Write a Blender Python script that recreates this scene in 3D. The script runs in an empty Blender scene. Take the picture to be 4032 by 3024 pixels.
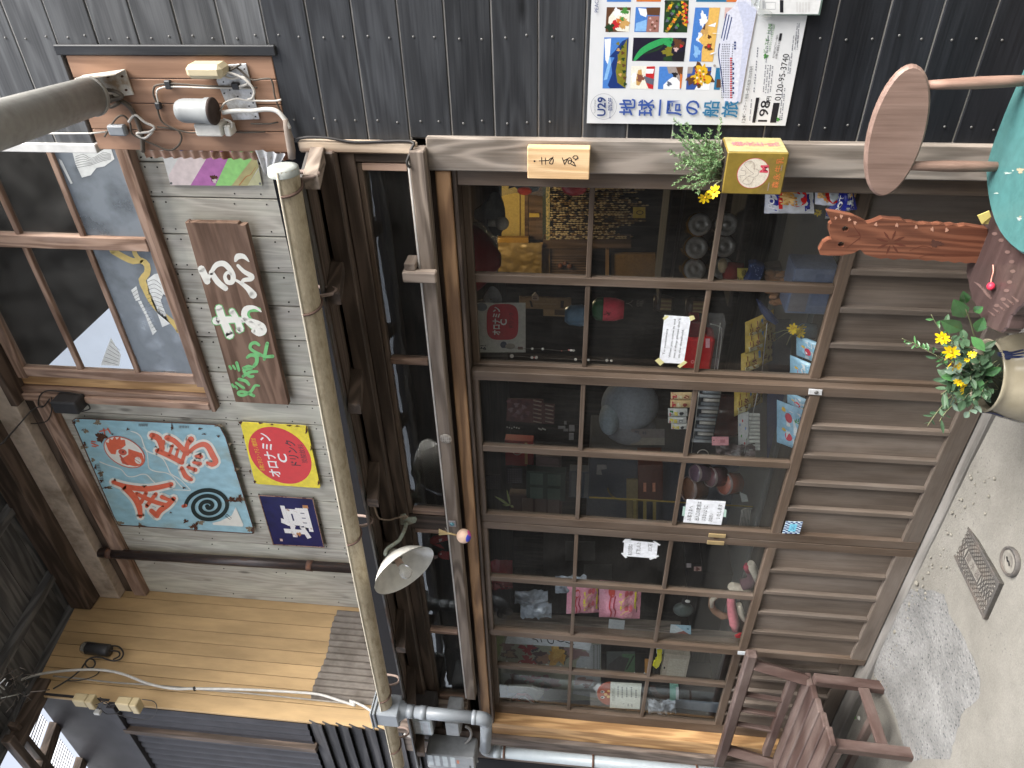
import bpy, bmesh, math, random
from mathutils import Vector, Matrix, noise as mnoise
random.seed(7)
SC = bpy.context.scene
COL = SC.collection
R_ = math.radians

# ------------------------------------------------------------------ camera
D, CZ, FPX = 2.25, 1.5, 2900.0          # distance to the front, eye height, focal length in source pixels
YAW, PITCH, ROLL = .64482, .1004, .048483
_cy, _sy, _cp, _sp = math.cos(YAW), math.sin(YAW), math.cos(PITCH), math.sin(PITCH)
FW = Vector((-_sy*_cp, _cy*_cp, _sp))
_r = Vector((_cy, _sy, 0)); _u = _r.cross(FW)
RT = math.cos(ROLL)*_r + math.sin(ROLL)*_u
UP = -math.sin(ROLL)*_r + math.cos(ROLL)*_u
cam = bpy.data.cameras.new('camera'); camo = bpy.data.objects.new('camera', cam); COL.objects.link(camo)
m = Matrix.Identity(4)
for i, v in enumerate((-UP, RT, -FW)):           # the photograph is stored turned on its side
    for j in range(3): m[j][i] = v[j]
m[0][3], m[1][3], m[2][3] = 0, -D, CZ
camo.matrix_world = m
cam.sensor_width = 36; cam.sensor_fit = 'HORIZONTAL'; cam.lens = FPX/4032*36
cam.clip_start = .05; cam.clip_end = 400
SC.camera = camo

# ------------------------------------------------------------------ world, sun, exposure
W = bpy.data.worlds.new('World'); SC.world = W; W.use_nodes = True
_nt = W.node_tree; _bg = _nt.nodes['Background']
_sky = _nt.nodes.new('ShaderNodeTexSky'); _sky.sky_type = 'NISHITA'; _sky.sun_disc = False
SUN_EL, SUN_AZ = R_(44), R_(103)                 # azimuth from +Y towards +X
_sky.sun_elevation = SUN_EL; _sky.sun_rotation = SUN_AZ
_sky.air_density = .6; _sky.dust_density = 3.5; _sky.ozone_density = .4
_hs = _nt.nodes.new('ShaderNodeHueSaturation'); _hs.inputs['Saturation'].default_value = .35     # a white hazy sky
_nt.links.new(_sky.outputs[0], _hs.inputs['Color']); _nt.links.new(_hs.outputs[0], _bg.inputs[0]); _bg.inputs[1].default_value = .15
sun = bpy.data.lights.new('sun', 'SUN'); suno = bpy.data.objects.new('sun', sun); COL.objects.link(suno)
sun.energy = 2.0; sun.angle = R_(38); sun.color = (1, .96, .9)
_sd = Vector((math.sin(SUN_AZ)*math.cos(SUN_EL), math.cos(SUN_AZ)*math.cos(SUN_EL), math.sin(SUN_EL)))
suno.rotation_euler = _sd.to_track_quat('Z', 'Y').to_euler()
vs = SC.view_settings; vs.view_transform = 'Standard'; vs.look = 'None'; vs.exposure = 1.85; vs.gamma = 1
vs.use_curve_mapping = False
SC.cycles.max_bounces = 10; SC.cycles.transparent_max_bounces = 16
SC.cycles.use_denoising = True

# ------------------------------------------------------------------ points on real planes, read off the photograph
def ray(x, y): return RT*((1512-y)/FPX) + UP*((2016-x)/FPX) + FW
def at(x, y, Y=0.0):
    d = ray(x, y); return Vector((0, -D, CZ)) + d*((D+Y)/d.y)
def az(x, y, Z=0.0):
    d = ray(x, y); return Vector((0, -D, CZ)) + d*((Z-CZ)/d.z)
def axp(x, y, X):
    d = ray(x, y); return Vector((0, -D, CZ)) + d*(X/d.x)
def crop(x0, y0, s):
    return lambda px, py: (x0+px*s, y0+py*s)

# ------------------------------------------------------------------ materials
MATS = {}
def nm(name):
    mt = bpy.data.materials.new(name); mt.use_nodes = True
    nt = mt.node_tree; b = nt.nodes['Principled BSDF']
    return mt, nt, b
def N(nt, t, **k):
    n = nt.nodes.new(t)
    for a, v in k.items():
        if a.startswith('i_'): n.inputs[a[2:].replace('_', ' ')].default_value = v
        elif a[0] == 'n' and a[1:].isdigit(): n.inputs[int(a[1:])].default_value = v
        else: setattr(n, a, v)
    return n
def ramp(nt, stops):
    n = nt.nodes.new('ShaderNodeValToRGB'); e = n.color_ramp.elements
    while len(e) < len(stops): e.new(.5)
    for q, (p, c) in zip(e, stops):
        q.position = p; q.color = tuple(c)+(1,) if len(c) == 3 else c
    return n
def s2l(c): return tuple(((v/255+.055)/1.055)**2.4 if v > 10 else v/255/12.92 for v in c)

def flat(name, rgb, rough=.6, spec=.3, metal=0.0, var=.12, scale=30, bump=0.0):
    if name in MATS: return MATS[name]
    mt, nt, b = nm(name); L = nt.links.new
    tc = N(nt, 'ShaderNodeTexCoord'); no = N(nt, 'ShaderNodeTexNoise', i_Scale=scale, i_Detail=4)
    L(tc.outputs['Object'], no.inputs['Vector'])
    rp = ramp(nt, [(.3, tuple(v*(1-var) for v in rgb)), (.7, tuple(min(1, v*(1+var)) for v in rgb))])
    L(no.outputs['Fac'], rp.inputs[0]); L(rp.outputs[0], b.inputs['Base Color'])
    b.inputs['Roughness'].default_value = rough; b.inputs['Specular IOR Level'].default_value = spec
    b.inputs['Metallic'].default_value = metal
    if bump:
        bp = N(nt, 'ShaderNodeBump', i_Strength=bump, i_Distance=.003)
        L(no.outputs['Fac'], bp.inputs['Height']); L(bp.outputs[0], b.inputs['Normal'])
    MATS[name] = mt; return mt

def wood(name, dark, light, axis='Z', ring=1.0, rough=.7, spec=.25, bump=.35, knots=.5, objvar=.35, weather=None, wamt=.5, across=1.0, ringamt=.6):
    """board grain that runs along one axis; each board gets its own offset and its own tone"""
    if name in MATS: return MATS[name]
    mt, nt, b = nm(name); L = nt.links.new
    tc = N(nt, 'ShaderNodeTexCoord'); oi = N(nt, 'ShaderNodeObjectInfo')
    cmb = N(nt, 'ShaderNodeCombineXYZ')
    mul = N(nt, 'ShaderNodeMath', operation='MULTIPLY', n1=37.0); L(oi.outputs['Random'], mul.inputs[0])
    for k in range(3): L(mul.outputs[0], cmb.inputs[k])
    add = N(nt, 'ShaderNodeVectorMath', operation='ADD'); L(tc.outputs['Object'], add.inputs[0]); L(cmb.outputs[0], add.inputs[1])
    def stretched(s_al, s_ac):
        mp = N(nt, 'ShaderNodeMapping'); s = [s_ac]*3; s['XYZ'.index(axis)] = s_al
        mp.inputs['Scale'].default_value = s; L(add.outputs[0], mp.inputs['Vector']); return mp
    m1 = stretched(1.1, 9*across); n1 = N(nt, 'ShaderNodeTexNoise', i_Scale=1.0, i_Detail=2.5, i_Roughness=.45); L(m1.outputs[0], n1.inputs['Vector'])
    r1 = N(nt, 'ShaderNodeMath', operation='MULTIPLY', n1=70.0*ring); L(n1.outputs['Fac'], r1.inputs[0])
    sn = N(nt, 'ShaderNodeMath', operation='SINE'); L(r1.outputs[0], sn.inputs[0])
    rr = N(nt, 'ShaderNodeMapRange', n1=-1, n2=1, n3=0, n4=1); L(sn.outputs[0], rr.inputs[0])
    pw = N(nt, 'ShaderNodeMath', operation='POWER', n1=1.6); L(rr.outputs[0], pw.inputs[0])
    m2 = stretched(4, 190*across); n2 = N(nt, 'ShaderNodeTexNoise', i_Scale=1.0, i_Detail=4, i_Roughness=.6); L(m2.outputs[0], n2.inputs['Vector'])
    m3 = stretched(1.6, 6); n3 = N(nt, 'ShaderNodeTexNoise', i_Scale=1.3, i_Detail=5, i_Roughness=.6); L(m3.outputs[0], n3.inputs['Vector'])
    # grain value
    mx = N(nt, 'ShaderNodeMath', operation='MULTIPLY', n1=ringamt); L(pw.outputs[0], mx.inputs[0])
    mx2 = N(nt, 'ShaderNodeMath', operation='MULTIPLY_ADD', n1=1.0-ringamt*.6); L(n2.outputs['Fac'], mx2.inputs[0]); L(mx.outputs[0], mx2.inputs[2])
    rp = ramp(nt, [(.12, dark), (.85, light)]); L(mx2.outputs[0], rp.inputs[0])
    last = rp.outputs[0]
    if weather:
        wr = N(nt, 'ShaderNodeMapRange', n1=.42, n2=.68, n3=0, n4=wamt); L(n3.outputs['Fac'], wr.inputs[0])
        mxw = N(nt, 'ShaderNodeMix', data_type='RGBA'); L(wr.outputs[0], mxw.inputs[0]); L(last, mxw.inputs[6]); mxw.inputs[7].default_value = tuple(weather)+(1,); last = mxw.outputs[2]
    if knots:
        mk = stretched(2.4, 7); vo = N(nt, 'ShaderNodeTexVoronoi', i_Scale=1.0); L(mk.outputs[0], vo.inputs['Vector'])
        kr = N(nt, 'ShaderNodeMapRange', n1=.05, n2=.13, n3=knots, n4=0); L(vo.outputs['Distance'], kr.inputs[0])
        mxk = N(nt, 'ShaderNodeMix', data_type='RGBA'); L(kr.outputs[0], mxk.inputs[0]); L(last, mxk.inputs[6]); mxk.inputs[7].default_value = tuple(v*.35 for v in dark)+(1,); last = mxk.outputs[2]
    hv = N(nt, 'ShaderNodeHueSaturation')
    ov = N(nt, 'ShaderNodeMapRange', n1=0, n2=1, n3=1-objvar*.5, n4=1+objvar*.5); L(oi.outputs['Random'], ov.inputs[0])
    bl = N(nt, 'ShaderNodeMapRange', n1=.3, n2=.7, n3=.8, n4=1.2); L(n3.outputs['Fac'], bl.inputs[0])
    vv = N(nt, 'ShaderNodeMath', operation='MULTIPLY'); L(ov.outputs[0], vv.inputs[0]); L(bl.outputs[0], vv.inputs[1])
    L(vv.outputs[0], hv.inputs['Value']); L(last, hv.inputs['Color']); L(hv.outputs[0], b.inputs['Base Color'])
    b.inputs['Specular IOR Level'].default_value = spec
    rg = N(nt, 'ShaderNodeMapRange', n1=.2, n2=.8, n3=rough-.12, n4=min(1, rough+.15)); L(n2.outputs['Fac'], rg.inputs[0]); L(rg.outputs[0], b.inputs['Roughness'])
    bp = N(nt, 'ShaderNodeBump', i_Strength=bump, i_Distance=.002); L(mx2.outputs[0], bp.inputs['Height']); L(bp.outputs[0], b.inputs['Normal'])
    MATS[name] = mt; return mt

def woods(name, *a, **k):
    return {ax: wood(name+'_'+ax.lower(), *a, axis=ax, **k) for ax in 'XYZ'}

def glassmat(name='window_glass', dust=.06, tint=(.93, .95, .95), rough=.0, frost=None, wav=.12):
    if name in MATS: return MATS[name]
    mt, nt, b = nm(name); L = nt.links.new; nt.nodes.remove(b)
    out = nt.nodes['Material Output']
    tr = N(nt, 'ShaderNodeBsdfTransparent'); tr.inputs[0].default_value = tuple(tint)+(1,)
    gl = N(nt, 'ShaderNodeBsdfGlossy', i_Roughness=rough)
    fr = N(nt, 'ShaderNodeFresnel'); ge = N(nt, 'ShaderNodeNewGeometry'); ir = N(nt, 'ShaderNodeMapRange', n1=0, n2=1, n3=1.5, n4=1/1.5); L(ge.outputs['Backfacing'], ir.inputs[0]); L(ir.outputs[0], fr.inputs['IOR'])
    tc = N(nt, 'ShaderNodeTexCoord'); no = N(nt, 'ShaderNodeTexNoise', i_Scale=2.2, i_Detail=3); L(tc.outputs['Object'], no.inputs['Vector'])
    bp = N(nt, 'ShaderNodeBump', i_Strength=wav, i_Distance=.01); L(no.outputs['Fac'], bp.inputs['Height'])
    L(bp.outputs[0], gl.inputs['Normal'])
    m1 = N(nt, 'ShaderNodeMixShader'); L(fr.outputs[0], m1.inputs[0]); L(tr.outputs[0], m1.inputs[1]); L(gl.outputs[0], m1.inputs[2])
    df = N(nt, 'ShaderNodeBsdfDiffuse'); df.inputs[0].default_value = (frost or (.5, .48, .45))+(1,)
    n2 = N(nt, 'ShaderNodeTexNoise', i_Scale=7, i_Detail=6); L(tc.outputs['Object'], n2.inputs['Vector'])
    dr = N(nt, 'ShaderNodeMapRange', n1=.3, n2=.75, n3=dust*.4, n4=dust*1.6); L(n2.outputs['Fac'], dr.inputs[0])
    m2 = N(nt, 'ShaderNodeMixShader'); L(dr.outputs[0], m2.inputs[0]); L(m1.outputs[0], m2.inputs[1]); L(df.outputs[0], m2.inputs[2])
    L(m2.outputs[0], out.inputs['Surface'])
    MATS[name] = mt; return mt

def stained(name, base, stain, scale=6, lo=.5, hi=.65, rough=.35, spec=.5, stretch=(1, 1, 1), rough2=.9, metal=0, bump=.1, det=8):
    """paint, enamel or metal with irregular rust or dirt"""
    if name in MATS: return MATS[name]
    mt, nt, b = nm(name); L = nt.links.new
    tc = N(nt, 'ShaderNodeTexCoord'); mp = N(nt, 'ShaderNodeMapping'); mp.inputs['Scale'].default_value = stretch
    L(tc.outputs['Object'], mp.inputs['Vector'])
    no = N(nt, 'ShaderNodeTexNoise', i_Scale=scale, i_Detail=det, i_Roughness=.62); L(mp.outputs[0], no.inputs['Vector'])
    mr = N(nt, 'ShaderNodeMapRange', n1=lo, n2=hi, n3=0, n4=1); L(no.outputs['Fac'], mr.inputs[0])
    n2 = N(nt, 'ShaderNodeTexNoise', i_Scale=scale*5, i_Detail=4); L(mp.outputs[0], n2.inputs['Vector'])
    rp = ramp(nt, [(.3, tuple(v*.86 for v in base)), (.7, tuple(min(1, v*1.1) for v in base))]); L(n2.outputs['Fac'], rp.inputs[0])
    mx = N(nt, 'ShaderNodeMix', data_type='RGBA'); L(mr.outputs[0], mx.inputs[0]); L(rp.outputs[0], mx.inputs[6]); mx.inputs[7].default_value = tuple(stain)+(1,)
    L(mx.outputs[2], b.inputs['Base Color'])
    rr = N(nt, 'ShaderNodeMapRange', n1=0, n2=1, n3=rough, n4=rough2); L(mr.outputs[0], rr.inputs[0]); L(rr.outputs[0], b.inputs['Roughness'])
    b.inputs['Specular IOR Level'].default_value = spec; b.inputs['Metallic'].default_value = metal
    bp = N(nt, 'ShaderNodeBump', i_Strength=bump, i_Distance=.003); L(no.outputs['Fac'], bp.inputs['Height']); L(bp.outputs[0], b.inputs['Normal'])
    MATS[name] = mt; return mt

# ------------------------------------------------------------------ objects
ORG = {}
def thing(name, label, cat, loc=(0, 0, 0), group=None, kind=None):
    o = bpy.data.objects.new(name, None); COL.objects.link(o)
    o.location = loc; o.empty_display_size = .05
    o['label'] = label; o['category'] = cat
    if group: o['group'] = group
    if kind: o['kind'] = kind
    ORG[o.name] = Vector(loc); return o
def tag(o, label, cat, group=None):
    o['label'] = label; o['category'] = cat
    if group: o['group'] = group
    return o

class MB:
    """collects shapes of one part"""
    def __init__(s): s.bm = bmesh.new(); s.sm = []
    def _n(s, n0, mi, smooth=False):
        s.bm.faces.ensure_lookup_table()
        for f in s.bm.faces[n0:]: f.material_index = mi; f.smooth = smooth
    def box(s, x0, x1, y0, y1, z0, z1, bev=.0015, mi=0, M=None):
        n0 = len(s.bm.faces)
        T = Matrix.Translation(((x0+x1)/2, (y0+y1)/2, (z0+z1)/2)) @ Matrix.Diagonal((abs(x1-x0), abs(y1-y0), abs(z1-z0), 1))
        r = bmesh.ops.create_cube(s.bm, size=1, matrix=T)
        vs = r['verts']
        bev = min(bev, .3*min(abs(x1-x0), abs(y1-y0), abs(z1-z0)))
        if bev > 0:
            es = list({e for v in vs for e in v.link_edges})
            rb = bmesh.ops.bevel(s.bm, geom=es, offset=bev, segments=1, affect='EDGES', profile=.5)
            vs = list({v for f in rb['faces'] for v in f.verts} | {v for v in vs if v.is_valid})
        if M is not None: bmesh.ops.transform(s.bm, matrix=M, verts=vs)
        s._n(n0, mi); return s
    def poly(s, pts, mi=0, smooth=False):
        n0 = len(s.bm.faces)
        f = s.bm.faces.new([s.bm.verts.new(p) for p in pts]); f.material_index = mi; f.smooth = smooth
        return s
    def prism(s, pts, vec, mi=0, bev=0):
        """polygon (3-D points) pushed along vec"""
        vec = Vector(vec); a = [s.bm.verts.new(p) for p in pts]; b = [s.bm.verts.new(Vector(p)+vec) for p in pts]
        n = len(pts); fs = [s.bm.faces.new(a), s.bm.faces.new(b[::-1])]
        for i in range(n): fs.append(s.bm.faces.new([a[(i+1) % n], a[i], b[i], b[(i+1) % n]]))
        for f in fs: f.material_index = mi
        bmesh.ops.recalc_face_normals(s.bm, faces=fs)
        if bev:
            es = [e for e in fs[0].edges] + [e for e in fs[1].edges]
            r = bmesh.ops.bevel(s.bm, geom=es, offset=bev, segments=1, affect='EDGES', profile=.5)
            for f in r['faces']: f.material_index = mi
        return s
    def tube(s, pts, r, n=8, mi=0, cap=True, smooth=True, closed=False):
        pts = [Vector(p) for p in pts]; k = len(pts)
        if not isinstance(r, (list, tuple)) and not closed and 4 <= k <= 24:      # soft bends
            Q = []
            for i in range(k-1):
                p0, p1, p2, p3 = pts[max(i-1, 0)], pts[i], pts[i+1], pts[min(i+2, k-1)]
                for j in range(4):
                    u = j/4; Q.append(.5*((2*p1)+(p2-p0)*u+(2*p0-5*p1+4*p2-p3)*u*u+(3*p1-p0-3*p2+p3)*u**3))
            pts = Q+[pts[-1]]; k = len(pts)
        rs = r if isinstance(r, (list, tuple)) else [r]*k
        rings = []; prev = None
        for i, p in enumerate(pts):
            if closed: t = pts[(i+1) % k]-pts[i-1]
            else: t = pts[min(i+1, k-1)]-pts[max(i-1, 0)]
            if t.length < 1e-9: t = Vector((0, 0, 1))
            t.normalize()
            if prev is None: a = t.orthogonal().normalized()
            else:
                a = prev-t*prev.dot(t); a = a.normalized() if a.length > 1e-6 else t.orthogonal().normalized()
            prev = a; b = t.cross(a)
            rings.append([s.bm.verts.new(p+(a*math.cos(2*math.pi*j/n)+b*math.sin(2*math.pi*j/n))*rs[i]) for j in range(n)])
        for i in range(k if closed else k-1):
            A, B = rings[i], rings[(i+1) % k]
            for j in range(n):
                f = s.bm.faces.new([A[j], A[(j+1) % n], B[(j+1) % n], B[j]]); f.material_index = mi; f.smooth = smooth
        if cap and not closed:
            for rg in (rings[0][::-1], rings[-1]):
                f = s.bm.faces.new(rg); f.material_index = mi
        return s
    def lathe(s, prof, c, axis=(0, 0, 1), n=24, mi=0, smooth=True, mis=None):
        """profile [(radius, height)] turned about an axis through c"""
        ax = Vector(axis).normalized(); a = ax.orthogonal().normalized(); b = ax.cross(a); c = Vector(c); rings = []
        for r, h in prof:
            if r < 1e-6: rings.append([s.bm.verts.new(c+ax*h)])
            else: rings.append([s.bm.verts.new(c+ax*h+(a*math.cos(2*math.pi*j/n)+b*math.sin(2*math.pi*j/n))*r) for j in range(n)])
        for i in range(len(prof)-1):
            A, B = rings[i], rings[i+1]; q = mis[i] if mis else mi
            for j in range(n):
                j2 = (j+1) % n
                if len(A) == 1 and len(B) == 1: continue
                if len(A) == 1: f = s.bm.faces.new([A[0], B[j2], B[j]])
                elif len(B) == 1: f = s.bm.faces.new([A[j], A[j2], B[0]])
                else: f = s.bm.faces.new([A[j], A[j2], B[j2], B[j]])
                f.material_index = q; f.smooth = smooth
        return s
    def ball(s, c, rx, ry=None, rz=None, n=12, mi=0, M=None):
        ry = ry or rx; rz = rz or rx; n0 = len(s.bm.faces)
        T = Matrix.Translation(c) @ (M or Matrix.Identity(4)) @ Matrix.Diagonal((rx, ry, rz, 1))
        bmesh.ops.create_uvsphere(s.bm, u_segments=n, v_segments=max(5, n*2//3), radius=1, matrix=T); s._n(n0, mi, True); return s
    def grid(s, fn, nu, nv, mi=0, smooth=True, mf=None):
        V = [[s.bm.verts.new(fn(i/nu, j/nv)) for j in range(nv+1)] for i in range(nu+1)]
        for i in range(nu):
            for j in range(nv):
                f = s.bm.faces.new([V[i][j], V[i+1][j], V[i+1][j+1], V[i][j+1]]); f.smooth = smooth
                f.material_index = mf((i+.5)/nu, (j+.5)/nv) if mf else mi
        return s
    def mesh(s, name):
        me = bpy.data.meshes.new(name); s.bm.to_mesh(me); s.bm.free(); return me

def link(name, me, mats, parent=None, loc=None, label=None, kind=None):
    """link mesh data (in world coordinates, or about loc) as one object"""
    o = bpy.data.objects.new(name, me); COL.objects.link(o)
    if mats is not None and not me.materials:
        for q in (mats if isinstance(mats, (list, tuple)) else [mats]): me.materials.append(q)
    w = Vector(loc) if loc is not None else Vector((0, 0, 0))
    if parent is not None:
        o.parent = parent; o.location = w-ORG.get(parent.name, Vector((0, 0, 0)))
    else: o.location = w
    ORG[o.name] = w
    if label: o['label'] = label
    if kind: o['kind'] = kind
    return o
def part(name, mb, mats, parent=None, loc=None, label=None, kind=None):
    return link(name, mb.mesh(name), mats, parent, loc, label, kind)
def pbox(name, mat, parent, x0, x1, y0, y1, z0, z1, bev=.002, **k):
    return part(name, MB().box(x0, x1, y0, y1, z0, z1, bev), mat, parent, **k)
def copies(name, me, parent, locs):
    for l in locs: link(name, me, None, parent, l)
def jit(a): return random.uniform(-a, a)
def copy_thing(root, loc, label, group=None):
    """the thing, its parts and their sub-parts, moved as one"""
    def rec(o, par):
        c = o.copy(); COL.objects.link(c); c.parent = par
        for ch in list(o.children): rec(ch, c)
        return c
    r = rec(root, None); r.location = loc; r['label'] = label
    if group: r['group'] = group
    return r

# ------------------------------------------------------------------ flat print and lettering
_TXT = {}
def text_tris(ch, bold=0.0):
    k = (ch, bold)
    if k not in _TXT:
        cu = bpy.data.curves.new('glyph', 'FONT'); cu.body = ch; cu.size = 1; cu.resolution_u = 3; cu.offset = bold
        cu.align_x = 'CENTER'; cu.align_y = 'CENTER'
        o = bpy.data.objects.new('glyph', cu); COL.objects.link(o)
        dg = bpy.context.evaluated_depsgraph_get(); dg.update()
        me = o.evaluated_get(dg).to_mesh()
        me.calc_loop_triangles()
        vs = [v.co.copy() for v in me.vertices]; ts = [tuple(t.vertices) for t in me.loop_triangles]
        o.evaluated_get(dg).to_mesh_clear()
        bpy.data.objects.remove(o); bpy.data.curves.remove(cu)
        if vs:
            xs = [v.x for v in vs]; ys = [v.y for v in vs]
            bb = (min(xs), max(xs), min(ys), max(ys))
        else: bb = (0, .3, 0, .3)
        _TXT[k] = ([(v.x, v.y) for v in vs], ts, bb)
    return _TXT[k]

class Print:
    """ink on a surface: everything is given in (u, v) and mapped by fn(u, v, lift)"""
    def __init__(s, fn, base=.0002): s.fn = lambda u, v, l: fn(u, v, base+l); s.bm = bmesh.new(); s.mats = []; s.eps = 4e-5; s.lay = 1; s.hold = 0
    def mi(s, mat):
        if mat not in s.mats: s.mats.append(mat)
        return s.mats.index(mat)
    def tris(s, vs, ts, mat):
        q = s.mi(mat); V = [s.bm.verts.new(s.fn(u, v, s.eps*s.lay)) for u, v in vs]
        for t in ts:
            try: f = s.bm.faces.new([V[i] for i in t]); f.material_index = q
            except ValueError: pass
        s.lay += 1-s.hold; return s
    def poly(s, pts, mat):
        q = s.mi(mat); V = [s.bm.verts.new(s.fn(u, v, s.eps*s.lay)) for u, v in pts]
        f = s.bm.faces.new(V); f.material_index = q
        s.lay += 1-s.hold; return s
    def rect(s, u0, v0, u1, v1, mat): return s.poly([(u0, v0), (u1, v0), (u1, v1), (u0, v1)], mat)
    def disc(s, cu, cv, ru, rv, mat, n=28, rot=0.0):
        c, d = math.cos(rot), math.sin(rot)
        return s.poly([(cu+ru*math.cos(a)*c-rv*math.sin(a)*d, cv+ru*math.cos(a)*d+rv*math.sin(a)*c) for a in (2*math.pi*i/n for i in range(n))], mat)
    def stroke(s, pts, w, mat, cap=True, sub=3):
        """brush stroke along pts; w is one width or one per point"""
        P = [Vector((p[0], p[1])) for p in pts]; k = len(P); ws = list(w) if isinstance(w, (list, tuple)) else [w]*k
        if sub > 1 and k > 2:
            Q, WQ = [], []
            for i in range(k-1):
                p0, p1, p2, p3 = P[max(i-1, 0)], P[i], P[i+1], P[min(i+2, k-1)]
                for j in range(sub):
                    t = j/sub
                    Q.append(.5*((2*p1)+(p2-p0)*t+(2*p0-5*p1+4*p2-p3)*t*t+(3*p1-p0-3*p2+p3)*t**3)); WQ.append(ws[i]+(ws[i+1]-ws[i])*t)
            Q.append(P[-1]); WQ.append(ws[-1]); P, ws, k = Q, WQ, len(Q)
        vs, ts = [], []
        for i in range(k):
            t = P[min(i+1, k-1)]-P[max(i-1, 0)]
            t = t.normalized() if t.length > 1e-9 else Vector((1, 0)); nrm = Vector((-t.y, t.x))*(ws[i]/2)
            vs += [tuple(P[i]+nrm), tuple(P[i]-nrm)]
            if i: a = 2*i; ts += [(a-2, a-1, a+1), (a-2, a+1, a)]
        if cap:
            for i in (0, k-1):
                b = len(vs); n = 8; vs.append(tuple(P[i]))
                for j in range(n): vs.append((P[i].x+math.cos(2*math.pi*j/n)*ws[i]/2, P[i].y+math.sin(2*math.pi*j/n)*ws[i]/2))
                ts += [(b, b+1+j, b+1+(j+1) % n) for j in range(n)]
        return s.tris(vs, ts, mat)
    def text(s, st, u, v, h, mat, w=None, bold=0.0, rot=0.0, align='c', eu=(1, 0), ev=(0, 1)):
        """a line of letters centred (or left/right aligned) on (u, v); h is the letter size, w squeezes the line to a width; eu, ev are the reading and up directions"""
        vs, ts, bb = text_tris(st, bold)
        if not vs: return s
        sx = sy = h
        if w: sx = w/(bb[1]-bb[0])
        cx = {'c': (bb[0]+bb[1])/2, 'l': bb[0], 'r': bb[1]}[align]; cyy = (bb[2]+bb[3])/2
        out = []
        for x, y in vs:
            a, b2 = (x-cx)*sx, (y-cyy)*sy
            out.append((u+a*eu[0]+b2*ev[0], v+a*eu[1]+b2*ev[1]))
        return s.tris(out, ts, mat)
    def done(s, name, parent, label=None):
        me = bpy.data.meshes.new(name); s.bm.to_mesh(me); s.bm.free()
        return link(name, me, s.mats, parent, label=label)

def onY(Y):
    """(source pixel) -> the plane at depth Y; print then lies on that plane"""
    return lambda x, y, l=0.0: at(x, y, Y)+Vector((0, -l, 0))
def frame(o, eu, ev, n):
    o, eu, ev, n = Vector(o), Vector(eu), Vector(ev), Vector(n)
    return lambda u, v, l=0.0: o+eu*u+ev*v+n*l
def cpl(name, rgb, rough=.5, spec=.3, **k): return flat('paint_'+name, s2l(rgb), rough, spec, var=k.pop('var', .06), **k)
# ------------------------------------------------------------------ shared materials
CHU = woods('paler_board', (.03, .0315, .0335), (.108, .112, .116), ring=.6, rough=.55, spec=.4, bump=.2, knots=.9, objvar=.4, ringamt=.35)
CHL = woods('darker_board', (.0055, .006, .0078), (.021, .023, .028), ring=.6, rough=.5, spec=.22, bump=.2, knots=.6, objvar=.3, ringamt=.3)
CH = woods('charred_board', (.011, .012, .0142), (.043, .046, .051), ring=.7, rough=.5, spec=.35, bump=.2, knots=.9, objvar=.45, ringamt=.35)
GREY = woods('weathered_board', (.31, .29, .248), (.60, .57, .50), ring=.8, rough=.8, spec=.15, bump=.3, knots=.7, objvar=.3, weather=(.44, .46, .38), wamt=.5, ringamt=.3)
DOOR = woods('door_wood', (.05, .034, .023), (.15, .106, .076), ring=.3, rough=.6, spec=.35, bump=.12, knots=.1, objvar=.25, weather=(.125, .108, .095), wamt=.45, ringamt=.2)
PANW = woods('door_panel_wood', (.062, .048, .038), (.165, .132, .107), ring=.3, rough=.58, spec=.35, bump=.1, knots=.1, objvar=.3, weather=(.155, .138, .124), wamt=.5, ringamt=.2)
DARKW = woods('old_dark_wood', (.034, .025, .019), (.125, .092, .072), ring=.5, rough=.6, spec=.3, bump=.3, knots=.2, objvar=.3)
RAIL = woods('bleached_rail', (.10, .075, .058), (.33, .27, .22), ring=.7, rough=.75, spec=.2, bump=.4, knots=.3, weather=(.2, .17, .15), wamt=.6)
HONEY = woods('honey_wood', (.24, .125, .05), (.58, .36, .17), ring=.6, rough=.5, spec=.35, bump=.15, knots=.2, objvar=.1)
WINDW = woods('window_wood', (.13, .075, .05), (.36, .24, .175), ring=.6, rough=.7, spec=.2, bump=.3, knots=.2, weather=(.36, .28, .24), wamt=.5)
SIDE = woods('orange_siding', (.40, .275, .14), (.455, .315, .165), ring=.1, rough=.5, spec=.3, bump=.06, knots=0, objvar=.10, ringamt=.0)
PLY = woods('orange_plywood', (.21, .118, .074), (.35, .208, .135), ring=.5, rough=.6, spec=.3, bump=.15, knots=.1, objvar=.1, weather=(.2, .115, .075), wamt=.5)
GLASS = glassmat('shop_glass', dust=.014)
FROST = glassmat('frosted_glass', dust=.85, frost=(.23, .26, .29), rough=.55, wav=.02)
DGLASS = glassmat('upper_glass', dust=.05, rough=.14, wav=.03)
BLACK = flat('dark_void', (.012, .012, .014), .9)
SCREW = flat('screw_head', (.14, .14, .135), .45, .5, .4)
IRON = stained('rusty_iron', (.10, .055, .04), (.17, .075, .04), 20, rough=.75)
STEELP = stained('dark_pipe_steel', (.045, .035, .033), (.10, .055, .04), 9, .55, .7, .3, metal=.3, stretch=(6, 6, 1))

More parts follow.
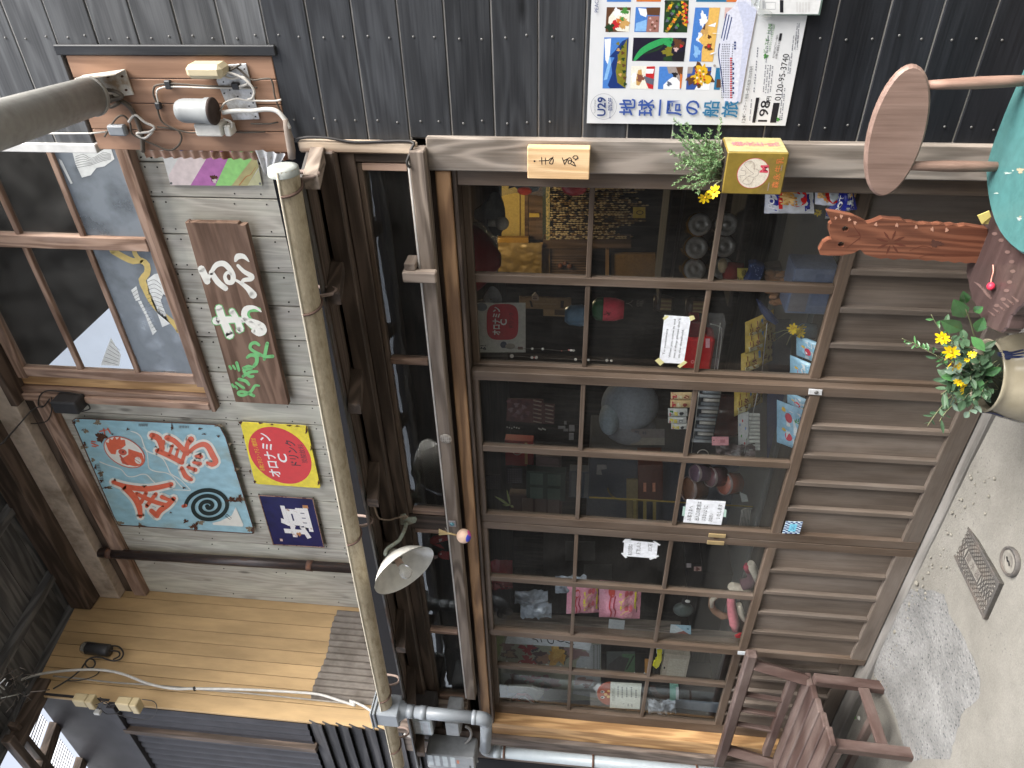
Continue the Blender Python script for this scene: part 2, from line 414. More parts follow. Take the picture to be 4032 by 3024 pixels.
# ------------------------------------------------------------------ ground
CONC = None
def concrete():
    mt, nt, b = nm('street_concrete'); L = nt.links.new
    tc = N(nt, 'ShaderNodeTexCoord')
    n1 = N(nt, 'ShaderNodeTexNoise', i_Scale=1.6, i_Detail=7, i_Roughness=.6); L(tc.outputs['Object'], n1.inputs[0])
    n2 = N(nt, 'ShaderNodeTexNoise', i_Scale=160, i_Detail=3); L(tc.outputs['Object'], n2.inputs[0])
    rp = ramp(nt, [(.3, (.145, .137, .12)), (.5, (.185, .177, .157)), (.72, (.225, .216, .195))]); L(n1.outputs['Fac'], rp.inputs[0])
    n4 = N(nt, 'ShaderNodeTexNoise', i_Scale=11, i_Detail=6, i_Roughness=.7); L(tc.outputs['Object'], n4.inputs[0])
    hv = N(nt, 'ShaderNodeHueSaturation'); L(rp.outputs[0], hv.inputs['Color'])
    ad = N(nt, 'ShaderNodeMath', operation='ADD'); L(n2.outputs['Fac'], ad.inputs[0]); L(n4.outputs['Fac'], ad.inputs[1])
    mr = N(nt, 'ShaderNodeMapRange', n1=.7, n2=1.3, n3=.82, n4=1.15); L(ad.outputs[0], mr.inputs[0]); L(mr.outputs[0], hv.inputs['Value'])
    vo = N(nt, 'ShaderNodeTexVoronoi', i_Scale=45); L(tc.outputs['Object'], vo.inputs['Vector'])
    sp = N(nt, 'ShaderNodeMapRange', n1=.1, n2=.2, n3=.75, n4=0); L(vo.outputs['Distance'], sp.inputs[0])
    n3 = N(nt, 'ShaderNodeTexNoise', i_Scale=5, i_Detail=2); L(tc.outputs['Object'], n3.inputs[0])
    m3 = N(nt, 'ShaderNodeMapRange', n1=.5, n2=.66, n3=0, n4=1); L(n3.outputs['Fac'], m3.inputs[0])
    mm = N(nt, 'ShaderNodeMath', operation='MULTIPLY'); L(sp.outputs[0], mm.inputs[0]); L(m3.outputs[0], mm.inputs[1])
    mx = N(nt, 'ShaderNodeMix', data_type='RGBA'); L(mm.outputs[0], mx.inputs[0]); L(hv.outputs[0], mx.inputs[6]); mx.inputs[7].default_value = (.08, .08, .08, 1)
    L(mx.outputs[2], b.inputs['Base Color']); b.inputs['Roughness'].default_value = .9
    bp = N(nt, 'ShaderNodeBump', i_Strength=.5, i_Distance=.004); L(ad.outputs[0], bp.inputs['Height']); L(bp.outputs[0], b.inputs['Normal'])
    return mt
CONC = concrete()
def gz(x, y):
    """height of the street: nearly level, a hump of old mortar along the sill"""
    h = .012*mnoise.noise((x*1.7, y*1.7, 0))+.004*mnoise.noise((x*9, y*9, 3))
    h += .012*math.exp(-((x+2.75)/.45)**2-((y+.02)/.12)**2)
    h += .034*math.exp(-(max(0, -.03-y)/.11)**2)
    if x < -3.2: h -= .03*min(1, (-3.2-x)/.8)
    return h
mb = MB()
def gfn(u, v):
    x = -5.6+u*6.6; y = -2.6+v*2.75
    return Vector((x, y, gz(x, y)))
mb.grid(gfn, 110, 46)
for a in ((-60, -5.6, -40, 40), (1.0, 60, -40, 40), (-5.6, 1.0, -40, -2.6), (-5.6, 1.0, .15, 40)):
    mb.poly([(a[0], a[2], -.035), (a[1], a[2], -.035), (a[1], a[3], -.035), (a[0], a[3], -.035)])
part('street', mb, CONC, kind='structure')

# exposed-aggregate patch (a sheet on the concrete)
def aggregate():
    mt, nt, b = nm('washed_aggregate'); L = nt.links.new
    tc = N(nt, 'ShaderNodeTexCoord')
    vo = N(nt, 'ShaderNodeTexVoronoi', i_Scale=95); L(tc.outputs['Object'], vo.inputs['Vector'])
    n1 = N(nt, 'ShaderNodeTexNoise', i_Scale=6, i_Detail=6); L(tc.outputs['Object'], n1.inputs[0])
    wh = N(nt, 'ShaderNodeTexWhiteNoise'); L(vo.outputs['Color'], wh.inputs['Vector'])
    rp = ramp(nt, [(0, (.04, .042, .045)), (.18, (.11, .113, .116)), (.5, (.175, .176, .174)), (1, (.23, .23, .226))]); L(wh.outputs['Value'], rp.inputs[0])
    ed = N(nt, 'ShaderNodeMapRange', n1=.28, n2=.45, n3=0, n4=.85); L(vo.outputs['Distance'], ed.inputs[0])
    mx = N(nt, 'ShaderNodeMix', data_type='RGBA'); L(ed.outputs[0], mx.inputs[0]); L(rp.outputs[0], mx.inputs[6]); mx.inputs[7].default_value = (.178, .178, .174, 1)
    hv = N(nt, 'ShaderNodeHueSaturation'); L(mx.outputs[2], hv.inputs['Color'])
    mr = N(nt, 'ShaderNodeMapRange', n1=.3, n2=.7, n3=.75, n4=1.25); L(n1.outputs['Fac'], mr.inputs[0]); L(mr.outputs[0], hv.inputs['Value'])
    L(hv.outputs[0], b.inputs['Base Color']); b.inputs['Roughness'].default_value = .85
    bp = N(nt, 'ShaderNodeBump', i_Strength=.8, i_Distance=.004, invert=True); L(vo.outputs['Distance'], bp.inputs['Height']); L(bp.outputs[0], b.inputs['Normal'])
    return mt
AGG = aggregate()
t = crop(3000, 2300, .46655)
edge = [(1260, 60), (1420, 40), (1560, 90), (1580, 250), (1690, 430), (1800, 650), (1850, 800), (1830, 960), (1690, 1100), (1640, 1260), (1590, 1480), (1200, 1480), (1150, 1250), (1090, 1050), (1010, 830), (1000, 700), (1090, 480), (1200, 250)]
mb = MB()
poly = [az(*t(*p)) for p in edge]
cx = sum(p.x for p in poly)/len(poly); cyv = sum(p.y for p in poly)/len(poly)
def afn(u, v):
    a = u*len(poly); i = int(a) % len(poly); f = a-int(a); p = poly[i].lerp(poly[(i+1) % len(poly)], f)
    x = cx+(p.x-cx)*v; y = cyv+(p.y-cyv)*v
    if v == 1: x += .012*mnoise.noise((a*3, 0, 1)); y += .012*mnoise.noise((a*3, 5, 1))
    return Vector((x, y, gz(x, y)+.005*(1-v**6)+.001))
mb.grid(afn, 72, 10)
part('aggregate_patch', mb, AGG, kind='structure')

# crumbled mortar and grit along the sill
mb = MB(); rr = random.Random(3)
for i in range(110):
    x = rr.uniform(-3.35, -1.9); y = -.05-abs(rr.gauss(0, .05)); s = rr.choice([.003, .004, .006, .008])*(1.7 if (rr.random() < .06 and x < -2.5) else 1)
    mb.ball((x, y, gz(x, y)+s*.3), s, s*rr.uniform(.6, 1), s*.6, 6)
part('mortar_crumbs', mb, flat('mortar', (.19, .18, .155), .95), kind='stuff')

# ------------------------------------------------------------------ threshold under the doors
th = thing('threshold', 'pale worn timber threshold strip along the foot of the sliding doors', 'threshold', (-2.5, 0, 0), kind='structure')
pbox('sill', woods('pale_sill', (.09, .085, .078), (.2, .19, .178), ring=.3, rough=.6, weather=(.18, .178, .175))['X'], th, -4.35, -.75, -.026, .12, -.05, .052, .004)
pbox('sill_base', CONC, th, -4.35, -.75, -.05, .12, -.12, .012, .004)

# ------------------------------------------------------------------ black board wall on the right of the entrance
bw = thing('board_wall', 'tall wall of black charred horizontal boards beside the shop entrance', 'wall', (.4, .02, 0))
Z0, PITCHB = 3.148, .1335
pl_left = []
BACK = flat('board_backing', (.16, .15, .14), .9)
k0 = -12
for k in range(k0, 24):
    zt = Z0-PITCHB*k; zb = zt-PITCHB+.0045
    if zt < -.05: break
    zm = (zt+zb)/2
    xl = -.79 if zm > Z0 else (-.51 if zm > 2.476 else (-.772 if zm > 2.03 else -.752))
    y = jit(.0012)
    # two lengths, so that a board does not run for ever
    cut = .62+.3*((k*7) % 5)/5
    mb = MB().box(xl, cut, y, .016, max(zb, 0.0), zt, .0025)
    bwm = (CHU if zm > 2.45 else CH if zm > 1.45 else CHL)['X']  # board tone steps darker towards the bottom
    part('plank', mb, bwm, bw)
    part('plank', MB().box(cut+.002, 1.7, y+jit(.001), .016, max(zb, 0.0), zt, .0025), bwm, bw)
TNG = flat('bare_tongue', (.42, .40, .37), .8)
for k in range(k0, 23):
    zj = Z0-PITCHB*(k+1); zc2 = zj+.00225
    xl = -.785 if zc2 > Z0+.01 else (-.505 if zc2 > 2.476 else (-.77 if zc2 > 2.03 else -.75))
    if zc2 > .05: pbox('tongue', TNG, bw, xl, 1.7, .0045, .014, zj-.001, zj+.0055, 0)
mb = MB().box(-.505, 1.7, .018, .06, 0, 4.7, 0).box(-.785, -.507, .018, .06, 3.15, 4.7, 0).box(-.76, -.507, .018, .06, 0, 2.47, 0)
part('backing', mb, BACK, bw)
sme = MB().lathe([(0, -.0015), (.003, -.0014), (.0036, 0)], (0, 0, 0), (0, 1, 0), 8).mesh('screw'); sme.materials.append(SCREW)
locs = []
for k in range(k0+6, 23):
    zt = Z0-PITCHB*k
    for fx, zz in ((-.462, .28), (-.462, .75), (-.70, .27), (-.70, .72), (-.05, .3), (-.05, .7), (.36, .28), (.36, .75)):
        z = zt-PITCHB*zz
        if z < .05 or (-.51 > fx > -.79 and 2.476 < z < Z0): continue
        if fx == -.70 and z < 1.6 and z > .95: continue
        locs.append((fx+jit(.006), -.0012, z+jit(.004)))
copies('screw', sme, bw, locs)

# ------------------------------------------------------------------ meter panel let into the black wall
mp_ = thing('wiring_board', 'orange brown plywood wiring board let into the black boards above the gutter', 'wiring board', (-.65, 0, 2.47))
xs = [-.805, -.738, -.655, -.58, -.512]
for a, b in zip(xs, xs[1:]):
    pbox('panel_board', PLY['Z'], mp_, a+.0012, b-.0012, -.004, .014, 2.478, 3.135, .002)
pbox('edge_trim', CH['Z'], mp_, -.512, -.482, -.012, .0, 2.46, 3.16, .003)
# wavy edge of the corrugated sheet behind the panel
mb = MB()
mb.grid(lambda u, v: Vector((-.803-.028*v, -.002+.0075*math.sin((2.48+u*.5)*2*math.pi/.034)+.006*v, 2.48+u*.5)), 120, 2)
part('corrugated_edge', mb, stained('rust_corrugated', (.42, .27, .2), (.2, .09, .05), 14, .5, .6, .7), mp_)
# white corner trim over it
ct = MB().box(-.815, -.786, -.012, .04, 3.14, 4.7, .002)
tag(part('corner_trim', ct, flat('white_trim', (.55, .55, .53), .5)), 'white corner strip on the edge of the black boards above the wiring panel', 'trim')

# ------------------------------------------------------------------ weathered upper wall
YU = .84
uw = thing('upper_wall', 'weathered grey wall of vertical planks behind the old tin signs', 'wall', (-2.5, YU, 3.1))
ys = [520, 650, 788, 937, 1079, 1212, 1345, 1484, 1596, 1674, 1771, 1875, 1974, 2079, 2160, 2246, 2357]
xs = [at(1250, y, YU).x for y in ys]; xs[-1] = -4.38
for a, b in zip(xs, xs[1:]):
    zt = 3.585 if (a+b)/2 > -2.52 else 4.6
    pbox('plank', GREY['Z'], uw, b+.003, a-.003, YU+jit(.003), YU+.02, 2.62, zt, .003)
mb = MB().box(-4.38, -.8, YU+.022, YU+.06, 2.6, 3.6, 0).box(-4.38, -2.57, YU+.022, YU+.06, 3.6, 4.6, 0)
part('backing', mb, BLACK, uw)
sl = []
for a, b in zip(xs, xs[1:]):
    for z in (3.02, 3.16, 3.5, 3.56, 3.95, 4.45):
        for f in (.14, .86):
            if z < 3.57 or b < -2.6: sl.append((a+(b-a)*f, YU-.003, z+jit(.01)))
nme = MB().lathe([(0, -.0015), (.004, -.001), (.0045, .003)], (0, 0, 0), (0, 1, 0), 6).mesh('nail'); nme.materials.append(flat('nail_head', (.03, .025, .022), .7))
copies('nail', nme, uw, sl)
# head rail and plastered band above the planks
pbox('head_rail', WINDW['X'], uw, -4.372, -2.54, YU-.05, YU+.02, 4.6, 4.69, .003)
pbox('wall_plate', DARKW['X'], uw, -4.372, -2.54, YU-.02, YU+.03, 4.692, 4.775, .003)
pbox('plaster_band', stained('old_plaster', (.55, .47, .39), (.25, .2, .15), 5, .5, .7, .9), uw, -4.372, -.8, YU-.09, YU+.03, 4.777, 4.93, .004)
pbox('eave_purlin', DARKW['X'], uw, -4.372, -.8, YU-.2, YU-.05, 4.935, 5.09, .006)

# ------------------------------------------------------------------ upper sliding window
wn = thing('upper_window', 'upper sash window with brown muntins and one pane mended with yellow tape', 'window', (-1.7, YU, 3.58))
zb, z1, z2, ztop = 3.655, 3.985, 4.325, 4.67
xl, xr, xm = -2.355, -.86, -1.565
pbox('sill', WINDW['X'], wn, -2.585, -.81, YU-.055, YU+.02, 3.575, 3.60, .003)
pbox('bottom_rail', WINDW['X'], wn, -2.43, -.81, YU-.03, YU+.012, 3.602, zb, .003)
pbox('top_rail', WINDW['X'], wn, -2.43, -.81, YU-.03, YU+.012, ztop, ztop+.06, .003)
pbox('stile', WINDW['Z'], wn, xl-.06, xl, YU-.028, YU+.012, zb, ztop, .003)
pbox('stile', WINDW['Z'], wn, xm-.034, xm+.034, YU-.034, YU+.012, zb, ztop, .003)
pbox('jamb', HONEY['Z'], wn, -2.488, -2.418, YU-.008, YU+.03, 3.602, 4.74, .003)
pbox('jamb', WINDW['Z'], wn, -2.522, -2.49, YU-.04, YU+.02, 3.602, 4.77, .003)
pbox('jamb', WINDW['Z'], wn, -2.57, -2.525, YU-.06, YU+.02, 3.602, 4.77, .003)
pbox('window_head', DARKW['X'], wn, -2.57, -.81, YU-.12, YU+.02, ztop+.062, 4.775, .003)
panes = []
for (a, b) in ((xl, xm-.034), (xm+.034, -.83)):
    for z in (z1, z2): pbox('muntin', WINDW['X'], wn, a, b, YU-.024, YU+.006, z-.014, z+.014, .003)
    for c, d, g in ((zb, z1-.014, FROST), (z1+.014, z2-.014, DGLASS), (z2+.014, ztop, DGLASS)):
        panes.append(part('pane', MB().box(a, b, YU-.008, YU-.005, c, d, 0), g, wn))
# yellow tape along the crack, sky reflections painted as lined white patches beside it
TAPE = flat('yellow_tape', (.60, .46, .17), .6)
t = crop(0, 1000, .63291)
pr = Print(onY(YU-.0085))
Q = lambda pts: [t(*p) for p in pts]
pr.stroke(Q([(700, -20), (770, 20), (830, 45), (880, 40), (915, 70), (915, 120), (885, 160), (905, 215), (940, 290), (1000, 365), (1080, 430), (1112, 478)]), [24, 24, 24, 22, 24, 26, 30, 26, 22, 20, 20, 20], TAPE, sub=2)
pr.stroke(Q([(830, -70), (840, 0), (885, 50)]), 18, TAPE)
pr.done('mending_tape', panes[0])
RIB = flat('ribbed_slip', (.70, .72, .70), .35, .6); INK = flat('reflection_line', (.05, .05, .055), .6)
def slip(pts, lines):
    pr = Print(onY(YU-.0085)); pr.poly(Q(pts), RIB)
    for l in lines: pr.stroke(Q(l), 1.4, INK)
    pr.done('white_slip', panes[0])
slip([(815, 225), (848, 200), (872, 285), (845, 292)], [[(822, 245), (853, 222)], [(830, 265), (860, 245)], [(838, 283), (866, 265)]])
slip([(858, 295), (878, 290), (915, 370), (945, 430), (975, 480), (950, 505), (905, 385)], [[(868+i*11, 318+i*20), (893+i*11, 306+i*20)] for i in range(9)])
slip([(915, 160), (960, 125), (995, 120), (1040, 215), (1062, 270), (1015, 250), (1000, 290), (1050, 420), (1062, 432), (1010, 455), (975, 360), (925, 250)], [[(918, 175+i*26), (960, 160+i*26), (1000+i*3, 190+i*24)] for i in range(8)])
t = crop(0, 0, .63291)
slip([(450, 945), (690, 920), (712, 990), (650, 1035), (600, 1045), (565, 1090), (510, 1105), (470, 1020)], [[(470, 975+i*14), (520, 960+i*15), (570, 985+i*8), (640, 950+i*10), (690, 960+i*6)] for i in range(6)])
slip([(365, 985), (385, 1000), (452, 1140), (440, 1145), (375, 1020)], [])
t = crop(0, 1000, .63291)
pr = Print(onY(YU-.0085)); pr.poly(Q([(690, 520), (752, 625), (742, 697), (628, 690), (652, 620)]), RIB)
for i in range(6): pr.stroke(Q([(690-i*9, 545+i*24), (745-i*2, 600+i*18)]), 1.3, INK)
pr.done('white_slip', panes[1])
# dim room behind the upper window
part('upper_room', MB().box(-2.6, -.7, YU+1.2, YU+1.25, 3.3, 4.9, 0).box(-2.6, -.7, YU+.1, YU+1.2, 4.85, 4.9, 0), BLACK, kind='structure')

# ------------------------------------------------------------------ main eave over the upper wall
ev = thing('main_eave', 'dark underside of the main eave with rafters above the plank wall', 'eave', (-3, 0, 5))
zs = lambda y: 5.10+(y-YU)*.16
def slope_box(x0, x1, y0, y1, dz, h):
    return [Vector((x, y, zs(y)+dz+k)) for x in (x0, x1) for y in (y0, y1) for k in (0, h)]
SOFF = woods('soffit_grey', (.045, .045, .046), (.13, .128, .125), ring=.5, rough=.75, knots=.2)
yb = [YU+.05, .62, .42, .22, .02, -.18, -.38, -.58]  # outer boards lengthened out of view to cut sky reflections in the window
for a, b in zip(yb, yb[1:]):
    mb = MB().prism([(-.5, a, zs(a)+.06), (-.5, b+.004, zs(b)+.06), (-.5, b+.004, zs(b)+.075), (-.5, a, zs(a)+.075)], (-3.93, 0, 0))
    part('soffit_board', mb, SOFF['X'], ev)
for x in (-4.43, -4.05, -3.4, -2.75, -2.1, -1.45):
    mb = MB().prism([(x, YU, zs(YU)), (x, -.55, zs(-.55)), (x, -.55, zs(-.55)+.058), (x, YU, zs(YU)+.058)], (.055, 0, 0))
    part('rafter', mb, SOFF['Y'], ev)
mb = MB().prism([(-.5, YU+.1, zs(YU)+.1), (-.5, -.6, zs(-.6)+.1), (-.5, -.6, zs(-.6)+.16), (-.5, YU+.1, zs(YU)+.16)], (-3.95, 0, 0))
part('roof_slab', mb, flat('roof_tile_grey', (.06, .06, .065), .7), ev)

# ------------------------------------------------------------------ neighbouring wing on the left
XW = -4.38
wg = thing('side_wing', 'projecting wing with tan board side wall and black sheet metal front', 'building', (XW-.5, .4, 2.4))
zg = lambda y: [Vector((XW, y, 0))]
xt = crop(0, 1974, .63291)
grooves = [axp(*xt(900, a), XW).y for a in (560, 605, 690, 775, 850, 930, 1010, 1085, 1165)]
grooves = [YU+.02]+sorted(grooves, reverse=True)[1:]+[-.01]
for a, b in zip(grooves, grooves[1:]):
    if a-b < .02: continue
    mb = MB().prism([(XW+jit(.0006), a-.002, 2.62), (XW, b+.002, 2.62), (XW, b+.002, zs(b)+.05), (XW, a-.002, zs(a)+.05)], (-.02, 0, 0), bev=.0014)
    part('plank', mb, SIDE['Z'], wg)
part('wall_core', MB().box(XW-4.5, XW-.022, .02, YU, 2.1, 4.94, 0).box(XW-4.5, XW-.3, .02, YU, .0, 2.1, 0), BLACK, wg)
# black ribbed sheet above, lapped black boards below
def ribbed(fn, n, amp, along):
    mb = MB()
    mb.grid(fn, n, 3); return mb
SHEET = flat('black_sheet', (.032, .031, .036), .55, .4, var=.25, scale=8)
mb = MB(); mb.grid(lambda u, v: Vector((XW-.02-u*4.5, -.012-.010*abs(math.sin(u*4.5*math.pi/.075)), 3.12+v*1.25)), 480, 2, smooth=False)
part('ribbed_sheet', mb, SHEET, wg)
pbox('sheet_trim', SHEET, wg, XW-4.5, XW-.0, -.045, .0, 4.375, 4.43)
LAP = woods('black_lap_board', (.012, .012, .014), (.05, .048, .05), ring=.4, rough=.6, knots=0)
for i in range(10):
    zt = 3.11-i*.085
    mb = MB().prism([(XW+.0, -.002, zt), (XW+.0, -.030, zt-.09), (XW+.0, -.020, zt-.09), (XW+.0, .008, zt)], (-4.5, 0, 0))
    part('plank', mb, LAP['X'], wg)
pbox('front_panel', SHEET, wg, XW-4.5, XW-.0, -.004, .018, 4.43, 4.95)
pbox('corner_post', DARKW['Z'], wg, XW-.3, XW-.255, -.05, .0, 3.1, 4.4)
# corrugated skirt at the foot of the tan wall
sk = MB()
def skf(u, v):
    y = YU-.04-u*.67; z = 2.62+v*.545
    return Vector((XW+.018+.009*math.sin(u*.67*2*math.pi/.048), y, z-.03*u+.012*math.sin(u*9)))
sk.grid(skf, 130, 4)
tag(part('corrugated_sheet', sk, stained('weathered_corrugated', (.16, .14, .12), (.10, .085, .07), 6, .45, .65, .8)), 'grey corrugated sheet standing at the foot of the tan side wall', 'corrugated sheet')

# translucent awning roof beyond the wing
aw = thing('glazed_awning', 'bright corrugated clear awning roof between dark beams at the end of the alley', 'awning', (-6, -.8, 4.2))
za = lambda y: 4.962+y*.28
CLR = nm('clear_sheet'); _l = CLR[1].links.new
_t = N(CLR[1], 'ShaderNodeBsdfTranslucent'); _t.inputs[0].default_value = (.92, .94, .96, 1); _tr = N(CLR[1], 'ShaderNodeBsdfTransparent')
_m = N(CLR[1], 'ShaderNodeMixShader', i_Fac=.55); _l(_t.outputs[0], _m.inputs[1]); _l(_tr.outputs[0], _m.inputs[2]); _l(_m.outputs[0], CLR[1].nodes['Material Output'].inputs['Surface'])
RIBD = flat('awning_rib', (.10, .10, .11), .5)
for i in range(9):
    x1 = -4.335-i*.475; x0 = x1-.385
    for (ya, yb2) in ((-.012, -.222), (-.255, -.30)):
        mb = MB(); mb.grid(lambda u, v: Vector((x0+u*.385, ya+(yb2-ya)*v, za(ya+(yb2-ya)*v)+.03)), 2, 2); part('clear_panel', mb, CLR[0], aw)
        mb = MB()
        for k in range(1, 12):
            x = x0+.385*k/12; mb.prism([(x, ya, za(ya)+.024), (x, yb2, za(yb2)+.024), (x, yb2, za(yb2)+.029), (x, ya, za(ya)+.029)], (.0065, 0, 0))
        part('sheet_ribs', mb, RIBD, aw, kind='stuff')
    mb = MB().prism([(x0-.088, 0, za(0)-.03), (x0-.088, -.33, za(-.33)-.03), (x0-.088, -.33, za(-.33)+.022), (x0-.088, 0, za(0)+.022)], (.086, 0, 0)); part('rafter', mb, DARKW['Y'], aw)
for y0, y1 in ((-.253, -.224), (-.35, -.302)): pbox('purlin', DARKW['X'], aw, -8.7, -4.30, y0, y1, za(y0)-.03, za(y0)+.03)
part('verge_beam', MB().prism([(XW+.02, .1, zs(.1)-.09), (XW+.02, -.31, zs(-.31)-.09), (XW+.02, -.31, zs(-.31)-.0), (XW+.02, .1, zs(.1)-.0)], (-.07, 0, 0)), DARKW['Y'], ev)

# ------------------------------------------------------------------ the lower roof in front of the upper wall
le = thing('front_eave', 'small front roof whose dark soffit carries the old gutter over the doors', 'eave', (-2.5, -.1, 2.4))
zl = lambda y: 2.30+(y+.26)*.24
mb = MB().prism([(-.79, YU-.01, zl(YU)+.052), (-.79, -.27, zl(-.27)+.052), (-.79, -.27, zl(-.27)+.06), (-.79, YU-.01, zl(YU)+.06)], (-3.58, 0, 0))
part('roof_sheet', mb, stained('roof_tin', (.12, .115, .11), (.12, .07, .05), 4), le)
for i in range(5):
    a = -.02-i*.05
    mb = MB().prism([(-.79, a+.048, zl(a+.048)+.0455), (-.79, a, zl(a)+.0455), (-.79, a, zl(a)+.051), (-.79, a+.048, zl(a+.048)+.051)], (-3.56, 0, 0)); part('soffit_board', mb, DARKW['X'], le)
for x in (-.775, -1.165, -1.62, -2.1, -2.6, -3.1, -3.6, -4.1):
    mb = MB().prism([(x, .0, zl(0)-.0), (x, -.262, zl(-.262)-.0), (x, -.262, zl(-.262)+.045), (x, .0, zl(0)+.045)], (-.045, 0, 0), bev=.002)
    part('rafter', mb, RAIL['Y'] if x > -.8 else DARKW['Y'], le)

# ------------------------------------------------------------------ timber frame of the shop front
sf = thing('shop_front', 'brown timber frame of beams, posts and rails round the sliding doors', 'shop front', (-2.5, 0, 0))
pbox('lintel_beam', DARKW['X'], sf, -4.36, -.785, -.05, .12, 2.322, 2.385, .004)
pbox('transom_head', DARKW['X'], sf, -4.36, -.785, -.012, .08, 2.27, 2.32, .003)
pbox('header', HONEY['X'] if False else wood('header_wood', (.11, .06, .032), (.32, .19, .10), 'X', ring=.5, rough=.55, knots=.1), sf, -4.2, -.853, -.012, .1, 1.962, 2.012, .003)
pbox('header_gap', DARKW['X'], sf, -4.2, -.785, .012, .1, 2.014, 2.03, .002)
pbox('header_bead', DARKW['X'], sf, -4.2, -.853, .0, .1, 1.945, 1.960, .002)
pbox('kamoi_rail', RAIL['X'], sf, -3.86, -.772, -.062, -.004, 2.028, 2.078, .004)
pbox('white_beading', flat('white_putty', (.62, .6, .56), .6), sf, -3.86, -.795, -.056, -.006, 2.0795, 2.086, .001)
pbox('post', wood('post_wood', (.10, .082, .066), (.30, .255, .215), 'Z', ring=.8, rough=.72, spec=.2, knots=.4, weather=(.24, .23, .215), wamt=.5), sf, -.848, -.743, -.022, .06, .0, 2.03, .004)
pbox('inner_jamb', DOOR['Z'], sf, -.905, -.85, .006, .1, .055, 1.945, .003)
pbox('bracket_block', RAIL['Z'], sf, -1.212, -1.172, -.098, -.064, 2.02, 2.135, .004)
pbox('bracket_arm', RAIL['Y'], sf, -1.172, -1.145, -.085, -.02, 2.09, 2.128, .003)
# dividing posts of the band of glass over the doors
for a, b in ((-.83, -.79), (-2.545, -2.455), (-4.2, -3.98)): pbox('transom_post', DARKW['Z'], sf, a, b, -.006, .07, 2.09, 2.27, .003)
pbox('light_post', HONEY['Z'], sf, -4.325, -4.205, .004, .09, .06, 1.96, .004)
pbox('corner_post', wood('grey_post', (.05, .036, .028), (.19, .15, .125), 'Z', ring=.7, rough=.75, knots=.3, weather=(.17, .15, .135), wamt=.6), sf, -4.60, -4.33, -.018, .1, .0, 2.62, .006)
pbox('pale_batten', RAIL['Z'], sf, -4.02, -3.975, -.045, -.008, 2.09, 2.29, .003)
# rotten end of the eave plate against the black boards
pbox('plate_end', wood('rotten_wood', (.14, .085, .06), (.5, .4, .3), 'Z', ring=.4, rough=.9, knots=.2, weather=(.6, .52, .42), wamt=.8), sf, -.795, -.757, -.03, -.002, 2.06, 2.44, .006)

def transom(label, xa, xb, div, k):
    tr = thing('transom_window', label, 'window', ((xa+xb)/2, .03, 2.09), 'transom windows over the doors')
    pbox('top_rail', DOOR['X'], tr, xa, xb, .0, .03, 2.252, 2.269, .002)
    pbox('bottom_rail', DOOR['X'], tr, xa, xb, .0, .03, 2.088, 2.103, .002)
    ends = [xa]+[v for d in div for v in (d-.012, d+.012)]+[xb]
    for d in div: pbox('muntin', WINDW['Z'], tr, d-.012, d+.012, -.004, .03, 2.104, 2.251, .002)
    for x in (xa+.012, xb-.012): pbox('stile', WINDW['Z'], tr, x-.012, x+.012, -.002, .03, 2.104, 2.251, .002)
    for a, b in zip(ends[::2], ends[1::2]): pbox('pane', GLASS, tr, a, b, .013, .016, 2.102, 2.253, 0)
transom('longer transom window over the doors beside the black boards', -2.45, -.835, [-1.61], 0)
transom('transom window over the doors behind the enamel lamp', -3.975, -2.55, [-3.335], 1)

# ------------------------------------------------------------------ four sliding doors
ZT, ZM1, ZM2, ZG, ZB, ZTOP = 1.918, 1.511, 1.087, .672, .057, 1.944
def door(label, xl, xr, yf, sl, sr, xm, bat, shade):
    d = thing('sliding_door', label, 'door', ((xl+xr)/2, yf, ZB), 'glazed sliding doors of the shop')
    Wd = {'X': DOOR['X'], 'Z': DOOR['Z']}
    yb_ = yf+.034
    pbox('stile', Wd['Z'], d, xl, xl+sl, yf, yb_, ZB, ZTOP, .002)
    pbox('stile', Wd['Z'], d, xr-sr, xr, yf, yb_, ZB, ZTOP, .002)
    a, b = xl+sl, xr-sr
    for z0, z1 in ((ZT, ZTOP), (ZG-.038, ZG), (ZB, ZB+.075)): pbox('rail', PANW['X'] if z0 == ZB else Wd['X'], d, a, b, yf+.0005, yb_, z0, z1, .002)
    m = .0165
    pbox('muntin', Wd['Z'], d, xm-m, xm+m, yf+.003, yb_-.004, ZG, ZT, .002)
    for z in (ZM1, ZM2):
        pbox('muntin', Wd['X'], d, a, xm-m, yf+.006, yb_-.006, z-.009, z+.009, .002)
        pbox('muntin', Wd['X'], d, xm+m, b, yf+.006, yb_-.006, z-.009, z+.009, .002)
    for u, v in ((a, xm-m), (xm+m, b)):
        for z0, z1 in ((ZG, ZM2-.009), (ZM2+.009, ZM1-.009), (ZM1+.009, ZT)):
            pbox('pane', GLASS, d, u-.001, v+.001, yf+.019, yf+.022, z0-.001, z1+.001, 0)
    zl0, zl1 = ZB+.075, ZG-.038
    bats = [a+(b-a)*(i+1)/(bat+1) for i in range(bat)]
    edges = [a]+[w for x in bats for w in (x-.011, x+.011)]+[b]
    for x in bats: pbox('batten', PANW['Z'], d, x-.011, x+.011, yf+.001, yb_, zl0, zl1, .002)
    for u, v in zip(edges[::2], edges[1::2]): pbox('panel', PANW['Z'], d, u-.001, v+.001, yf+.02, yb_-.002, zl0-.001, zl1+.001, 0)
    return d
door1 = door('sliding door next to the tall post, its crisp packets hanging inside', -1.70, -.898, .068, .05, .012, -1.278, 4, 0)
door2 = door('sliding door with the longer Japanese notice, second from the tall post', -2.492, -1.654, .02, .047, .042, -2.053, 4, 0)
door3 = door('sliding door with the pink sweet bags behind it, third from the tall post', -3.356, -2.496, .02, .046, .044, -2.9, 4, 0)
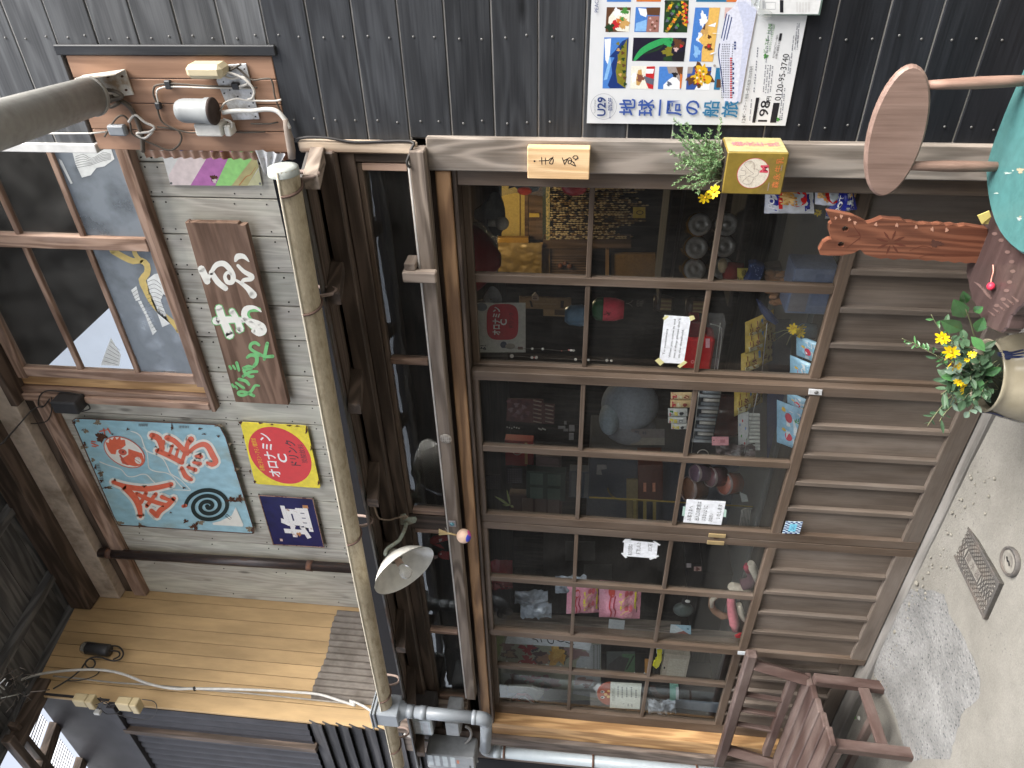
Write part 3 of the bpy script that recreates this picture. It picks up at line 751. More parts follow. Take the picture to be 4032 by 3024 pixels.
door4 = door('sliding door behind the bench back, farthest from the tall post', -4.2, -3.33, .068, .085, .06, -3.723, 5, 0)

# ------------------------------------------------------------------ the room behind the doors
rm = thing('shop_room', 'dark room of the sweet shop behind the sliding doors', 'room', (-2.5, 1.6, 0), kind='structure')
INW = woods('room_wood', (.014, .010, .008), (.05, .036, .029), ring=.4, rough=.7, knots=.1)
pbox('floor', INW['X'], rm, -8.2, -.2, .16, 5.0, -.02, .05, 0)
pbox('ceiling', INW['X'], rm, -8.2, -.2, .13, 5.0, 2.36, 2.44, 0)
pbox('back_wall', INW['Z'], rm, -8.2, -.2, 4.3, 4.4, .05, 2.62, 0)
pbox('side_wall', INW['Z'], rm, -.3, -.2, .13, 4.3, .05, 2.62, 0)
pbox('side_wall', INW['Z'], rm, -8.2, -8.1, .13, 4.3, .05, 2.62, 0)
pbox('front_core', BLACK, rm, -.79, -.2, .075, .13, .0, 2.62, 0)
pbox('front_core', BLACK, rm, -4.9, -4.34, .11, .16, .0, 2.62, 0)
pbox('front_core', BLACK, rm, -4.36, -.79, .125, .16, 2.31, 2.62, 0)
pbox('blackout_board', INW['X'], rm, -5.6, -.79, .60, .63, 2.06, 2.36, 0)  # added dark board that hides the lamplit ceiling behind the transom

# ------------------------------------------------------------------ houses on the other side of the alley (they close the alley and show in the glass)
op = thing('opposite_house', 'dark timber house front across the alley', 'house', (-2, -4.2, 0))
pbox('wall', wood('opposite_wall', (.05, .047, .043), (.14, .13, .12), 'X', ring=.5), op, -10, 3.2, -3.9, -3.6, 0, 3.3, 0)
for x in (-6.5, -3.4, -.6, 2.0):
    pbox('window', wood('opposite_window', (.10, .095, .09), (.2, .19, .18), 'Z'), op, x, x+1.3, -3.59, -3.56, .9, 2.0, 0)
mb = MB().prism([(-10, -3.45, 3.3), (-10, -6.2, 4.0), (-10, -6.2, 4.1), (-10, -3.45, 3.36)], (13.2, 0, 0)); part('roof', mb, flat('opposite_roof', (.10, .10, .11), .6), op)
# ------------------------------------------------------------------ old gutter
CREAM = stained('mouldy_cream', (.42, .355, .245), (.22, .175, .105), 16, .5, .74, .5, .4, stretch=(1, 3, 3), rough2=.8, bump=.08)
gt = thing('gutter', 'long stained cream half round gutter under the edge of the front eave', 'gutter', (-2.4, -.31, 2.36))
GY, GR = -.312, .043
ga, gb = Vector((-.735, GY, 2.377)), Vector((-4.16, GY, 2.452))
def gc(x):
    f = (ga.x-x)/(ga.x-gb.x); return Vector((x, GY, ga.z+(gb.z-ga.z)*f+.012*math.sin(f*math.pi)))
mb = MB(); NG = 60
def gfn2(u, v, r=GR):
    c = gc(ga.x+(gb.x-ga.x)*u); a = math.pi+math.pi*v
    return c+Vector((0, math.cos(a)*r, math.sin(a)*r))
mb.grid(lambda u, v: gfn2(u, v), NG, 12); mb.grid(lambda u, v: gfn2(u, 1-v, GR-.003), NG, 12)
part('trough', mb, CREAM, gt)
mb = MB(); mb.tube([gc(ga.x+(gb.x-ga.x)*i/NG)+Vector((0, -GR, .001)) for i in range(NG+1)], .0042, 6)
part('rim_bead', mb, flat('cream_rim', (.46, .42, .33), .5), gt)
mb = MB(); mb.lathe([(0, 0), (GR*.6, .004), (GR, .0), (GR+.002, -.02)], ga, (1, 0, 0), 20)
part('end_cap', mb, flat('pale_cap', (.30, .32, .30), .5), gt)
STR = flat('strap_iron', (.10, .062, .048), .7)
for (x, y) in ((1145, 748), (1225, 1212), (1455, 2125), (1552, 2748), (1580, 2950)):
    X = at(x, y, GY-.02).x; c = gc(X)
    pts = [c+Vector((.012*math.cos(a), math.cos(a)*(GR+.003), math.sin(a)*(GR+.003))) for a in (math.pi*(1+i/10) for i in range(11))]
    part('strap', MB().tube(pts, .0045, 5), STR, gt)
    h = [c+Vector((0, GR+.003, -.004)), c+Vector((.01, GR-.002, -.04)), c+Vector((.012, GR+.012, -.07)), c+Vector((.012, GR+.035, -.072)), c+Vector((.01, GR+.05, -.045)), c+Vector((.01, GR+.052, .02))]
    part('hook', MB().tube(h, .0062, 6), flat('hook_iron', (.22, .165, .14), .7), gt)

# ------------------------------------------------------------------ hanging name board with brushed letters
t = crop(700, 850, .46414); YS = YU-.062
ns = thing('name_board', 'long brown hanging board with white brushed Japanese name and green words', 'sign', (-1.95, YS, 3.1))
pts = [at(*t(*p), YS) for p in ((60, 55), (505, 62), (520, 78), (575, 78), (940, 1605), (490, 1580))]
part('board', MB().prism(pts, (0, .034, 0), bev=.002), wood('sign_board_wood', (.075, .043, .028), (.19, .12, .085), 'X', ring=.5, rough=.75, knots=.2, weather=(.15, .10, .075), wamt=.6), ns)
pr = Print(onY(YS)); WHT = flat('brushed_white', (.80, .79, .72), .6, var=.04); GRN = flat('brushed_green', (.18, .50, .19), .6, var=.06)
def st(pts, w, mt): pr.stroke([t(*p) for p in pts], [v*.46414 for v in w] if isinstance(w, list) else w*.46414, mt, sub=4)
# green edge under the second letter, then white
for mt, e in ((GRN, 16), (WHT, 0)):
    st([(350, 785), (375, 860), (440, 1010)], [62+e, 60+e, 68+e], mt)
    st([(325, 890), (450, 880), (560, 885)], [66+e, 54+e, 40+e], mt)
    st([(460, 810), (500, 875), (530, 960), (520, 965)], [50+e, 44+e, 60+e, 50+e], mt)
    st([(705, 810), (650, 775), (580, 790), (565, 850), (620, 920), (690, 960), (725, 965), (715, 930), (650, 895), (560, 880)], [14+e, 26+e, 52+e, 50+e, 50+e, 56+e, 52+e, 44+e, 34+e, 36+e], mt) if e == 0 else st([(690, 795), (600, 790), (580, 850), (640, 930), (715, 980)], [20+e, 50+e, 50+e, 56+e, 60+e], mt)
st([(690, 915), (735, 955), (730, 985), (690, 1000), (640, 975)], [30, 34, 40, 44, 36], WHT)
# first letters
st([(200, 450), (225, 500), (250, 555)], [62, 60, 56], WHT)
st([(255, 545), (290, 470), (330, 415), (390, 405), (440, 450), (470, 510), (460, 560), (420, 560), (400, 515), (420, 480), (450, 490)], [26, 34, 46, 48, 46, 44, 44, 38, 30, 26, 24], WHT)
st([(285, 480), (340, 560), (405, 615)], [44, 50, 46], WHT)
st([(480, 540), (520, 560), (590, 610), (640, 670)], [20, 24, 44, 66], WHT)
st([(605, 388), (560, 345), (510, 345), (490, 380)], [8, 40, 54, 24], WHT)
st([(510, 420), (560, 470), (625, 510), (620, 535), (560, 545), (545, 575)], [26, 34, 44, 40, 34, 26], WHT)
# green words
G = lambda p, w: st(p, w, GRN)
G([(520, 1385), (575, 1400), (605, 1430)], [26, 28, 24]); G([(495, 1415), (560, 1460)], [20, 24]); G([(462, 1430), (475, 1450)], 20); G([(490, 1445), (505, 1465)], 18)
G([(690, 1440), (655, 1440), (620, 1490), (560, 1520), (520, 1515), (515, 1495), (545, 1490), (590, 1500), (645, 1525)], [16, 22, 26, 26, 24, 22, 22, 24, 26])
G([(672, 1320), (610, 1325), (555, 1360)], [24, 26, 26]); G([(555, 1290), (600, 1275), (630, 1290), (560, 1310), (610, 1360), (640, 1360)], [20, 26, 24, 26, 26, 22])
G([(500, 1245), (520, 1310)], [26, 22]); G([(440, 1275), (452, 1295)], 20); G([(470, 1270), (488, 1298)], 18)
G([(590, 1200), (620, 1180), (665, 1190), (670, 1240), (645, 1275)], [24, 30, 34, 32, 28])
G([(690, 1095), (660, 1075), (625, 1085), (615, 1120), (650, 1150), (700, 1175), (740, 1195)], [24, 28, 28, 26, 26, 26, 26]); G([(760, 1080), (745, 1150), (735, 1215)], [30, 30, 26]); G([(735, 1195), (805, 1190)], [24, 30]); G([(690, 1185), (705, 1175)], 20)
pr.done('lettering', ns)
part('hanging_nail', MB().tube([at(*t(105, 60), YS-.002), at(*t(95, 40), YS-.01), at(*t(102, 25), YS-.01), at(*t(112, 40), YS-.004)], .0018, 5), IRON, ns)

def blob(pr, cx, cy, r, mat, seed, k=1.0, ry=None, n=30, rough=.45):
    rg = random.Random(seed); ph = [rg.uniform(0, 6.28) for _ in range(4)]; ry = ry or r
    pts = []
    for i in range(n):
        a = 2*math.pi*i/n
        q = 1+rough*(.5*math.sin(3*a+ph[0])+.35*math.sin(5*a+ph[1])+.3*math.sin(9*a+ph[2])+.25*math.sin(14*a+ph[3]))
        pts.append((cx+math.cos(a)*r*q, cy+math.sin(a)*ry*q))
    cpt = (cx, cy)
    pr.tris([cpt]+pts, [(0, i+1, (i+1) % n+1) for i in range(n)], mat)

# ------------------------------------------------------------------ blue tin sign of mosquito coils
t = crop(280, 1630, .45208); YS = YU-.03
RUST = flat('rust_patch', (.085, .04, .026), .95, .1, var=.4, scale=120)
RUST2 = flat('rust_stain', (.20, .16, .11), .9, .15, var=.3, scale=90)
ENB = stained('sky_enamel', (.29, .49, .56), (.27, .31, .26), 5, .52, .78, .3, .5, stretch=(1, 1, .6), bump=.04)
kn = thing('coil_sign', 'rusty pale blue tin sign with orange letters, rooster badge and green mosquito coil', 'sign', (-3.1, YS, 3.6))
cs = [(10, 60), (40, 38), (1250, 92), (1295, 110), (1345, 200), (1590, 1000), (1590, 1038), (1560, 1042), (415, 968), (375, 900), (40, 120)]
mb = MB().prism([at(*t(*p), YS) for p in cs], (0, .006, 0), bev=.0015)
part('plate', mb, ENB, kn)
pr = Print(onY(YS))
ORA = flat('enamel_orange', (.66, .135, .07), .3, .5, var=.08); ENW = flat('enamel_white', (.70, .69, .62), .3, .5, var=.05); RED = flat('badge_red', (.52, .10, .06), .35, .5)
COIL = flat('coil_green', (.007, .017, .014), .5, .3)
S = lambda pts, w, mt, sub=3: pr.stroke([t(*p) for p in pts], [v*.452 for v in w] if isinstance(w, list) else w*.452, mt, sub=sub)
# edge grime
for i, p in enumerate([(60, 60), (130, 150), (230, 75), (110, 290), (190, 400), (260, 520), (330, 640), (420, 950), (600, 970), (1050, 985), (1130, 945), (1560, 1000), (1380, 260), (1440, 480), (1480, 740), (1290, 100)]):
    blob(pr, *t(*p), 7+3*(i % 4), RUST2, i, ry=6+2*(i % 3))
S([(520, 150), (570, 165), (610, 200), (630, 260), (660, 320), (740, 355), (800, 390), (840, 460), (870, 520), (950, 570), (1010, 630), (1040, 660)], [5, 10, 10, 10, 10, 9, 9, 9, 9, 8, 7, 5], ENW)
S([(625, 290), (660, 330), (670, 400), (680, 470), (740, 500), (820, 510), (880, 540), (930, 600), (970, 640)], 8, ENW)
S([(250, 415), (310, 440), (390, 465), (440, 485), (490, 540), (550, 545), (610, 525), (660, 530), (700, 570), (730, 600)], 8, ENW)
S([(890, 660), (980, 662), (1040, 665)], 6, ENW)
bird = [([(705, 185), (765, 215), (795, 300)], [50, 56, 46]), ([(750, 318), (850, 360), (965, 420)], [40, 46, 44]), ([(835, 205), (895, 230), (955, 285), (1010, 340)], [48, 46, 44, 50]),
        ([(805, 240), (780, 325)], 36), ([(885, 275), (852, 362)], 26), ([(935, 305), (908, 388)], 26), ([(995, 335), (965, 418)], 34), ([(1045, 220), (1012, 270), (1005, 340)], [58, 40, 44]),
        ([(1030, 330), (1085, 285), (1150, 262), (1195, 285), (1235, 360), (1262, 415), (1225, 440), (1185, 420)], [34, 38, 46, 50, 52, 48, 40, 22]),
        ([(1085, 365), (1135, 370)], [22, 34]), ([(1065, 420), (1125, 432)], [22, 36]), ([(1015, 460), (1085, 485)], [22, 38]), ([(965, 470), (1000, 540), (1050, 570)], [36, 46, 30])]
gold = [([(365, 590), (500, 635), (680, 650), (875, 610)], [30, 46, 48, 40]), ([(460, 635), (550, 720), (595, 810), (605, 890)], [46, 58, 52, 34]),
        ([(655, 685), (610, 770)], 34), ([(740, 695), (660, 800)], 34), ([(570, 690), (660, 735), (750, 770), (830, 790)], [30, 38, 38, 34]), ([(790, 720), (850, 745)], [36, 30]),
        ([(895, 735), (845, 790), (780, 835), (750, 880)], [42, 46, 50, 44]), ([(700, 840), (750, 885)], [40, 46])]
for ch in (bird, gold):
    for p, w in ch: S(p, [v+40 for v in w] if isinstance(w, list) else w+40, ENW)
for ch in (bird, gold):
    for p, w in ch: S(p, w, ORA)
# rooster badge
def el(cx, cy, a, b, rot, mt):
    c, d = math.cos(rot), math.sin(rot)
    pr.poly([t(cx+a*math.cos(q)*c-b*math.sin(q)*d, cy+a*math.cos(q)*d+b*math.sin(q)*c) for q in (2*math.pi*i/36 for i in range(36))], mt)
el(466, 330, 196, 118, .5, RED); el(466, 330, 188, 110, .5, ENW)
pr.poly([t(*p) for p in [(310, 270), (300, 240), (330, 250), (335, 205), (360, 225), (380, 190), (400, 222), (430, 190), (435, 225), (470, 220), (478, 270), (440, 300), (400, 310), (390, 350), (350, 345), (325, 310)]], ORA)
pr.poly([t(*p) for p in [(500, 300), (560, 320), (620, 340), (640, 400), (615, 445), (560, 455), (500, 440), (450, 430), (430, 390), (470, 370), (500, 350)]], ORA)
el(450, 330, 38, 26, .3, RED); el(585, 402, 34, 26, .9, ENW); S([(545, 385), (600, 420)], 5, RED)
for i in range(7): S([(520+i*14, 330+i*5), (530+i*12, 360+i*6)], 4, RED, 1)
el(455, 328, 7, 7, 0, COIL)
S([(430, 360), (470, 420), (500, 440)], [16, 22, 10], RED)
# coil
sp = []
for i in range(120):
    a = i/119*2*math.pi*2.85; r = 12+i/119*178
    sp.append((1195+r*math.cos(a+4.05)*1.08-.06*r*math.sin(a), 800-r*math.sin(a+4.05)*.80))
S(sp, 34, COIL, 1); el(1187, 800, 20, 16, 0, COIL)
S([sp[-1], (sp[-1][0]-22, sp[-1][1]+6)], 30, ORA, 1)
# white ground of the small trade mark
pr.poly([t(*p) for p in [(1435, 808), (1502, 960), (1495, 978), (1240, 962), (1232, 945), (1300, 930), (1400, 880)]], ENW)
S([(1360, 870), (1400, 905), (1385, 915), (1345, 885), (1360, 870)], 4, COIL, 1)
# faded chop at the head of the sign
for p in ([(180, 235), (215, 240)], [(178, 250), (240, 275)], [(185, 275), (220, 282)], [(250, 150), (330, 130)], [(285, 125), (300, 190)], [(320, 120), (345, 165)]): S(p, 9, ORA, 1)
blob(pr, *t(262, 200), 20, RUST, 41, ry=17)
for i, (p, r, q) in enumerate([((260, 180), 16, 12), ((360, 172), 12, 5), ((497, 130), 13, 9), ((740, 283), 11, 6), ((1400, 745), 42, 20), ((1465, 735), 26, 26), ((1080, 975), 26, 30), ((1000, 930), 20, 14), ((880, 110), 8, 28), ((1125, 125), 16, 8), ((1160, 172), 18, 5),
        ((105, 135), 10, 7), ((265, 580), 14, 14), ((310, 640), 34, 7), ((985, 640), 12, 8), ((800, 800), 12, 6), ((600, 972), 60, 5), ((450, 968), 30, 4), ((1580, 1010), 9, 22), ((30, 70), 12, 12), ((1285, 190), 12, 8), ((870, 855), 10, 6), ((640, 625), 16, 9), ((120, 260), 10, 20), ((215, 460), 9, 18)]):
    blob(pr, *t(*p), r*.45, RUST, 100+i, ry=q*.45, rough=.7)
for i in range(9): S([(595+i*9, 82), (595+i*9+random.uniform(-2, 2), 102)], 4, RUST, 1)
for i in range(7): S([(945+i*13, 100), (945+i*13, 118)], 4, RUST, 1)
for i in range(14): S([(1380+i*6, 330+i*18), (1405+i*5, 350+i*18)], 3, RUST, 1)
for i in range(12): S([(225+i*3, 430+i*14), (250+i*4, 432+i*14)], 3.5, RUST, 1)
pr.done('artwork', kn)
# rolled rim of the sign, rusted
mb = MB(); mb.tube([at(*t(*p), YS-.001) for p in cs], .0035, 6, closed=True)
part('rolled_rim', mb, IRON, kn)

# ------------------------------------------------------------------ yellow and red drink sign
t = crop(280, 1630, .45208); YS = YU-.026
dk = thing('drink_sign', 'yellow enamel sign with a red disc and white katakana drink name', 'sign', (-2.9, YS, 3.1))
cs = [(1470, 70), (2035, 102), (2055, 115), (2170, 630), (2165, 648), (1625, 612), (1605, 600), (1590, 560)]
W3 = [at(*t(*p), YS) for p in cs]
part('plate', MB().prism(W3, (0, .005, 0), bev=.001), stained('yellow_enamel', (.74, .60, .015), (.4, .33, .05), 7, .6, .9, .25, .5, bump=.02), dk)
x0 = min(p.x for p in W3); x1 = max(p.x for p in W3); zb0 = (W3[1].z+W3[4].z)/2; zt0 = (W3[0].z+W3[6].z)/2; w = x1-x0; h = zt0-zb0
ERED = flat('enamel_red', (.60, .022, .022), .3, .5, var=.05); EW2 = flat('enamel_letter_white', (.78, .78, .76), .35, .5, var=.03); EBK = flat('enamel_black', (.012, .012, .016), .4, .5); EYL = flat('enamel_yellow', (.74, .55, .02), .4)
pr = Print(frame((x0, YS, zb0), (1, 0, 0), (0, 0, 1), (0, -1, 0)))
pr.disc(w*.5, h*.50, w*.455, h*.475, ERED, 48)
pr.text('オロナミン', w*.5, h*.66, h*.20, EW2, w=w*.70, bold=.02)
pr.text('C', w*.47, h*.47, h*.19, EW2, w=w*.14, bold=.02)
pr.text('ドリンク', w*.56, h*.29, h*.17, EBK, w=w*.40, bold=.02)
pr.text('炭酸飲料', w*.56, h*.135, h*.10, EBK, w=w*.30)
pr.text('各種ビタミン・アミノ酸添加', w*.5, h*.845, h*.085, EYL, w=w*.52)
pr.fn = (lambda f_: lambda u, v, l: f_(u, v, .0002+l))(onY(YS))
for i, (p, r, q) in enumerate([((1475, 75), 7, 6), ((1650, 80), 8, 3), ((1750, 92), 6, 3), ((1970, 105), 8, 3), ((2050, 140), 4, 14), ((2155, 600), 4, 9), ((1600, 590), 5, 6), ((1560, 500), 3, 8), ((2090, 300), 3, 9), ((1500, 200), 3, 8), ((1900, 100), 10, 3)]): blob(pr, *t(*p), r, RUST, 300+i, ry=q)
pr.done('artwork', dk)

# ------------------------------------------------------------------ navy salt sign
so = thing('salt_sign', 'small navy enamel sign with one white worn kanji and rusty rim', 'sign', (-3.4, YS, 3.1))
cs = [(1635, 706), (2105, 737), (2205, 1160), (1762, 1134)]
W3 = [at(*t(*p), YS) for p in cs]
part('plate', MB().prism(W3, (0, .006, 0), bev=.001), stained('navy_enamel', (.005, .006, .075), (.015, .014, .04), 5, .5, .8, .35, .25, bump=.02), so)
part('rolled_rim', MB().tube([p+Vector((0, -.002, 0)) for p in W3], .004, 6, closed=True), stained('salt_rim', (.34, .22, .16), (.12, .05, .03), 40, .5, .6, .7), so)
x0 = (W3[2].x+W3[3].x)/2; x1 = W3[0].x; x0 = min(p.x for p in W3); zb0 = (W3[1].z+W3[2].z)/2; zt0 = (W3[0].z+W3[3].z)/2; w = x1-x0; h = zt0-zb0
pr = Print(frame((x0, YS, zb0), (1, 0, 0), (0, 0, 1), (0, -1, 0)))
WORN = stained('worn_white', (.74, .73, .71), (.33, .17, .10), 30, .6, .72, .4)
pr.text('塩', w*.5, h*.43, h*.60, WORN, w=w*.66, bold=.035)
TAN = flat('tan_chip', (.42, .20, .08), .6); PEACH = flat('peach_fade', (.62, .43, .36), .5)
pr.rect(w*.80, h*.12, w*.86, h*.22, TAN); pr.rect(w*.08, h*.80, w*.13, h*.85, PEACH)
blob(pr, w*.26, h*.44, .016, TAN, 5); blob(pr, w*.22, h*.5, .009, PEACH, 6)
pr.done('artwork', so)

# ------------------------------------------------------------------ striped scrap of an old sign behind the wiring panel
t = crop(0, 0, .63291); YS = YU-.012
sp_ = thing('striped_plate', 'white tin plate with pink, purple and green diagonal stripes', 'sign', (-1.15, YS, 3.2))
cs = [(985, 880), (1580, 880), (1632, 1155), (1060, 1150)]
part('plate', MB().prism([at(*t(*p), YS) for p in cs], (0, .004, 0), bev=.0008), stained('white_tin', (.62, .62, .60), (.42, .41, .38), 6, .5, .8, .3), sp_)
pr = Print(onY(YS)); Tq = lambda *p: [t(*q) for q in p]
pr.poly(Tq((1165, 885), (1345, 885), (1310, 950), (1185, 1152), (1060, 1152), (1050, 1090)), flat('pale_pink', (.66, .57, .56), .4))
pr.poly(Tq((1345, 885), (1460, 885), (1460, 945), (1340, 1155), (1185, 1153)), flat('stripe_purple', (.42, .15, .38), .4))
pr.poly(Tq((1460, 900), (1560, 885), (1590, 960), (1480, 1155), (1340, 1155)), flat('stripe_green', (.28, .60, .19), .4))
pr.poly(Tq((1590, 960), (1610, 1040), (1540, 1155), (1440, 1155)), flat('stripe_tan', (.42, .38, .18), .5))
pr.poly(Tq((1610, 1050), (1630, 1152), (1540, 1155)), flat('stripe_cream', (.50, .50, .30), .5))
pr.poly(Tq((1075, 905), (1165, 905), (1165, 940), (1120, 975), (1085, 940)), flat('blue_print', (.06, .10, .28), .4))
blob(pr, *t(1330, 1108), 13, RUST, 9); blob(pr, *t(1335, 1125), 8, flat('chip_white', (.6, .55, .5)), 10)
pr.stroke(Tq((1490, 1150), (1530, 1100), (1560, 1085), (1590, 1040)), [5, 4, 3, 2], TAN)
for p in ((1065, 1140), (1618, 1142)): pr.disc(*t(*p), 5, 5, SCREW)
pr.done('artwork', sp_)

# ------------------------------------------------------------------ small name plate on the post
t = crop(1780, 600, .36166); YS = -.058
npl = thing('name_plate', 'small pale wooden block lettered in black fixed to the brown post', 'sign', (-.8, YS, 1.6))
part('block', MB().box(-.853, -.757, YS, -.024, 1.522, 1.711, .002), wood('pale_pine', (.50, .31, .15), (.74, .53, .31), 'Z', ring=.8, rough=.55, knots=0, objvar=0, ringamt=.4), npl)
pr = Print(onY(YS)); T2 = lambda *p: [t(*q) for q in p]
def sk2(w, *p): pr.stroke(T2(*p), w*.36, EBK, sub=4)
pr.disc(*t(898, 95), 3.6, 3.6, EBK)
sk2(9, (950, 92), (1000, 90), (1050, 88)); sk2(9, (975, 55), (978, 130)); sk2(8, (1015, 60), (1018, 130)); sk2(9, (1050, 88), (1085, 60), (1102, 85), (1090, 125), (1062, 118), (1068, 95), (1100, 50))
sk2(9, (1200, 60), (1225, 130), (1215, 95), (1255, 70)); sk2(9, (1225, 130), (1270, 60), (1300, 75), (1290, 120), (1265, 118), (1275, 85), (1330, 110)); sk2(9, (1300, 130), (1345, 148), (1320, 110)); sk2(9, (1335, 35), (1315, 55), (1350, 75), (1368, 45), (1345, 35)); sk2(8, (1340, 85), (1375, 60))
pr.done('lettering', npl)
# ------------------------------------------------------------------ enamel lamp on a gooseneck
t = crop(1380, 1950, .27125)
lp = thing('wall_lamp', 'white enamel shade lamp with clear bulb on a pale green gooseneck', 'lamp', at(*t(800, 420), -.05))
axl = (-.51*FW + .86*(-.68*UP - .73*RT)).normalized()          # the way the shade opens
rc = at(*t(780, 1085), -.30)
VERD = stained('verdigris', (.30, .34, .28), (.22, .17, .12), 22, .5, .65, .6)
ENS = stained('shade_enamel', (.62, .61, .56), (.45, .36, .24), 5, .62, .9, .22, .6, bump=.01)
mb = MB(); prof = [(.02, -.085), (.05, -.078), (.085, -.058), (.118, -.028), (.140, .0), (.142, .002)]
mb.lathe(prof, rc, axl, 48); mb.lathe([(r-.001 if i < 5 else r, h+.003) for i, (r, h) in enumerate(prof)], rc, axl, 48)
part('shade', mb, ENS, lp)
part('collar', MB().lathe([(.0, -.10), (.026, -.10), (.028, -.06), (.024, -.056), (.018, -.056)], rc, axl, 20), flat('collar_grey', (.18, .17, .14), .6), lp)
part('socket', MB().lathe([(.015, -.062), (.015, -.03), (.012, -.028)], rc, axl, 16), flat('socket_peach', (.5, .36, .28), .5), lp)
CLRG = nm('bulb_glass'); CLRG[2].inputs['Transmission Weight'].default_value = .85; CLRG[2].inputs['Roughness'].default_value = .03; CLRG[2].inputs['Base Color'].default_value = (.95, .95, .92, 1)
part('bulb', MB().lathe([(.011, -.032), (.013, -.02), (.024, -.002), (.028, .012), (.024, .028), (.012, .038), (0, .041)], rc, axl, 20), CLRG[0], lp)
P0 = [at(*t(x, y), Y) for x, y, Y in ((810, 405, -.055), (795, 470, -.10), (760, 560, -.15), (700, 660, -.19), (600, 730, -.22), (525, 790, -.245), (508, 860, -.26))]+[rc-axl*.12, rc-axl*.08]
part('gooseneck', MB().tube(P0, .0085, 10), VERD, lp)
part('base_plate', MB().prism([at(*t(*p), -.056) for p in ((720, 300), (790, 290), (830, 340), (940, 335), (960, 365), (945, 400), (870, 430), (800, 440), (725, 430))], (0, .012, 0), bev=.002), VERD, lp)
part('cable', MB().tube([at(*t(x, y), Y) for x, y, Y in ((350, 180, -.2), (390, 300, -.15), (440, 345, -.1), (560, 360, -.08), (650, 335, -.075), (740, 315, -.07), (800, 300, -.065), (820, 320, -.065), (760, 345, -.065))], .0038, 6), flat('cord_tan', (.32, .25, .19), .7), lp)

# ------------------------------------------------------------------ kendama ball with straw, hung on the rail
kb = thing('ball_ornament', 'pale wooden ball with blue and pink patches and straw tassel hung on the rail', 'ornament', at(*t(1600, 590), -.12))
c = at(*t(1645, 592), -.11)
PW = flat('pale_ball', (.70, .50, .38), .4)
part('ball', MB().ball(c, .032, n=24), PW, kb)
def cap(name, d, ang, mt):
    d = Vector(d).normalized(); a = d.orthogonal().normalized(); b = d.cross(a); mb = MB(); r = .0324
    mb.grid(lambda u, v: c+(d*math.cos(v*ang)+(a*math.cos(u*2*math.pi)+b*math.sin(u*2*math.pi))*math.sin(v*ang))*r, 24, 4)
    part(name, mb, mt, kb)
cap('blue_patch', -UP*.8-RT*.18-FW*.55, .62, flat('ball_blue', (.045, .07, .62), .4)); cap('pink_patch', -UP*.9+RT*.42-FW*.25, .55, flat('ball_pink', (.7, .12, .3), .4))
mb = MB(); ST0 = at(*t(1450, 560), -.115)
for i in range(16):
    e = at(*t(1275+random.uniform(0, 20), 490+i*6), -.11-.012*random.random()); mb.tube([at(*t(1545, 572+(i % 4)*5), -.11), ST0+Vector((0, jit(.003), jit(.003))), e], .0016, 4)
mb.tube([ST0+Vector((.003, 0, -.006)), ST0+Vector((.003, -.004, .006))], .004, 5)
part('straw_tassel', mb, flat('straw', (.62, .48, .25), .8), kb)
part('cord', MB().tube([ST0, at(*t(1390, 500), -.07), at(*t(1370, 470), -.064)], .001, 4), flat('string', (.5, .45, .35)), kb)

# coin-like medallion and little square plate on the rail
cn = tag(part('medallion', MB().lathe([(0, -.004), (.02, -.004), (.024, -.002), (.025, 0)], (0, 0, 0), (0, 1, 0), 28), stained('glass_coin', (.24, .21, .18), (.38, .35, .31), 60, .45, .55, .35, .5), loc=at(1755, 1727, -.064)), 'round grey medallion stuck on the rail below the transom', 'medallion')
pr = Print(frame((at(1755, 1727, -.064)), (1, 0, 0), (0, 0, 1), (0, -1, 0)), .0045)
LG = flat('coin_line', (.45, .43, .4), .4)
for k in range(4): pr.stroke([(-.014, -.012+k*.008), (.014, -.012+k*.008)], .0016, LG)
for k in (-.006, .006): pr.stroke([(k, -.014), (k, .014)], .0016, LG)
pr.done('relief', cn)
sq = thing('eye_plate', 'small square plate with a blue eye on the rail above the lamp', 'plate', at(1781, 2060, -.063))
c0 = at(1781, 2060, -.063); part('plate', MB().box(c0.x-.019, c0.x+.019, -.069, -.0625, c0.z-.017, c0.z+.017, .002), flat('plate_pewter', (.35, .33, .34), .35, .5, .5), sq)
part('eye', MB().lathe([(0, -.006), (.007, -.005), (.011, 0)], (c0.x, -.069, c0.z), (0, 1, 0), 16), flat('eye_blue', (.12, .30, .36), .25, .6), sq)

# ------------------------------------------------------------------ grey pipe from the gutter to the ground
t = crop(1450, 2620, .27125)
PVC = flat('pvc_grey', (.185, .205, .225), .38, .45, var=.05); PVC2 = flat('pvc_pale', (.29, .33, .355), .4, .45, var=.06)
dp = thing('downpipe', 'grey plastic drainpipe elbowing down from the end of the gutter', 'drainpipe', at(*t(420, 650), GY))
f = lambda x, y, Y=GY-.02: at(*t(x, y), Y)
c0 = gc(at(*t(420, 650), GY).x)
part('collector', MB().box(c0.x-.055, c0.x+.055, GY-.062, GY+.055, c0.z-.085, c0.z+.03, .006), PVC, dp)
part('collector_lip', MB().box(c0.x-.065, c0.x+.065, GY-.07, GY+.06, c0.z+.03, c0.z+.045, .003).box(c0.x-.072, c0.x+.072, GY-.075, GY+.063, c0.z+.046, c0.z+.053, .002), PVC, dp)
part('funnel', MB().lathe([(.055, 0), (.034, -.03), (.034, -.06)], (c0.x, GY, c0.z-.083), (0, 0, 1), 20), PVC, dp)
zA = f(1690, 640).z; e1 = Vector((c0.x, GY, zA))
e2 = at(*t(1700, 1235), -.14)
part('pipe', MB().tube([Vector((c0.x, GY, c0.z-.12)), e1+Vector((0, 0, .045))], .031, 20), PVC, dp)
dv = (e2-e1).normalized()
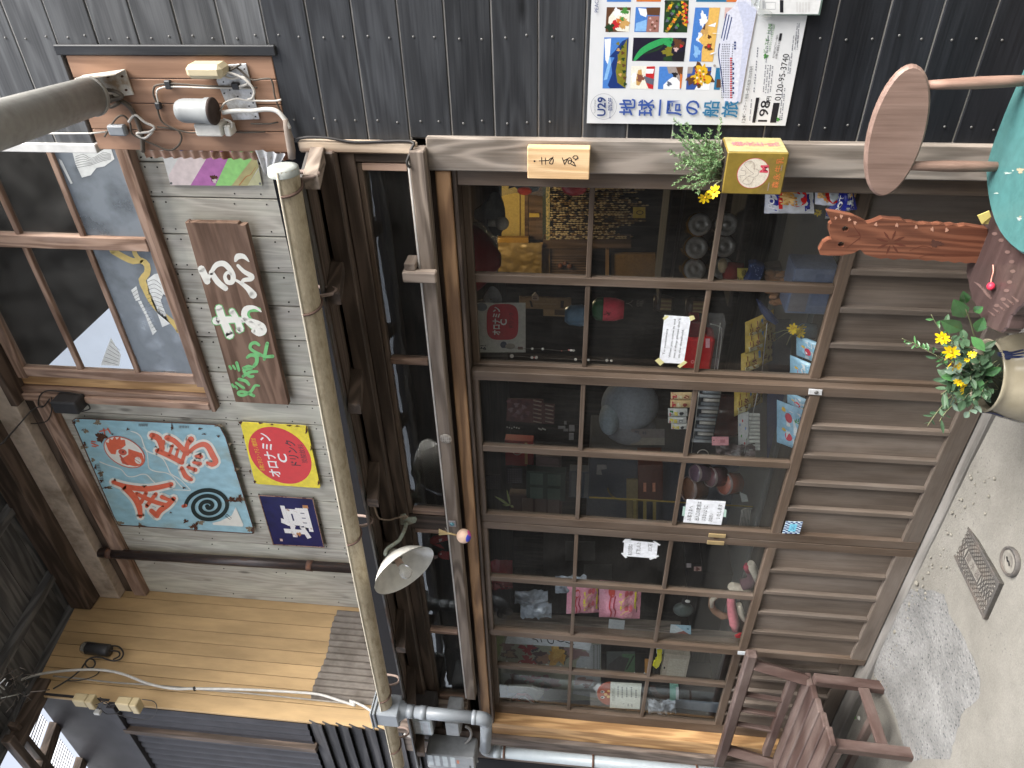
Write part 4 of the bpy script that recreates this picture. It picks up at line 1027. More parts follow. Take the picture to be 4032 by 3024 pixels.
def arc(p, a, b, r, n=8):
    a, b = Vector(a).normalized(), Vector(b).normalized(); P = []
    for i in range(n+1):
        u = i/n; P.append(p-a*r*(1-u)**2+b*r*u**2)
    return P
part('elbow', MB().tube(arc(e1, (0, 0, -1), dv, .05), .034, 20), PVC, dp)
part('pipe', MB().tube([e1+dv*.05, e2-dv*.05], .031, 20), PVC, dp)
part('elbow', MB().tube(arc(e2, dv, (0, 0, -1), .05), .034, 20), PVC, dp)
part('pipe', MB().tube([e2+Vector((0, 0, -.05)), Vector((e2.x, e2.y, -.05))], .031, 20), PVC2, dp)
for z in (c0.z-.135, c0.z-.2): part('coupling', MB().tube([Vector((c0.x, GY, z-.018)), Vector((c0.x, GY, z+.018))], .0345, 20), PVC, dp)
for z in (zA+.06,): part('coupling', MB().tube([Vector((c0.x, GY, z-.012)), Vector((c0.x, GY, z+.012))], .0345, 20), PVC, dp)
part('coupling', MB().tube([e2+Vector((0, 0, -.05)), e2+Vector((0, 0, -.09))], .0345, 20), PVC2, dp)
for z in (e2.z-.11, e2.z-.62, e2.z-1.2): part('clamp', MB().tube([Vector((e2.x, e2.y, z-.006)), Vector((e2.x, e2.y, z+.006))], .035, 20), IRON, dp)

# ------------------------------------------------------------------ meters under the gutter end
MG = flat('meter_grey', (.26, .275, .285), .4, .45); MGL = nm('meter_glass'); MGL[2].inputs['Base Color'].default_value = (.55, .62, .66, 1); MGL[2].inputs['Roughness'].default_value = .12; MGL[2].inputs['Alpha'].default_value = .55
MDK = flat('meter_dark', (.06, .055, .055), .5)
def bx(p0, p1, Y0, Y1):
    a, b = at(*t(*p0), Y0), at(*t(*p1), Y0); return (min(a.x, b.x), max(a.x, b.x), Y0, Y1, min(a.z, b.z), max(a.z, b.z))
mA = thing('power_meter', 'clear fronted power meter tucked behind the drainpipe', 'meter', at(*t(780, 860), -.10))
B = bx((580, 780), (950, 1030), -.20, -.02)
part('case', MB().box(*B[:2], B[2]+.03, B[3], *B[4:], .006), MDK, mA)
part('front', MB().box(B[0]+.002, B[1]-.002, B[2], B[2]+.03, B[4]+.002, B[5]-.002, .008), flat('meter_front', (.50, .56, .60), .2, .6), mA)
pr = Print(frame((B[0], B[2], B[4]), (1, 0, 0), (0, 0, 1), (0, -1, 0))); bw_, bh_ = B[1]-B[0], B[5]-B[4]
for a in (.12, .45): pr.rect(bw_*.15, bh_*(a+.05), bw_*.85, bh_*(a+.3), flat('meter_label', (.66, .70, .74), .4))
pr.rect(bw_*.1, bh_*.80, bw_*.9, bh_*.93, MG); pr.done('dial', mA)
mB = thing('terminal_box', 'plain grey terminal box next to the clear fronted meter', 'box', at(*t(1240, 860), -.10))
B = bx((1105, 800), (1345, 1010), -.17, -.02); part('case', MB().box(*B, .008), MG, mB); part('cover', MB().box(B[0]+.004, B[1]-.004, B[2]-.012, B[2]-.001, B[4]+.004, B[5]-.004, .005), MG, mB)
mC = thing('lower_meter', 'larger glazed meter in a grey case at the edge of the black lap boards', 'meter', at(*t(1200, 1380), -.10))
B = bx((830, 1290), (1560, 1560), -.16, -.03); part('case', MB().box(*B, .008), MG, mC)
part('backing_board', MB().box(B[0]-.03, B[1]+.05, B[3]+.001, B[3]+.014, B[4]-.04, B[5]+.05, .002), DARKW['X'], mC)
pr = Print(frame((B[0], B[2], B[4]), (1, 0, 0), (0, 0, 1), (0, -1, 0))); bw_, bh_ = B[1]-B[0], B[5]-B[4]
for a in (.40, .56, .72, .86): pr.rect(bw_*.25, bh_*a, bw_*.97, bh_*(a+.10), flat('meter_pane', (.45, .5, .5), .2, .6))
pr.rect(bw_*.55, bh_*.32, bw_*.8, bh_*.37, flat('meter_orange', (.6, .22, .12), .5)); pr.rect(bw_*.05, bh_*.08, bw_*.5, bh_*.12, MDK); pr.done('dial', mC)
CAB = flat('cable_grey', (.34, .335, .32), .5); CABB = flat('cable_black', (.03, .028, .027), .5)
wl = thing('meter_cables', 'grey cables looping below the power meter', 'cable', at(*t(1300, 1120), -.08))
part('cable', MB().tube([at(*t(x, y), -.07) for x, y in ((520, 1000), (700, 1060), (900, 1100), (1080, 1125), (1250, 1150), (1380, 1150), (1460, 1080), (1495, 1000), (1470, 920), (1410, 885))], .008, 8), CAB, wl)
part('cable', MB().tube([at(*t(x, y), -.05) for x, y in ((1330, 1160), (1430, 1240), (1550, 1330), (1590, 1400))], .006, 8), CAB, wl)
part('cable', MB().tube([at(*t(x, y), -.06) for x, y in ((1420, 740), (1500, 770), (1600, 810))], .007, 8), CAB, wl)

# ------------------------------------------------------------------ steel pipe up the plank wall
xp = -3.865
sp2 = thing('steel_pipe', 'dark steel pipe standing up the grey plank wall beside the navy sign', 'pipe', (xp, YU-.06, 2.7))
part('tube', MB().tube([Vector((xp, YU-.055, 2.65)), Vector((xp-.05, YU-.055, 5.05))], .0335, 20), STEELP, sp2)
for z in (3.27, 4.70): part('clamp', MB().tube([Vector((xp-.05*(z-2.65)/2.4, YU-.055, z-.02)), Vector((xp-.05*(z-2.65)/2.4, YU-.055, z+.02))], .037, 20), IRON, sp2)

# ------------------------------------------------------------------ black floodlights
HOUS = flat('floodlight_black', (.03, .03, .032), .45, .4)
t = crop(0, 1000, .63291)
fl = thing('wall_floodlight', 'small black floodlight with looped cable above the blue tin sign', 'floodlight', at(*t(410, 940), YU-.05))
a, b = at(*t(330, 900), YU-.1), at(*t(500, 975), YU-.1)
part('housing', MB().box(b.x-.0, a.x+.005, YU-.14, YU-.04, b.z-.02, a.z-.0, .008), HOUS, fl)
part('bracket', MB().box(b.x+.02, b.x+.05, YU-.05, YU-.001, b.z+.01, b.z+.04, .002), HOUS, fl)
part('cable', MB().tube([at(*t(x, y), YU-.06) for x, y in ((500, 930), (540, 930), (560, 960), (530, 975), (470, 980), (520, 900), (470, 870), (400, 860), (300, 850), (250, 880), (240, 940), (270, 950), (310, 900))], .004, 6), CABB, fl)
part('cable', MB().tube([at(*t(x, y), YU-.06) for x, y in ((320, 890), (320, 980), (290, 1040), (220, 1055), (130, 1060))]+[at(*t(20, 1180), YU-.25)], .0035, 6), CABB, fl)
part('cable', MB().tube([at(*t(x, y), Y) for x, y, Y in ((270, 945, YU-.1), (200, 970, YU-.15), (120, 1060, YU-.25), (0, 1190, YU-.4))], .004, 6), CABB, fl)
t = crop(0, 2300, .43645); XL = XW+.05
f2 = thing('side_floodlight', 'black cylinder floodlight with tangled cables on the tan side wall', 'floodlight', axp(*t(880, 590), XL))
A, Bq = axp(*t(790, 575), XL), axp(*t(990, 600), XL)
part('housing', MB().lathe([(0, 0), (.036, 0), (.04, .01), (.04, (A-Bq).length), (.0, (A-Bq).length)], Bq, A-Bq, 18), HOUS, f2)
part('lens_ring', MB().lathe([(.041, 0), (.041, .02), (.034, .035), (0, .03)], A, A-Bq, 18), flat('chrome_ring', (.6, .58, .52), .25, .5, .8), f2)
CT = lambda *p: [axp(*t(*q), XL+.005) for q in p]
part('cable', MB().tube(CT((970, 560), (1060, 560), (1105, 600), (1110, 640), (1080, 680), (1010, 690), (900, 660), (820, 665), (770, 710), (720, 780), (620, 860), (480, 945)), .0055, 7), CABB, f2)
part('cable', MB().tube(CT((990, 600), (1070, 610), (1075, 650), (1020, 680)), .0055, 7), CABB, f2)
part('cable_coil', MB().tube(CT(*[(815+45*math.cos(a), 715+42*math.sin(a)) for a in (i/14*4*math.pi for i in range(15))]), .005, 6), CABB, f2)
part('cable', MB().tube(CT((800, 775), (890, 765), (880, 810), (800, 850), (700, 870), (600, 870)), .004, 6), CABB, f2)
wc = thing('white_cable', 'long white cable sagging down the tan side wall', 'cable', axp(*t(1050, 790), XL))
t7 = crop(0, 1974, .63291); t8 = crop(1300, 1974, .63291)
pts = [axp(*t(*q), XL+.02) for q in ((-60, 985), (100, 905), (200, 860), (300, 825), (430, 800), (600, 780), (820, 770), (1000, 785), (1150, 825), (1300, 885), (1450, 925), (1600, 945))]+[axp(*t7(*q), XL+.02) for q in ((1210, 1165), (1500, 1170), (1800, 1185), (1980, 1200), (2100, 1235), (2212, 1270))]+[axp(*t8(*q), XL+.02) for q in ((120, 1240), (210, 1275), (290, 1330))]
part('cable', MB().tube(pts, .0085, 8), flat('cable_white', (.45, .44, .41), .5), wc)
part('tie', MB().tube([axp(*t7(1205, 1160), XL+.02), axp(*t7(1215, 1172), XL+.02)], .011, 8), CABB, wc)
gcab = thing('grey_cable', 'thin grey cable running along the tan wall under the white one', 'cable', axp(*t(900, 880), XL))
part('cable', MB().tube([axp(*t(*q), XL) for q in ((480, 830), (700, 850), (1000, 885), (1300, 905), (1600, 930))]+[axp(*t7(*q), XL) for q in ((1300, 1175), (1550, 1195), (1800, 1220), (2000, 1240), (2212, 1262))], .0055, 6), flat('cable_dusty', (.24, .22, .19), .7), gcab)

# cream covers on the edge of the wing
CRM = flat('cream_plastic', (.45, .37, .22), .45, var=.05)
for k, (x0, x1, y0, y1, lab) in enumerate(((672, 890, 995, 1062, 'cream plastic cable cover on the wing edge next to the bright awning'), (1060, 1290, 1024, 1100, 'cream plastic cable cover on the wing edge nearer the black ribbed sheet'))):
    a, b = at(*t(x0, y0), -.06), at(*t(x1, y1), -.06)
    o = thing('cable_cover', lab, 'cable cover', (b.x, -.06, b.z), 'cream cable covers on the wing edge')
    part('lid', MB().box(b.x-.01, a.x+.0, -.10, -.046, b.z+.05, a.z, .006), CRM, o); part('end', MB().box(b.x-.018, a.x+.004, -.105, -.046, b.z, b.z+.045, .005), CRM, o)
tw = thing('wire_tangle', 'tangle of thin black wires between the two cream covers', 'wire', at(*t(950, 1100), -.05))
for k, P1 in enumerate((((880, 1030), (950, 1090), (1050, 1080), (1085, 1120), (1050, 1165), (960, 1170), (900, 1120)), ((1280, 1040), (1390, 1060), (1415, 1130), (1380, 1200), (1280, 1220), (1150, 1200), (1040, 1170)), ((860, 1060), (900, 1130), (930, 1060), (900, 1020)), ((700, 1040), (800, 1075), (860, 1090), (940, 1060), (990, 1100)))):
    part('wire', MB().tube([at(*t(*q), -.055-.01*k) for q in P1], .0028, 5), CABB, tw)
part('connector', MB().box(*[v for v in (at(*t(905, 1165), -.08).x-.012, at(*t(905, 1165), -.08).x+.012)], -.09, -.06, at(*t(905, 1165), -.08).z, at(*t(905, 1165), -.08).z+.04, .003), flat('pale_connector', (.5, .5, .48)), tw)
# debris and cables hanging from the eave corner
nb = thing('eave_debris', 'matted straw and broken strips hanging in the corner of the eave', 'debris', at(0, 2720, -.2))
rg = random.Random(5); mb = MB()
for i in range(60):
    p = at(rg.uniform(-40, 120), rg.uniform(2640, 2760), rg.uniform(-.25, .05)); d = Vector((rg.gauss(0, 1), rg.gauss(0, .6), rg.gauss(0, .7))).normalized()*rg.uniform(.03, .13)
    mb.tube([p, p+d*.5+Vector((0, 0, -.01)), p+d], rg.uniform(.001, .003), 4)
part('straw', mb, flat('dusty_straw', (.10, .085, .072), .9), nb)
mb = MB()
for i in range(7):
    p = at(rg.uniform(-20, 40), rg.uniform(2690, 2750), rg.uniform(-.3, -.2)); d = Vector((rg.gauss(0, 1), rg.gauss(0, .4), rg.gauss(0, .6))).normalized()*.1
    mb.tube([p, p+d*.5, p+d], .004, 4)
part('white_strips', mb, flat('white_strip', (.30, .31, .29), .6), nb)

# ------------------------------------------------------------------ wiring on the panel
t = crop(0, 0, .63291); Y0 = -.005
def bxa(p0, p1, Y, d, bev=.004):
    a, b = at(*t(*p0), Y), at(*t(*p1), Y); return MB().box(min(a.x, b.x), max(a.x, b.x), Y, Y+d, min(a.z, b.z), max(a.z, b.z), bev)
tp = thing('terminal_plate', 'pale metal mounting plate full of holes on the orange wiring panel', 'plate', at(*t(1480, 560), Y0))
part('plate', MB().prism([at(*t(*p), Y0-.006) for p in ((1345, 500), (1390, 405), (1530, 395), (1615, 742), (1450, 748))], (0, .004, 0), bev=.001), stained('galvanised', (.50, .51, .52), (.3, .29, .27), 30, .5, .7, .35, .5, metal=.2), tp)
pr = Print(onY(Y0-.006))
for p in ((1390, 510), (1415, 540), (1500, 490), (1520, 430), (1560, 580), (1575, 640), (1580, 700), (1480, 600), (1430, 560), (1550, 660), (1590, 725), (1395, 580)): pr.disc(*t(*p), 3.2, 3.2, BLACK, 10)
pr.done('holes', tp)
cc = tag(part('breaker_cover', bxa((1135, 408), (1385, 498), -.075, .07, .012), flat('ivory_plastic', (.52, .45, .30), .4, var=.04)), 'ivory plastic breaker cover at the top of the wiring panel', 'breaker cover')
cp = thing('meter_can', 'grey cylinder with rounded top and dark open foot on the wiring panel', 'canister', at(*t(1350, 690), -.05))
A, Bq = at(*t(1095, 688), -.055), at(*t(1330, 692), -.055); L_ = (A-Bq).length
part('shell', MB().lathe([(.040, 0), (.0395, L_*.18), (.036, L_*.2), (.036, L_*.74), (.034, L_*.85), (.028, L_*.94), (.016, L_*.99), (0, L_)], Bq, A-Bq, 28), flat('can_grey', (.22, .232, .235), .45, .4, var=.06), cp)
part('foot', MB().lathe([(0, -.004), (.037, -.004), (.041, 0), (.04, .006)], Bq, A-Bq, 28), flat('foot_brown', (.05, .035, .03), .7), cp)
wb = thing('switch_box', 'white switch box fixed beside the grey cylinder', 'box', at(*t(1290, 812), -.05))
part('lid', bxa((1200, 772), (1385, 852), -.06, .055, .004), flat('white_box', (.66, .65, .60), .5), wb); part('base', bxa((1386, 785), (1440, 850), -.05, .045, .003), flat('white_box', (.66, .65, .60), .5), wb)
sw = tag(part('inline_switch', bxa((655, 782), (785, 850), -.03, .025, .005), flat('switch_grey', (.22, .24, .26), .5)), 'blue grey inline switch on cords at the top edge of the wiring panel', 'switch')
for k, (p0, p1, lab) in enumerate((((1012, 502), (1068, 558), 'black cable clip on the panel between the cylinder and the ivory cover'), ((955, 640), (1002, 684), 'black cable clip on the panel above the rounded top of the cylinder'), ((1432, 516), (1490, 560), 'black cable clip on the pale mounting plate'))):
    tag(part('cable_clip', bxa(p0, p1, -.022, .016, .003), HOUS), lab, 'clip', 'black cable clips on the wiring panel')
wr = thing('panel_wiring', 'brown and grey wires looping over the orange wiring panel', 'wire', at(*t(1000, 750), -.02))
DUST = flat('cable_brown', (.09, .075, .06), .7); PALEC = flat('cable_pale', (.5, .48, .44), .6)
for k, (pts, r, mt, Y) in enumerate((
    (((1600, 545), (1510, 542), (1300, 535), (1150, 525), (1080, 520), (1000, 525), (960, 540), (955, 590), (975, 640), (985, 700), (1010, 760), (1060, 790), (1110, 815), (1130, 860), (1105, 910), (1050, 935), (960, 900), (880, 865), (820, 830), (810, 770), (770, 720), (720, 740), (650, 850)), .0032, DUST, -.016),
    (((1560, 550), (1300, 547), (1090, 540), (1010, 545), (975, 570), (985, 640)), .0028, PALEC, -.018),
    (((560, 570), (620, 600), (700, 610), (790, 650), (840, 720), (880, 830), (890, 945)), .0075, DUST, -.016),
    (((700, 600), (640, 590), (650, 560), (720, 570), (760, 600), (690, 625), (650, 640), (690, 665), (740, 640)), .006, DUST, -.03),
    (((800, 760), (840, 715), (900, 760), (960, 790), (930, 820), (850, 830), (900, 860), (950, 820)), .004, PALEC, -.02),
    (((1280, 820), (1180, 825), (1060, 800), (980, 790)), .003, DUST, -.012), (((1650, 820), (1520, 825), (1440, 820)), .003, DUST, -.012),
    (((1370, 690), (1400, 640), (1470, 615), (1540, 625), (1700, 628), (1750, 620)), .003, PALEC, -.03),
    (((1385, 700), (1470, 690), (1570, 690), (1650, 680), (1720, 690), (1770, 740), (1800, 800)), .0075, flat('cable_offwhite', (.58, .57, .53), .5), -.035),
    (((1390, 740), (1440, 760), (1440, 795), (1400, 790)), .003, PALEC, -.04),
    (((1395, 430), (1470, 420), (1560, 495), (1640, 490), (1690, 500), (1710, 600), (1740, 680), (1790, 780)), .003, DUST, -.016),
    (((1385, 450), (1450, 460), (1530, 500), (1580, 560), (1570, 610), (1540, 620)), .004, PALEC, -.03), (((1390, 470), (1440, 490), (1510, 480), (1540, 520), (1490, 540)), .004, PALEC, -.026), (((1385, 420), (1430, 440), (1500, 400)), .003, DUST, -.02),
    (((1560, 770), (1680, 770), (1730, 760)), .003, DUST, -.014), (((300, 830), (560, 830), (660, 820)), .003, PALEC, -.014))):
    part('wire', MB().tube([at(*t(*q), Y) for q in pts], r, 6), mt, wr)
cd = thing('cable_bundle', 'dusty taped cables running down past the corrugated edge to the gutter end', 'cable', at(*t(1790, 860), -.03))
part('bundle', MB().tube([at(*t(x, y), -.035) for x, y in ((1775, 740), (1785, 800), (1800, 860), (1812, 930), (1815, 985))], [.008, .011, .014, .014, .012], 8), flat('bundle_tape', (.24, .20, .17), .8), cd)
part('cable', MB().tube([at(*t(x, y), -.03) for x, y in ((1790, 880), (1900, 855), (2050, 860), (2212, 885))]+[at(1613, 556, -.03), at(1618, 590, -.05), at(1602, 640, -.066), at(1615, 660, -.066)], .0045, 7), CABB, cd)

fsh = MB(); fq = [at(*t(*p), -.02) for p in ((1700, 1095), (1775, 960), (1590, 930), (1650, 1085))]
fsh.grid(lambda u, v: fq[0].lerp(fq[1], u).lerp(fq[3].lerp(fq[2], u), v)+Vector((0, .006*math.sin(v*18), 0)), 6, 40)
tag(part('flashing', fsh, stained('white_flashing', (.50, .51, .52), (.2, .1, .06), 20, .55, .7, .5)), 'torn white corrugated flashing scrap over the end of the gutter', 'flashing')

# long street lamp arm from the panel
sl_ = thing('street_lamp', 'long grey trough lamp reaching out over the alley from the wiring panel', 'street lamp', at(340, 380, -.06))
A = at(*t(530, 600), -.08); Bq = at(-60, 500, -.62)
dL = (Bq-A).normalized(); ux = (RT-dL*RT.dot(dL)).normalized(); uz = ux.cross(dL).normalized()
LG_ = stained('lamp_housing_grey', (.27, .267, .25), (.21, .195, .17), 7, .5, .75, .5, .4)
sec = [(.056*math.cos(a), .016+.048*math.sin(a)) for a in (math.pi*(1-i/12)-.2*(1-i/6) for i in range(13))]+[(.05, -.012), (.034, -.026), (-.034, -.026), (-.05, -.012)]
mb = MB().prism([A+ux*a+uz*b for a, b in sec], dL*1.4)
for f_ in mb.bm.faces: f_.smooth = len(f_.verts) == 4
part('housing', mb, LG_, sl_)
part('end_cap', MB().prism([A-dL*.012+ux*a*1.06+uz*b*1.06 for a, b in sec], dL*.02, bev=.002), LG_, sl_)
part('diffuser', MB().prism([A+dL*.03+ux*a+uz*b for a, b in ((-.042, -.026), (.042, -.026), (.036, -.05), (-.036, -.05))], dL*1.34), flat('lamp_diffuser', (.42, .41, .37), .4), sl_)
part('bracket', MB().prism([at(*t(*p), -.012) for p in ((515, 468), (775, 432), (830, 590), (560, 620))], (0, .006, 0), bev=.001).prism([at(*t(*p), -.012) for p in ((515, 468), (775, 432), (772, 440), (515, 476))], (0, -.05, 0)), stained('bracket_white', (.55, .52, .46), (.33, .24, .16), 18, .5, .65, .5), sl_)
pr = Print(onY(-.0125))
for p in ((672, 478), (760, 475), (700, 558), (785, 560)): pr.disc(*t(*p), 6, 5, RUST, 10)
pr.done('bolt_holes', sl_)
# ------------------------------------------------------------------ travel poster
t = crop(2300, 0, .45208); YP = -.006
po = thing('travel_poster', 'white cruise poster with photo collage and blue kanji title on the black boards', 'poster', (-.5, YP, 1.25))
PAP = flat('poster_white', (.62, .635, .65), .35, .5, var=.015)
q = [at(2310, 489, YP), at(3092, 497, YP)]; zt_, zb_ = q[0].z, q[1].z
part('sheet', MB().box(-.698, -.285, YP, YP+.0016, zb_, zt_, 0), PAP, po)
pr = Print(onY(YP)); T = lambda *p: [t(*v) for v in p]
C = {k: flat('print_'+k, s2l(v), .35, .5, var=.10, scale=160) for k, v in dict(sky=(70, 120, 190), sky2=(130, 175, 220), navy=(28, 52, 110), white=(225, 228, 232), olive=(120, 115, 40), dkgreen=(35, 60, 35), tan=(190, 150, 90), sand=(214, 172, 92), brown=(90, 60, 40), cream=(220, 218, 205), red=(180, 40, 45), skin=(120, 75, 60), grey=(150, 140, 135), aur=(30, 28, 45), aurg=(50, 150, 85), yell=(215, 170, 40), orange=(200, 110, 50), black=(30, 30, 36), green=(70, 130, 60), blue=(50, 80, 150), peach=(200, 170, 165), teal=(40, 110, 150), lilac=(190, 195, 215), hull=(205, 208, 222), mid=(90, 95, 110), rock=(150, 105, 95)).items()}
def pp(m, *p): pr.poly(T(*p), C[m])
def bl(m, x, y, r, sd, ry=None): blob(pr, *t(x, y), r*.452, C[m], sd, ry=(ry or r)*.452)
# mountain ruin
pr.lay = 2; pp('sky', (175, 325), (388, 325), (360, 770), (160, 770)); pp('white', (178, 340), (235, 335), (225, 470), (205, 560), (185, 520)); pp('sky2', (205, 560), (225, 470), (235, 560), (200, 690), (170, 700))
pp('navy', (330, 360), (388, 330), (360, 768), (225, 768), (205, 740), (245, 640), (235, 560), (265, 500), (220, 495), (270, 440)); pp('olive', (300, 470), (375, 340), (360, 768), (290, 720), (275, 620))
for i in range(14): bl(('olive', 'dkgreen', 'tan', 'brown')[i % 4], 295+(i*37) % 70, 380+i*27, 14, i)
# portrait
pr.lay = 2; pp('cream', (412, 575), (617, 577), (600, 775), (400, 773)); bl('white', 445, 675, 36, 3); pp('tan', (470, 610), (500, 605), (510, 690), (480, 745), (455, 740), (452, 690)); bl('skin', 490, 680, 32, 4); pp('red', (545, 580), (617, 577), (600, 775), (560, 770), (530, 700)); pp('white', (540, 600), (610, 600), (600, 640), (540, 640)); pp('mid', (520, 660), (610, 690), (600, 740), (540, 720))
# town
pr.lay = 2; pp('sky', (655, 580), (863, 580), (843, 778), (642, 776)); pp('grey', (720, 580), (863, 580), (848, 730), (800, 690), (780, 640), (735, 640)); pp('white', (690, 740), (740, 690), (790, 660), (840, 720), (835, 778), (690, 776)); pp('brown', (800, 585), (860, 582), (850, 690), (820, 640)); bl('black', 790, 650, 22, 9); bl('mid', 740, 730, 20, 8); pp('orange', (835, 640), (857, 650), (845, 770), (832, 770))
# northern lights
pr.lay = 2; pp('aur', (430, 327), (893, 330), (868, 535), (417, 530)); pr.stroke(T((440, 520), (500, 450), (580, 400), (680, 360), (760, 345)), [10, 22, 26, 24, 16], C['aurg']); pr.stroke(T((520, 470), (640, 430), (700, 380)), [3, 8, 5], C['dkgreen']); bl('aurg', 735, 385, 30, 5); bl('olive', 730, 450, 42, 6); pp('dkgreen', (690, 500), (760, 480), (770, 533), (690, 532)); bl('brown', 820, 380, 44, 7); bl('red', 845, 400, 14, 8); bl('peach', 800, 430, 18, 9); pp('black', (780, 470), (880, 440), (868, 535), (770, 533))
# plates of food
pr.lay = 2; pp('brown', (197, 62), (407, 64), (392, 278), (185, 278)); pp('cream', (215, 150), (260, 90), (400, 90), (392, 278), (290, 270), (210, 200)); bl('white', 288, 108, 34, 1); bl('green', 355, 95, 30, 2); bl('red', 275, 215, 36, 3); bl('tan', 345, 200, 40, 4, 50); bl('dkgreen', 225, 240, 34, 5); bl('green', 330, 165, 18, 6); bl('orange', 300, 180, 20, 7)
pr.lay = 2; pp('sky', (450, 62), (663, 64), (648, 280), (436, 278)); pp('white', (470, 70), (560, 80), (540, 150), (490, 130)); pp('sky2', (455, 200), (545, 170), (540, 270), (445, 270)); pp('rock', (555, 140), (655, 140), (648, 280), (540, 278)); pp('brown', (540, 66), (663, 64), (657, 135), (550, 130))
for i in range(10): bl(('peach', 'rock', 'brown')[i % 3], 575+(i*29) % 65, 160+i*11, 9, 20+i)
# market
pr.lay = 2; pp('dkgreen', (705, 0), (912, 0), (897, 283), (690, 282))
for i in range(26): bl(('black', 'olive', 'green', 'yell', 'mid', 'orange')[i % 6], 715+(i*53) % 120, 20+i*10, 14, 50+i)
for i in range(16): bl(('yell', 'red', 'orange')[i % 3], 855+(i*17) % 45, 20+i*13, 12, 80+i)
# pyramids
pr.lay = 2; pp('sky', (968, 65), (1185, 66), (1120, 537), (914, 535)); bl('white', 1040, 170, 34, 1, 60); bl('white', 1010, 330, 26, 2, 44); bl('sky2', 980, 450, 26, 4, 50); pp('sand', (1090, 66), (1185, 66), (1120, 537), (1020, 536), (1025, 440), (1060, 300), (1080, 160)); pp('tan', (1010, 275), (1085, 170), (1080, 290), (1050, 320)); pp('sand', (995, 345), (1050, 290), (1060, 370), (1030, 390)); pp('brown', (1030, 250), (1060, 200), (1050, 260)); bl('brown', 1085, 410, 30, 6); bl('red', 1085, 400, 15, 7); bl('brown', 1090, 320, 16, 8); pp('white', (1075, 225), (1150, 195), (1140, 235), (1110, 230))
# paella
pr.lay = 2; pp('blue', (903, 582), (1110, 583), (1088, 782), (886, 780)); pp('white', (1050, 700), (1100, 690), (1088, 782), (960, 781), (980, 750)); bl('brown', 1022, 660, 86, 1, 92); bl('yell', 1020, 660, 76, 2, 84); pp('grey', (903, 582), (950, 582), (940, 640), (898, 640)); bl('brown', 925, 700, 34, 12)
for i in range(16): bl(('orange', 'cream', 'olive', 'red')[i % 4], 975+(i*31) % 90, 605+i*8, 9, 30+i)
# strips cut by the frame top, sea and evening sky behind the ship
pr.lay = 2; pp('sky', (199, -40), (410, -40), (408, 16), (197, 15)); pp('orange', (456, -40), (670, -40), (668, 14), (455, 13)); pp('teal', (977, -40), (1240, -40), (1240, 16), (975, 15)); pp('orange', (1240, -40), (1333, -40), (1333, 17), (1240, 16)); pp('peach', (1228, 65), (1330, 66), (1300, 150), (1220, 160)); pp('teal', (1150, 590), (1200, 590), (1180, 782), (1128, 780)); pp('brown', (1155, 690), (1190, 690), (1190, 760), (1150, 765))
# cruise ship
pr.lay = 40; pp('hull', (1330, 0), (1420, -40), (1505, 90), (1440, 430), (1360, 890), (1225, 895), (1200, 820), (1185, 640), (1170, 430), (1190, 330), (1240, 110), (1300, 60))
pp('lilac', (1330, 20), (1400, 10), (1500, 90), (1430, 470), (1365, 885), (1330, 880), (1370, 500), (1390, 250))
for a, b in (((1240, 120), (1195, 330)), ((1262, 130), (1215, 350)), ((1285, 150), (1240, 340))): pr.stroke(T(a, b), 4, C['navy'])
pr.stroke(T((1180, 380), (1170, 470), (1195, 640), (1215, 800)), 4, C['navy'])
pr.hold = 1
for r in range(7):
    for i in range(24):
        y = 380+i*20; x = 1195+r*15+max(0, (470-y))*.09
        if r == 5 and i > 5: pr.rect(*t(x, y), *t(x+16, y+14), C['red'])
        elif r != 5: pr.rect(*t(x, y), *t(x+7, y+11), C['mid'])
for i in range(7): pr.rect(*t(1292, 545+i*42), *t(1306, 565+i*42), C['navy'])
for i in range(3): pr.rect(*t(1305, 360+i*26), *t(1322, 378+i*26), C['navy'])
pr.hold = 0; pr.lay += 2; pr.stroke(T((1100, 470), (1140, 455)), 5, C['white']); pr.disc(*t(1135, 570), 5, 5, C['grey']); pr.stroke(T((1120, 288), (1185, 290)), 2, C['white'])
pr.disc(*t(1330, 708), 6, 4, C['white']); pr.stroke(T((1505, 90), (1440, 430), (1362, 890)), 2, C['grey'])
pr.lay = 70
# lettering
EU, EV = (.012, -1), (-1, -.012)
sl_px = lambda x: .012+(x-100)/1650*.18            # lines lower on the sheet lean more
def tx(s, x, y, h, m, w=None, bold=0, al='c'): pr.text(s, *t(x, y), h*.452, C[m], w=w*.452 if w else None, bold=bold, eu=(sl_px(x), -1), ev=EV, align=al)
def blk(x, xb, ya, yb, m='black'): pp(m, (x, ya), (x+(ya-yb)*sl_px(x), yb), (xb+(ya-yb)*sl_px(xb), yb), (xb, ya))
for ch, x, y, m in (('地', 375, 930, 'blue'), ('球', 540, 935, 'blue'), ('一', 660, 935, 'blue'), ('周', 787, 940, 'blue'), ('の', 945, 935, 'blue'), ('船', 1105, 945, 'teal'), ('旅', 1270, 948, 'teal')): tx(ch, x, y, 150, m, bold=.015)
pr.stroke(T(*[(170+112*math.cos(a), 925+112*math.sin(a)) for a in (i/30*2*math.pi for i in range(31))]), 1.0, C['mid'], sub=1)
tx('U29', 152, 925, 100, 'navy', bold=.02); tx('20%OFF', 228, 905, 52, 'navy', w=110, bold=.015); tx('旅行代金', 226, 990, 20, 'navy'); tx('Youth Campaign', 95, 925, 22, 'mid', w=120)
tx('PEACE BOAT', 108, 105, 46, 'navy', al='l')
tx('124', 1388, 1035, 44, 'black'); tx('ピースボート地球一周の船旅 2026年8月', 1422, 790, 34, 'black', w=430)
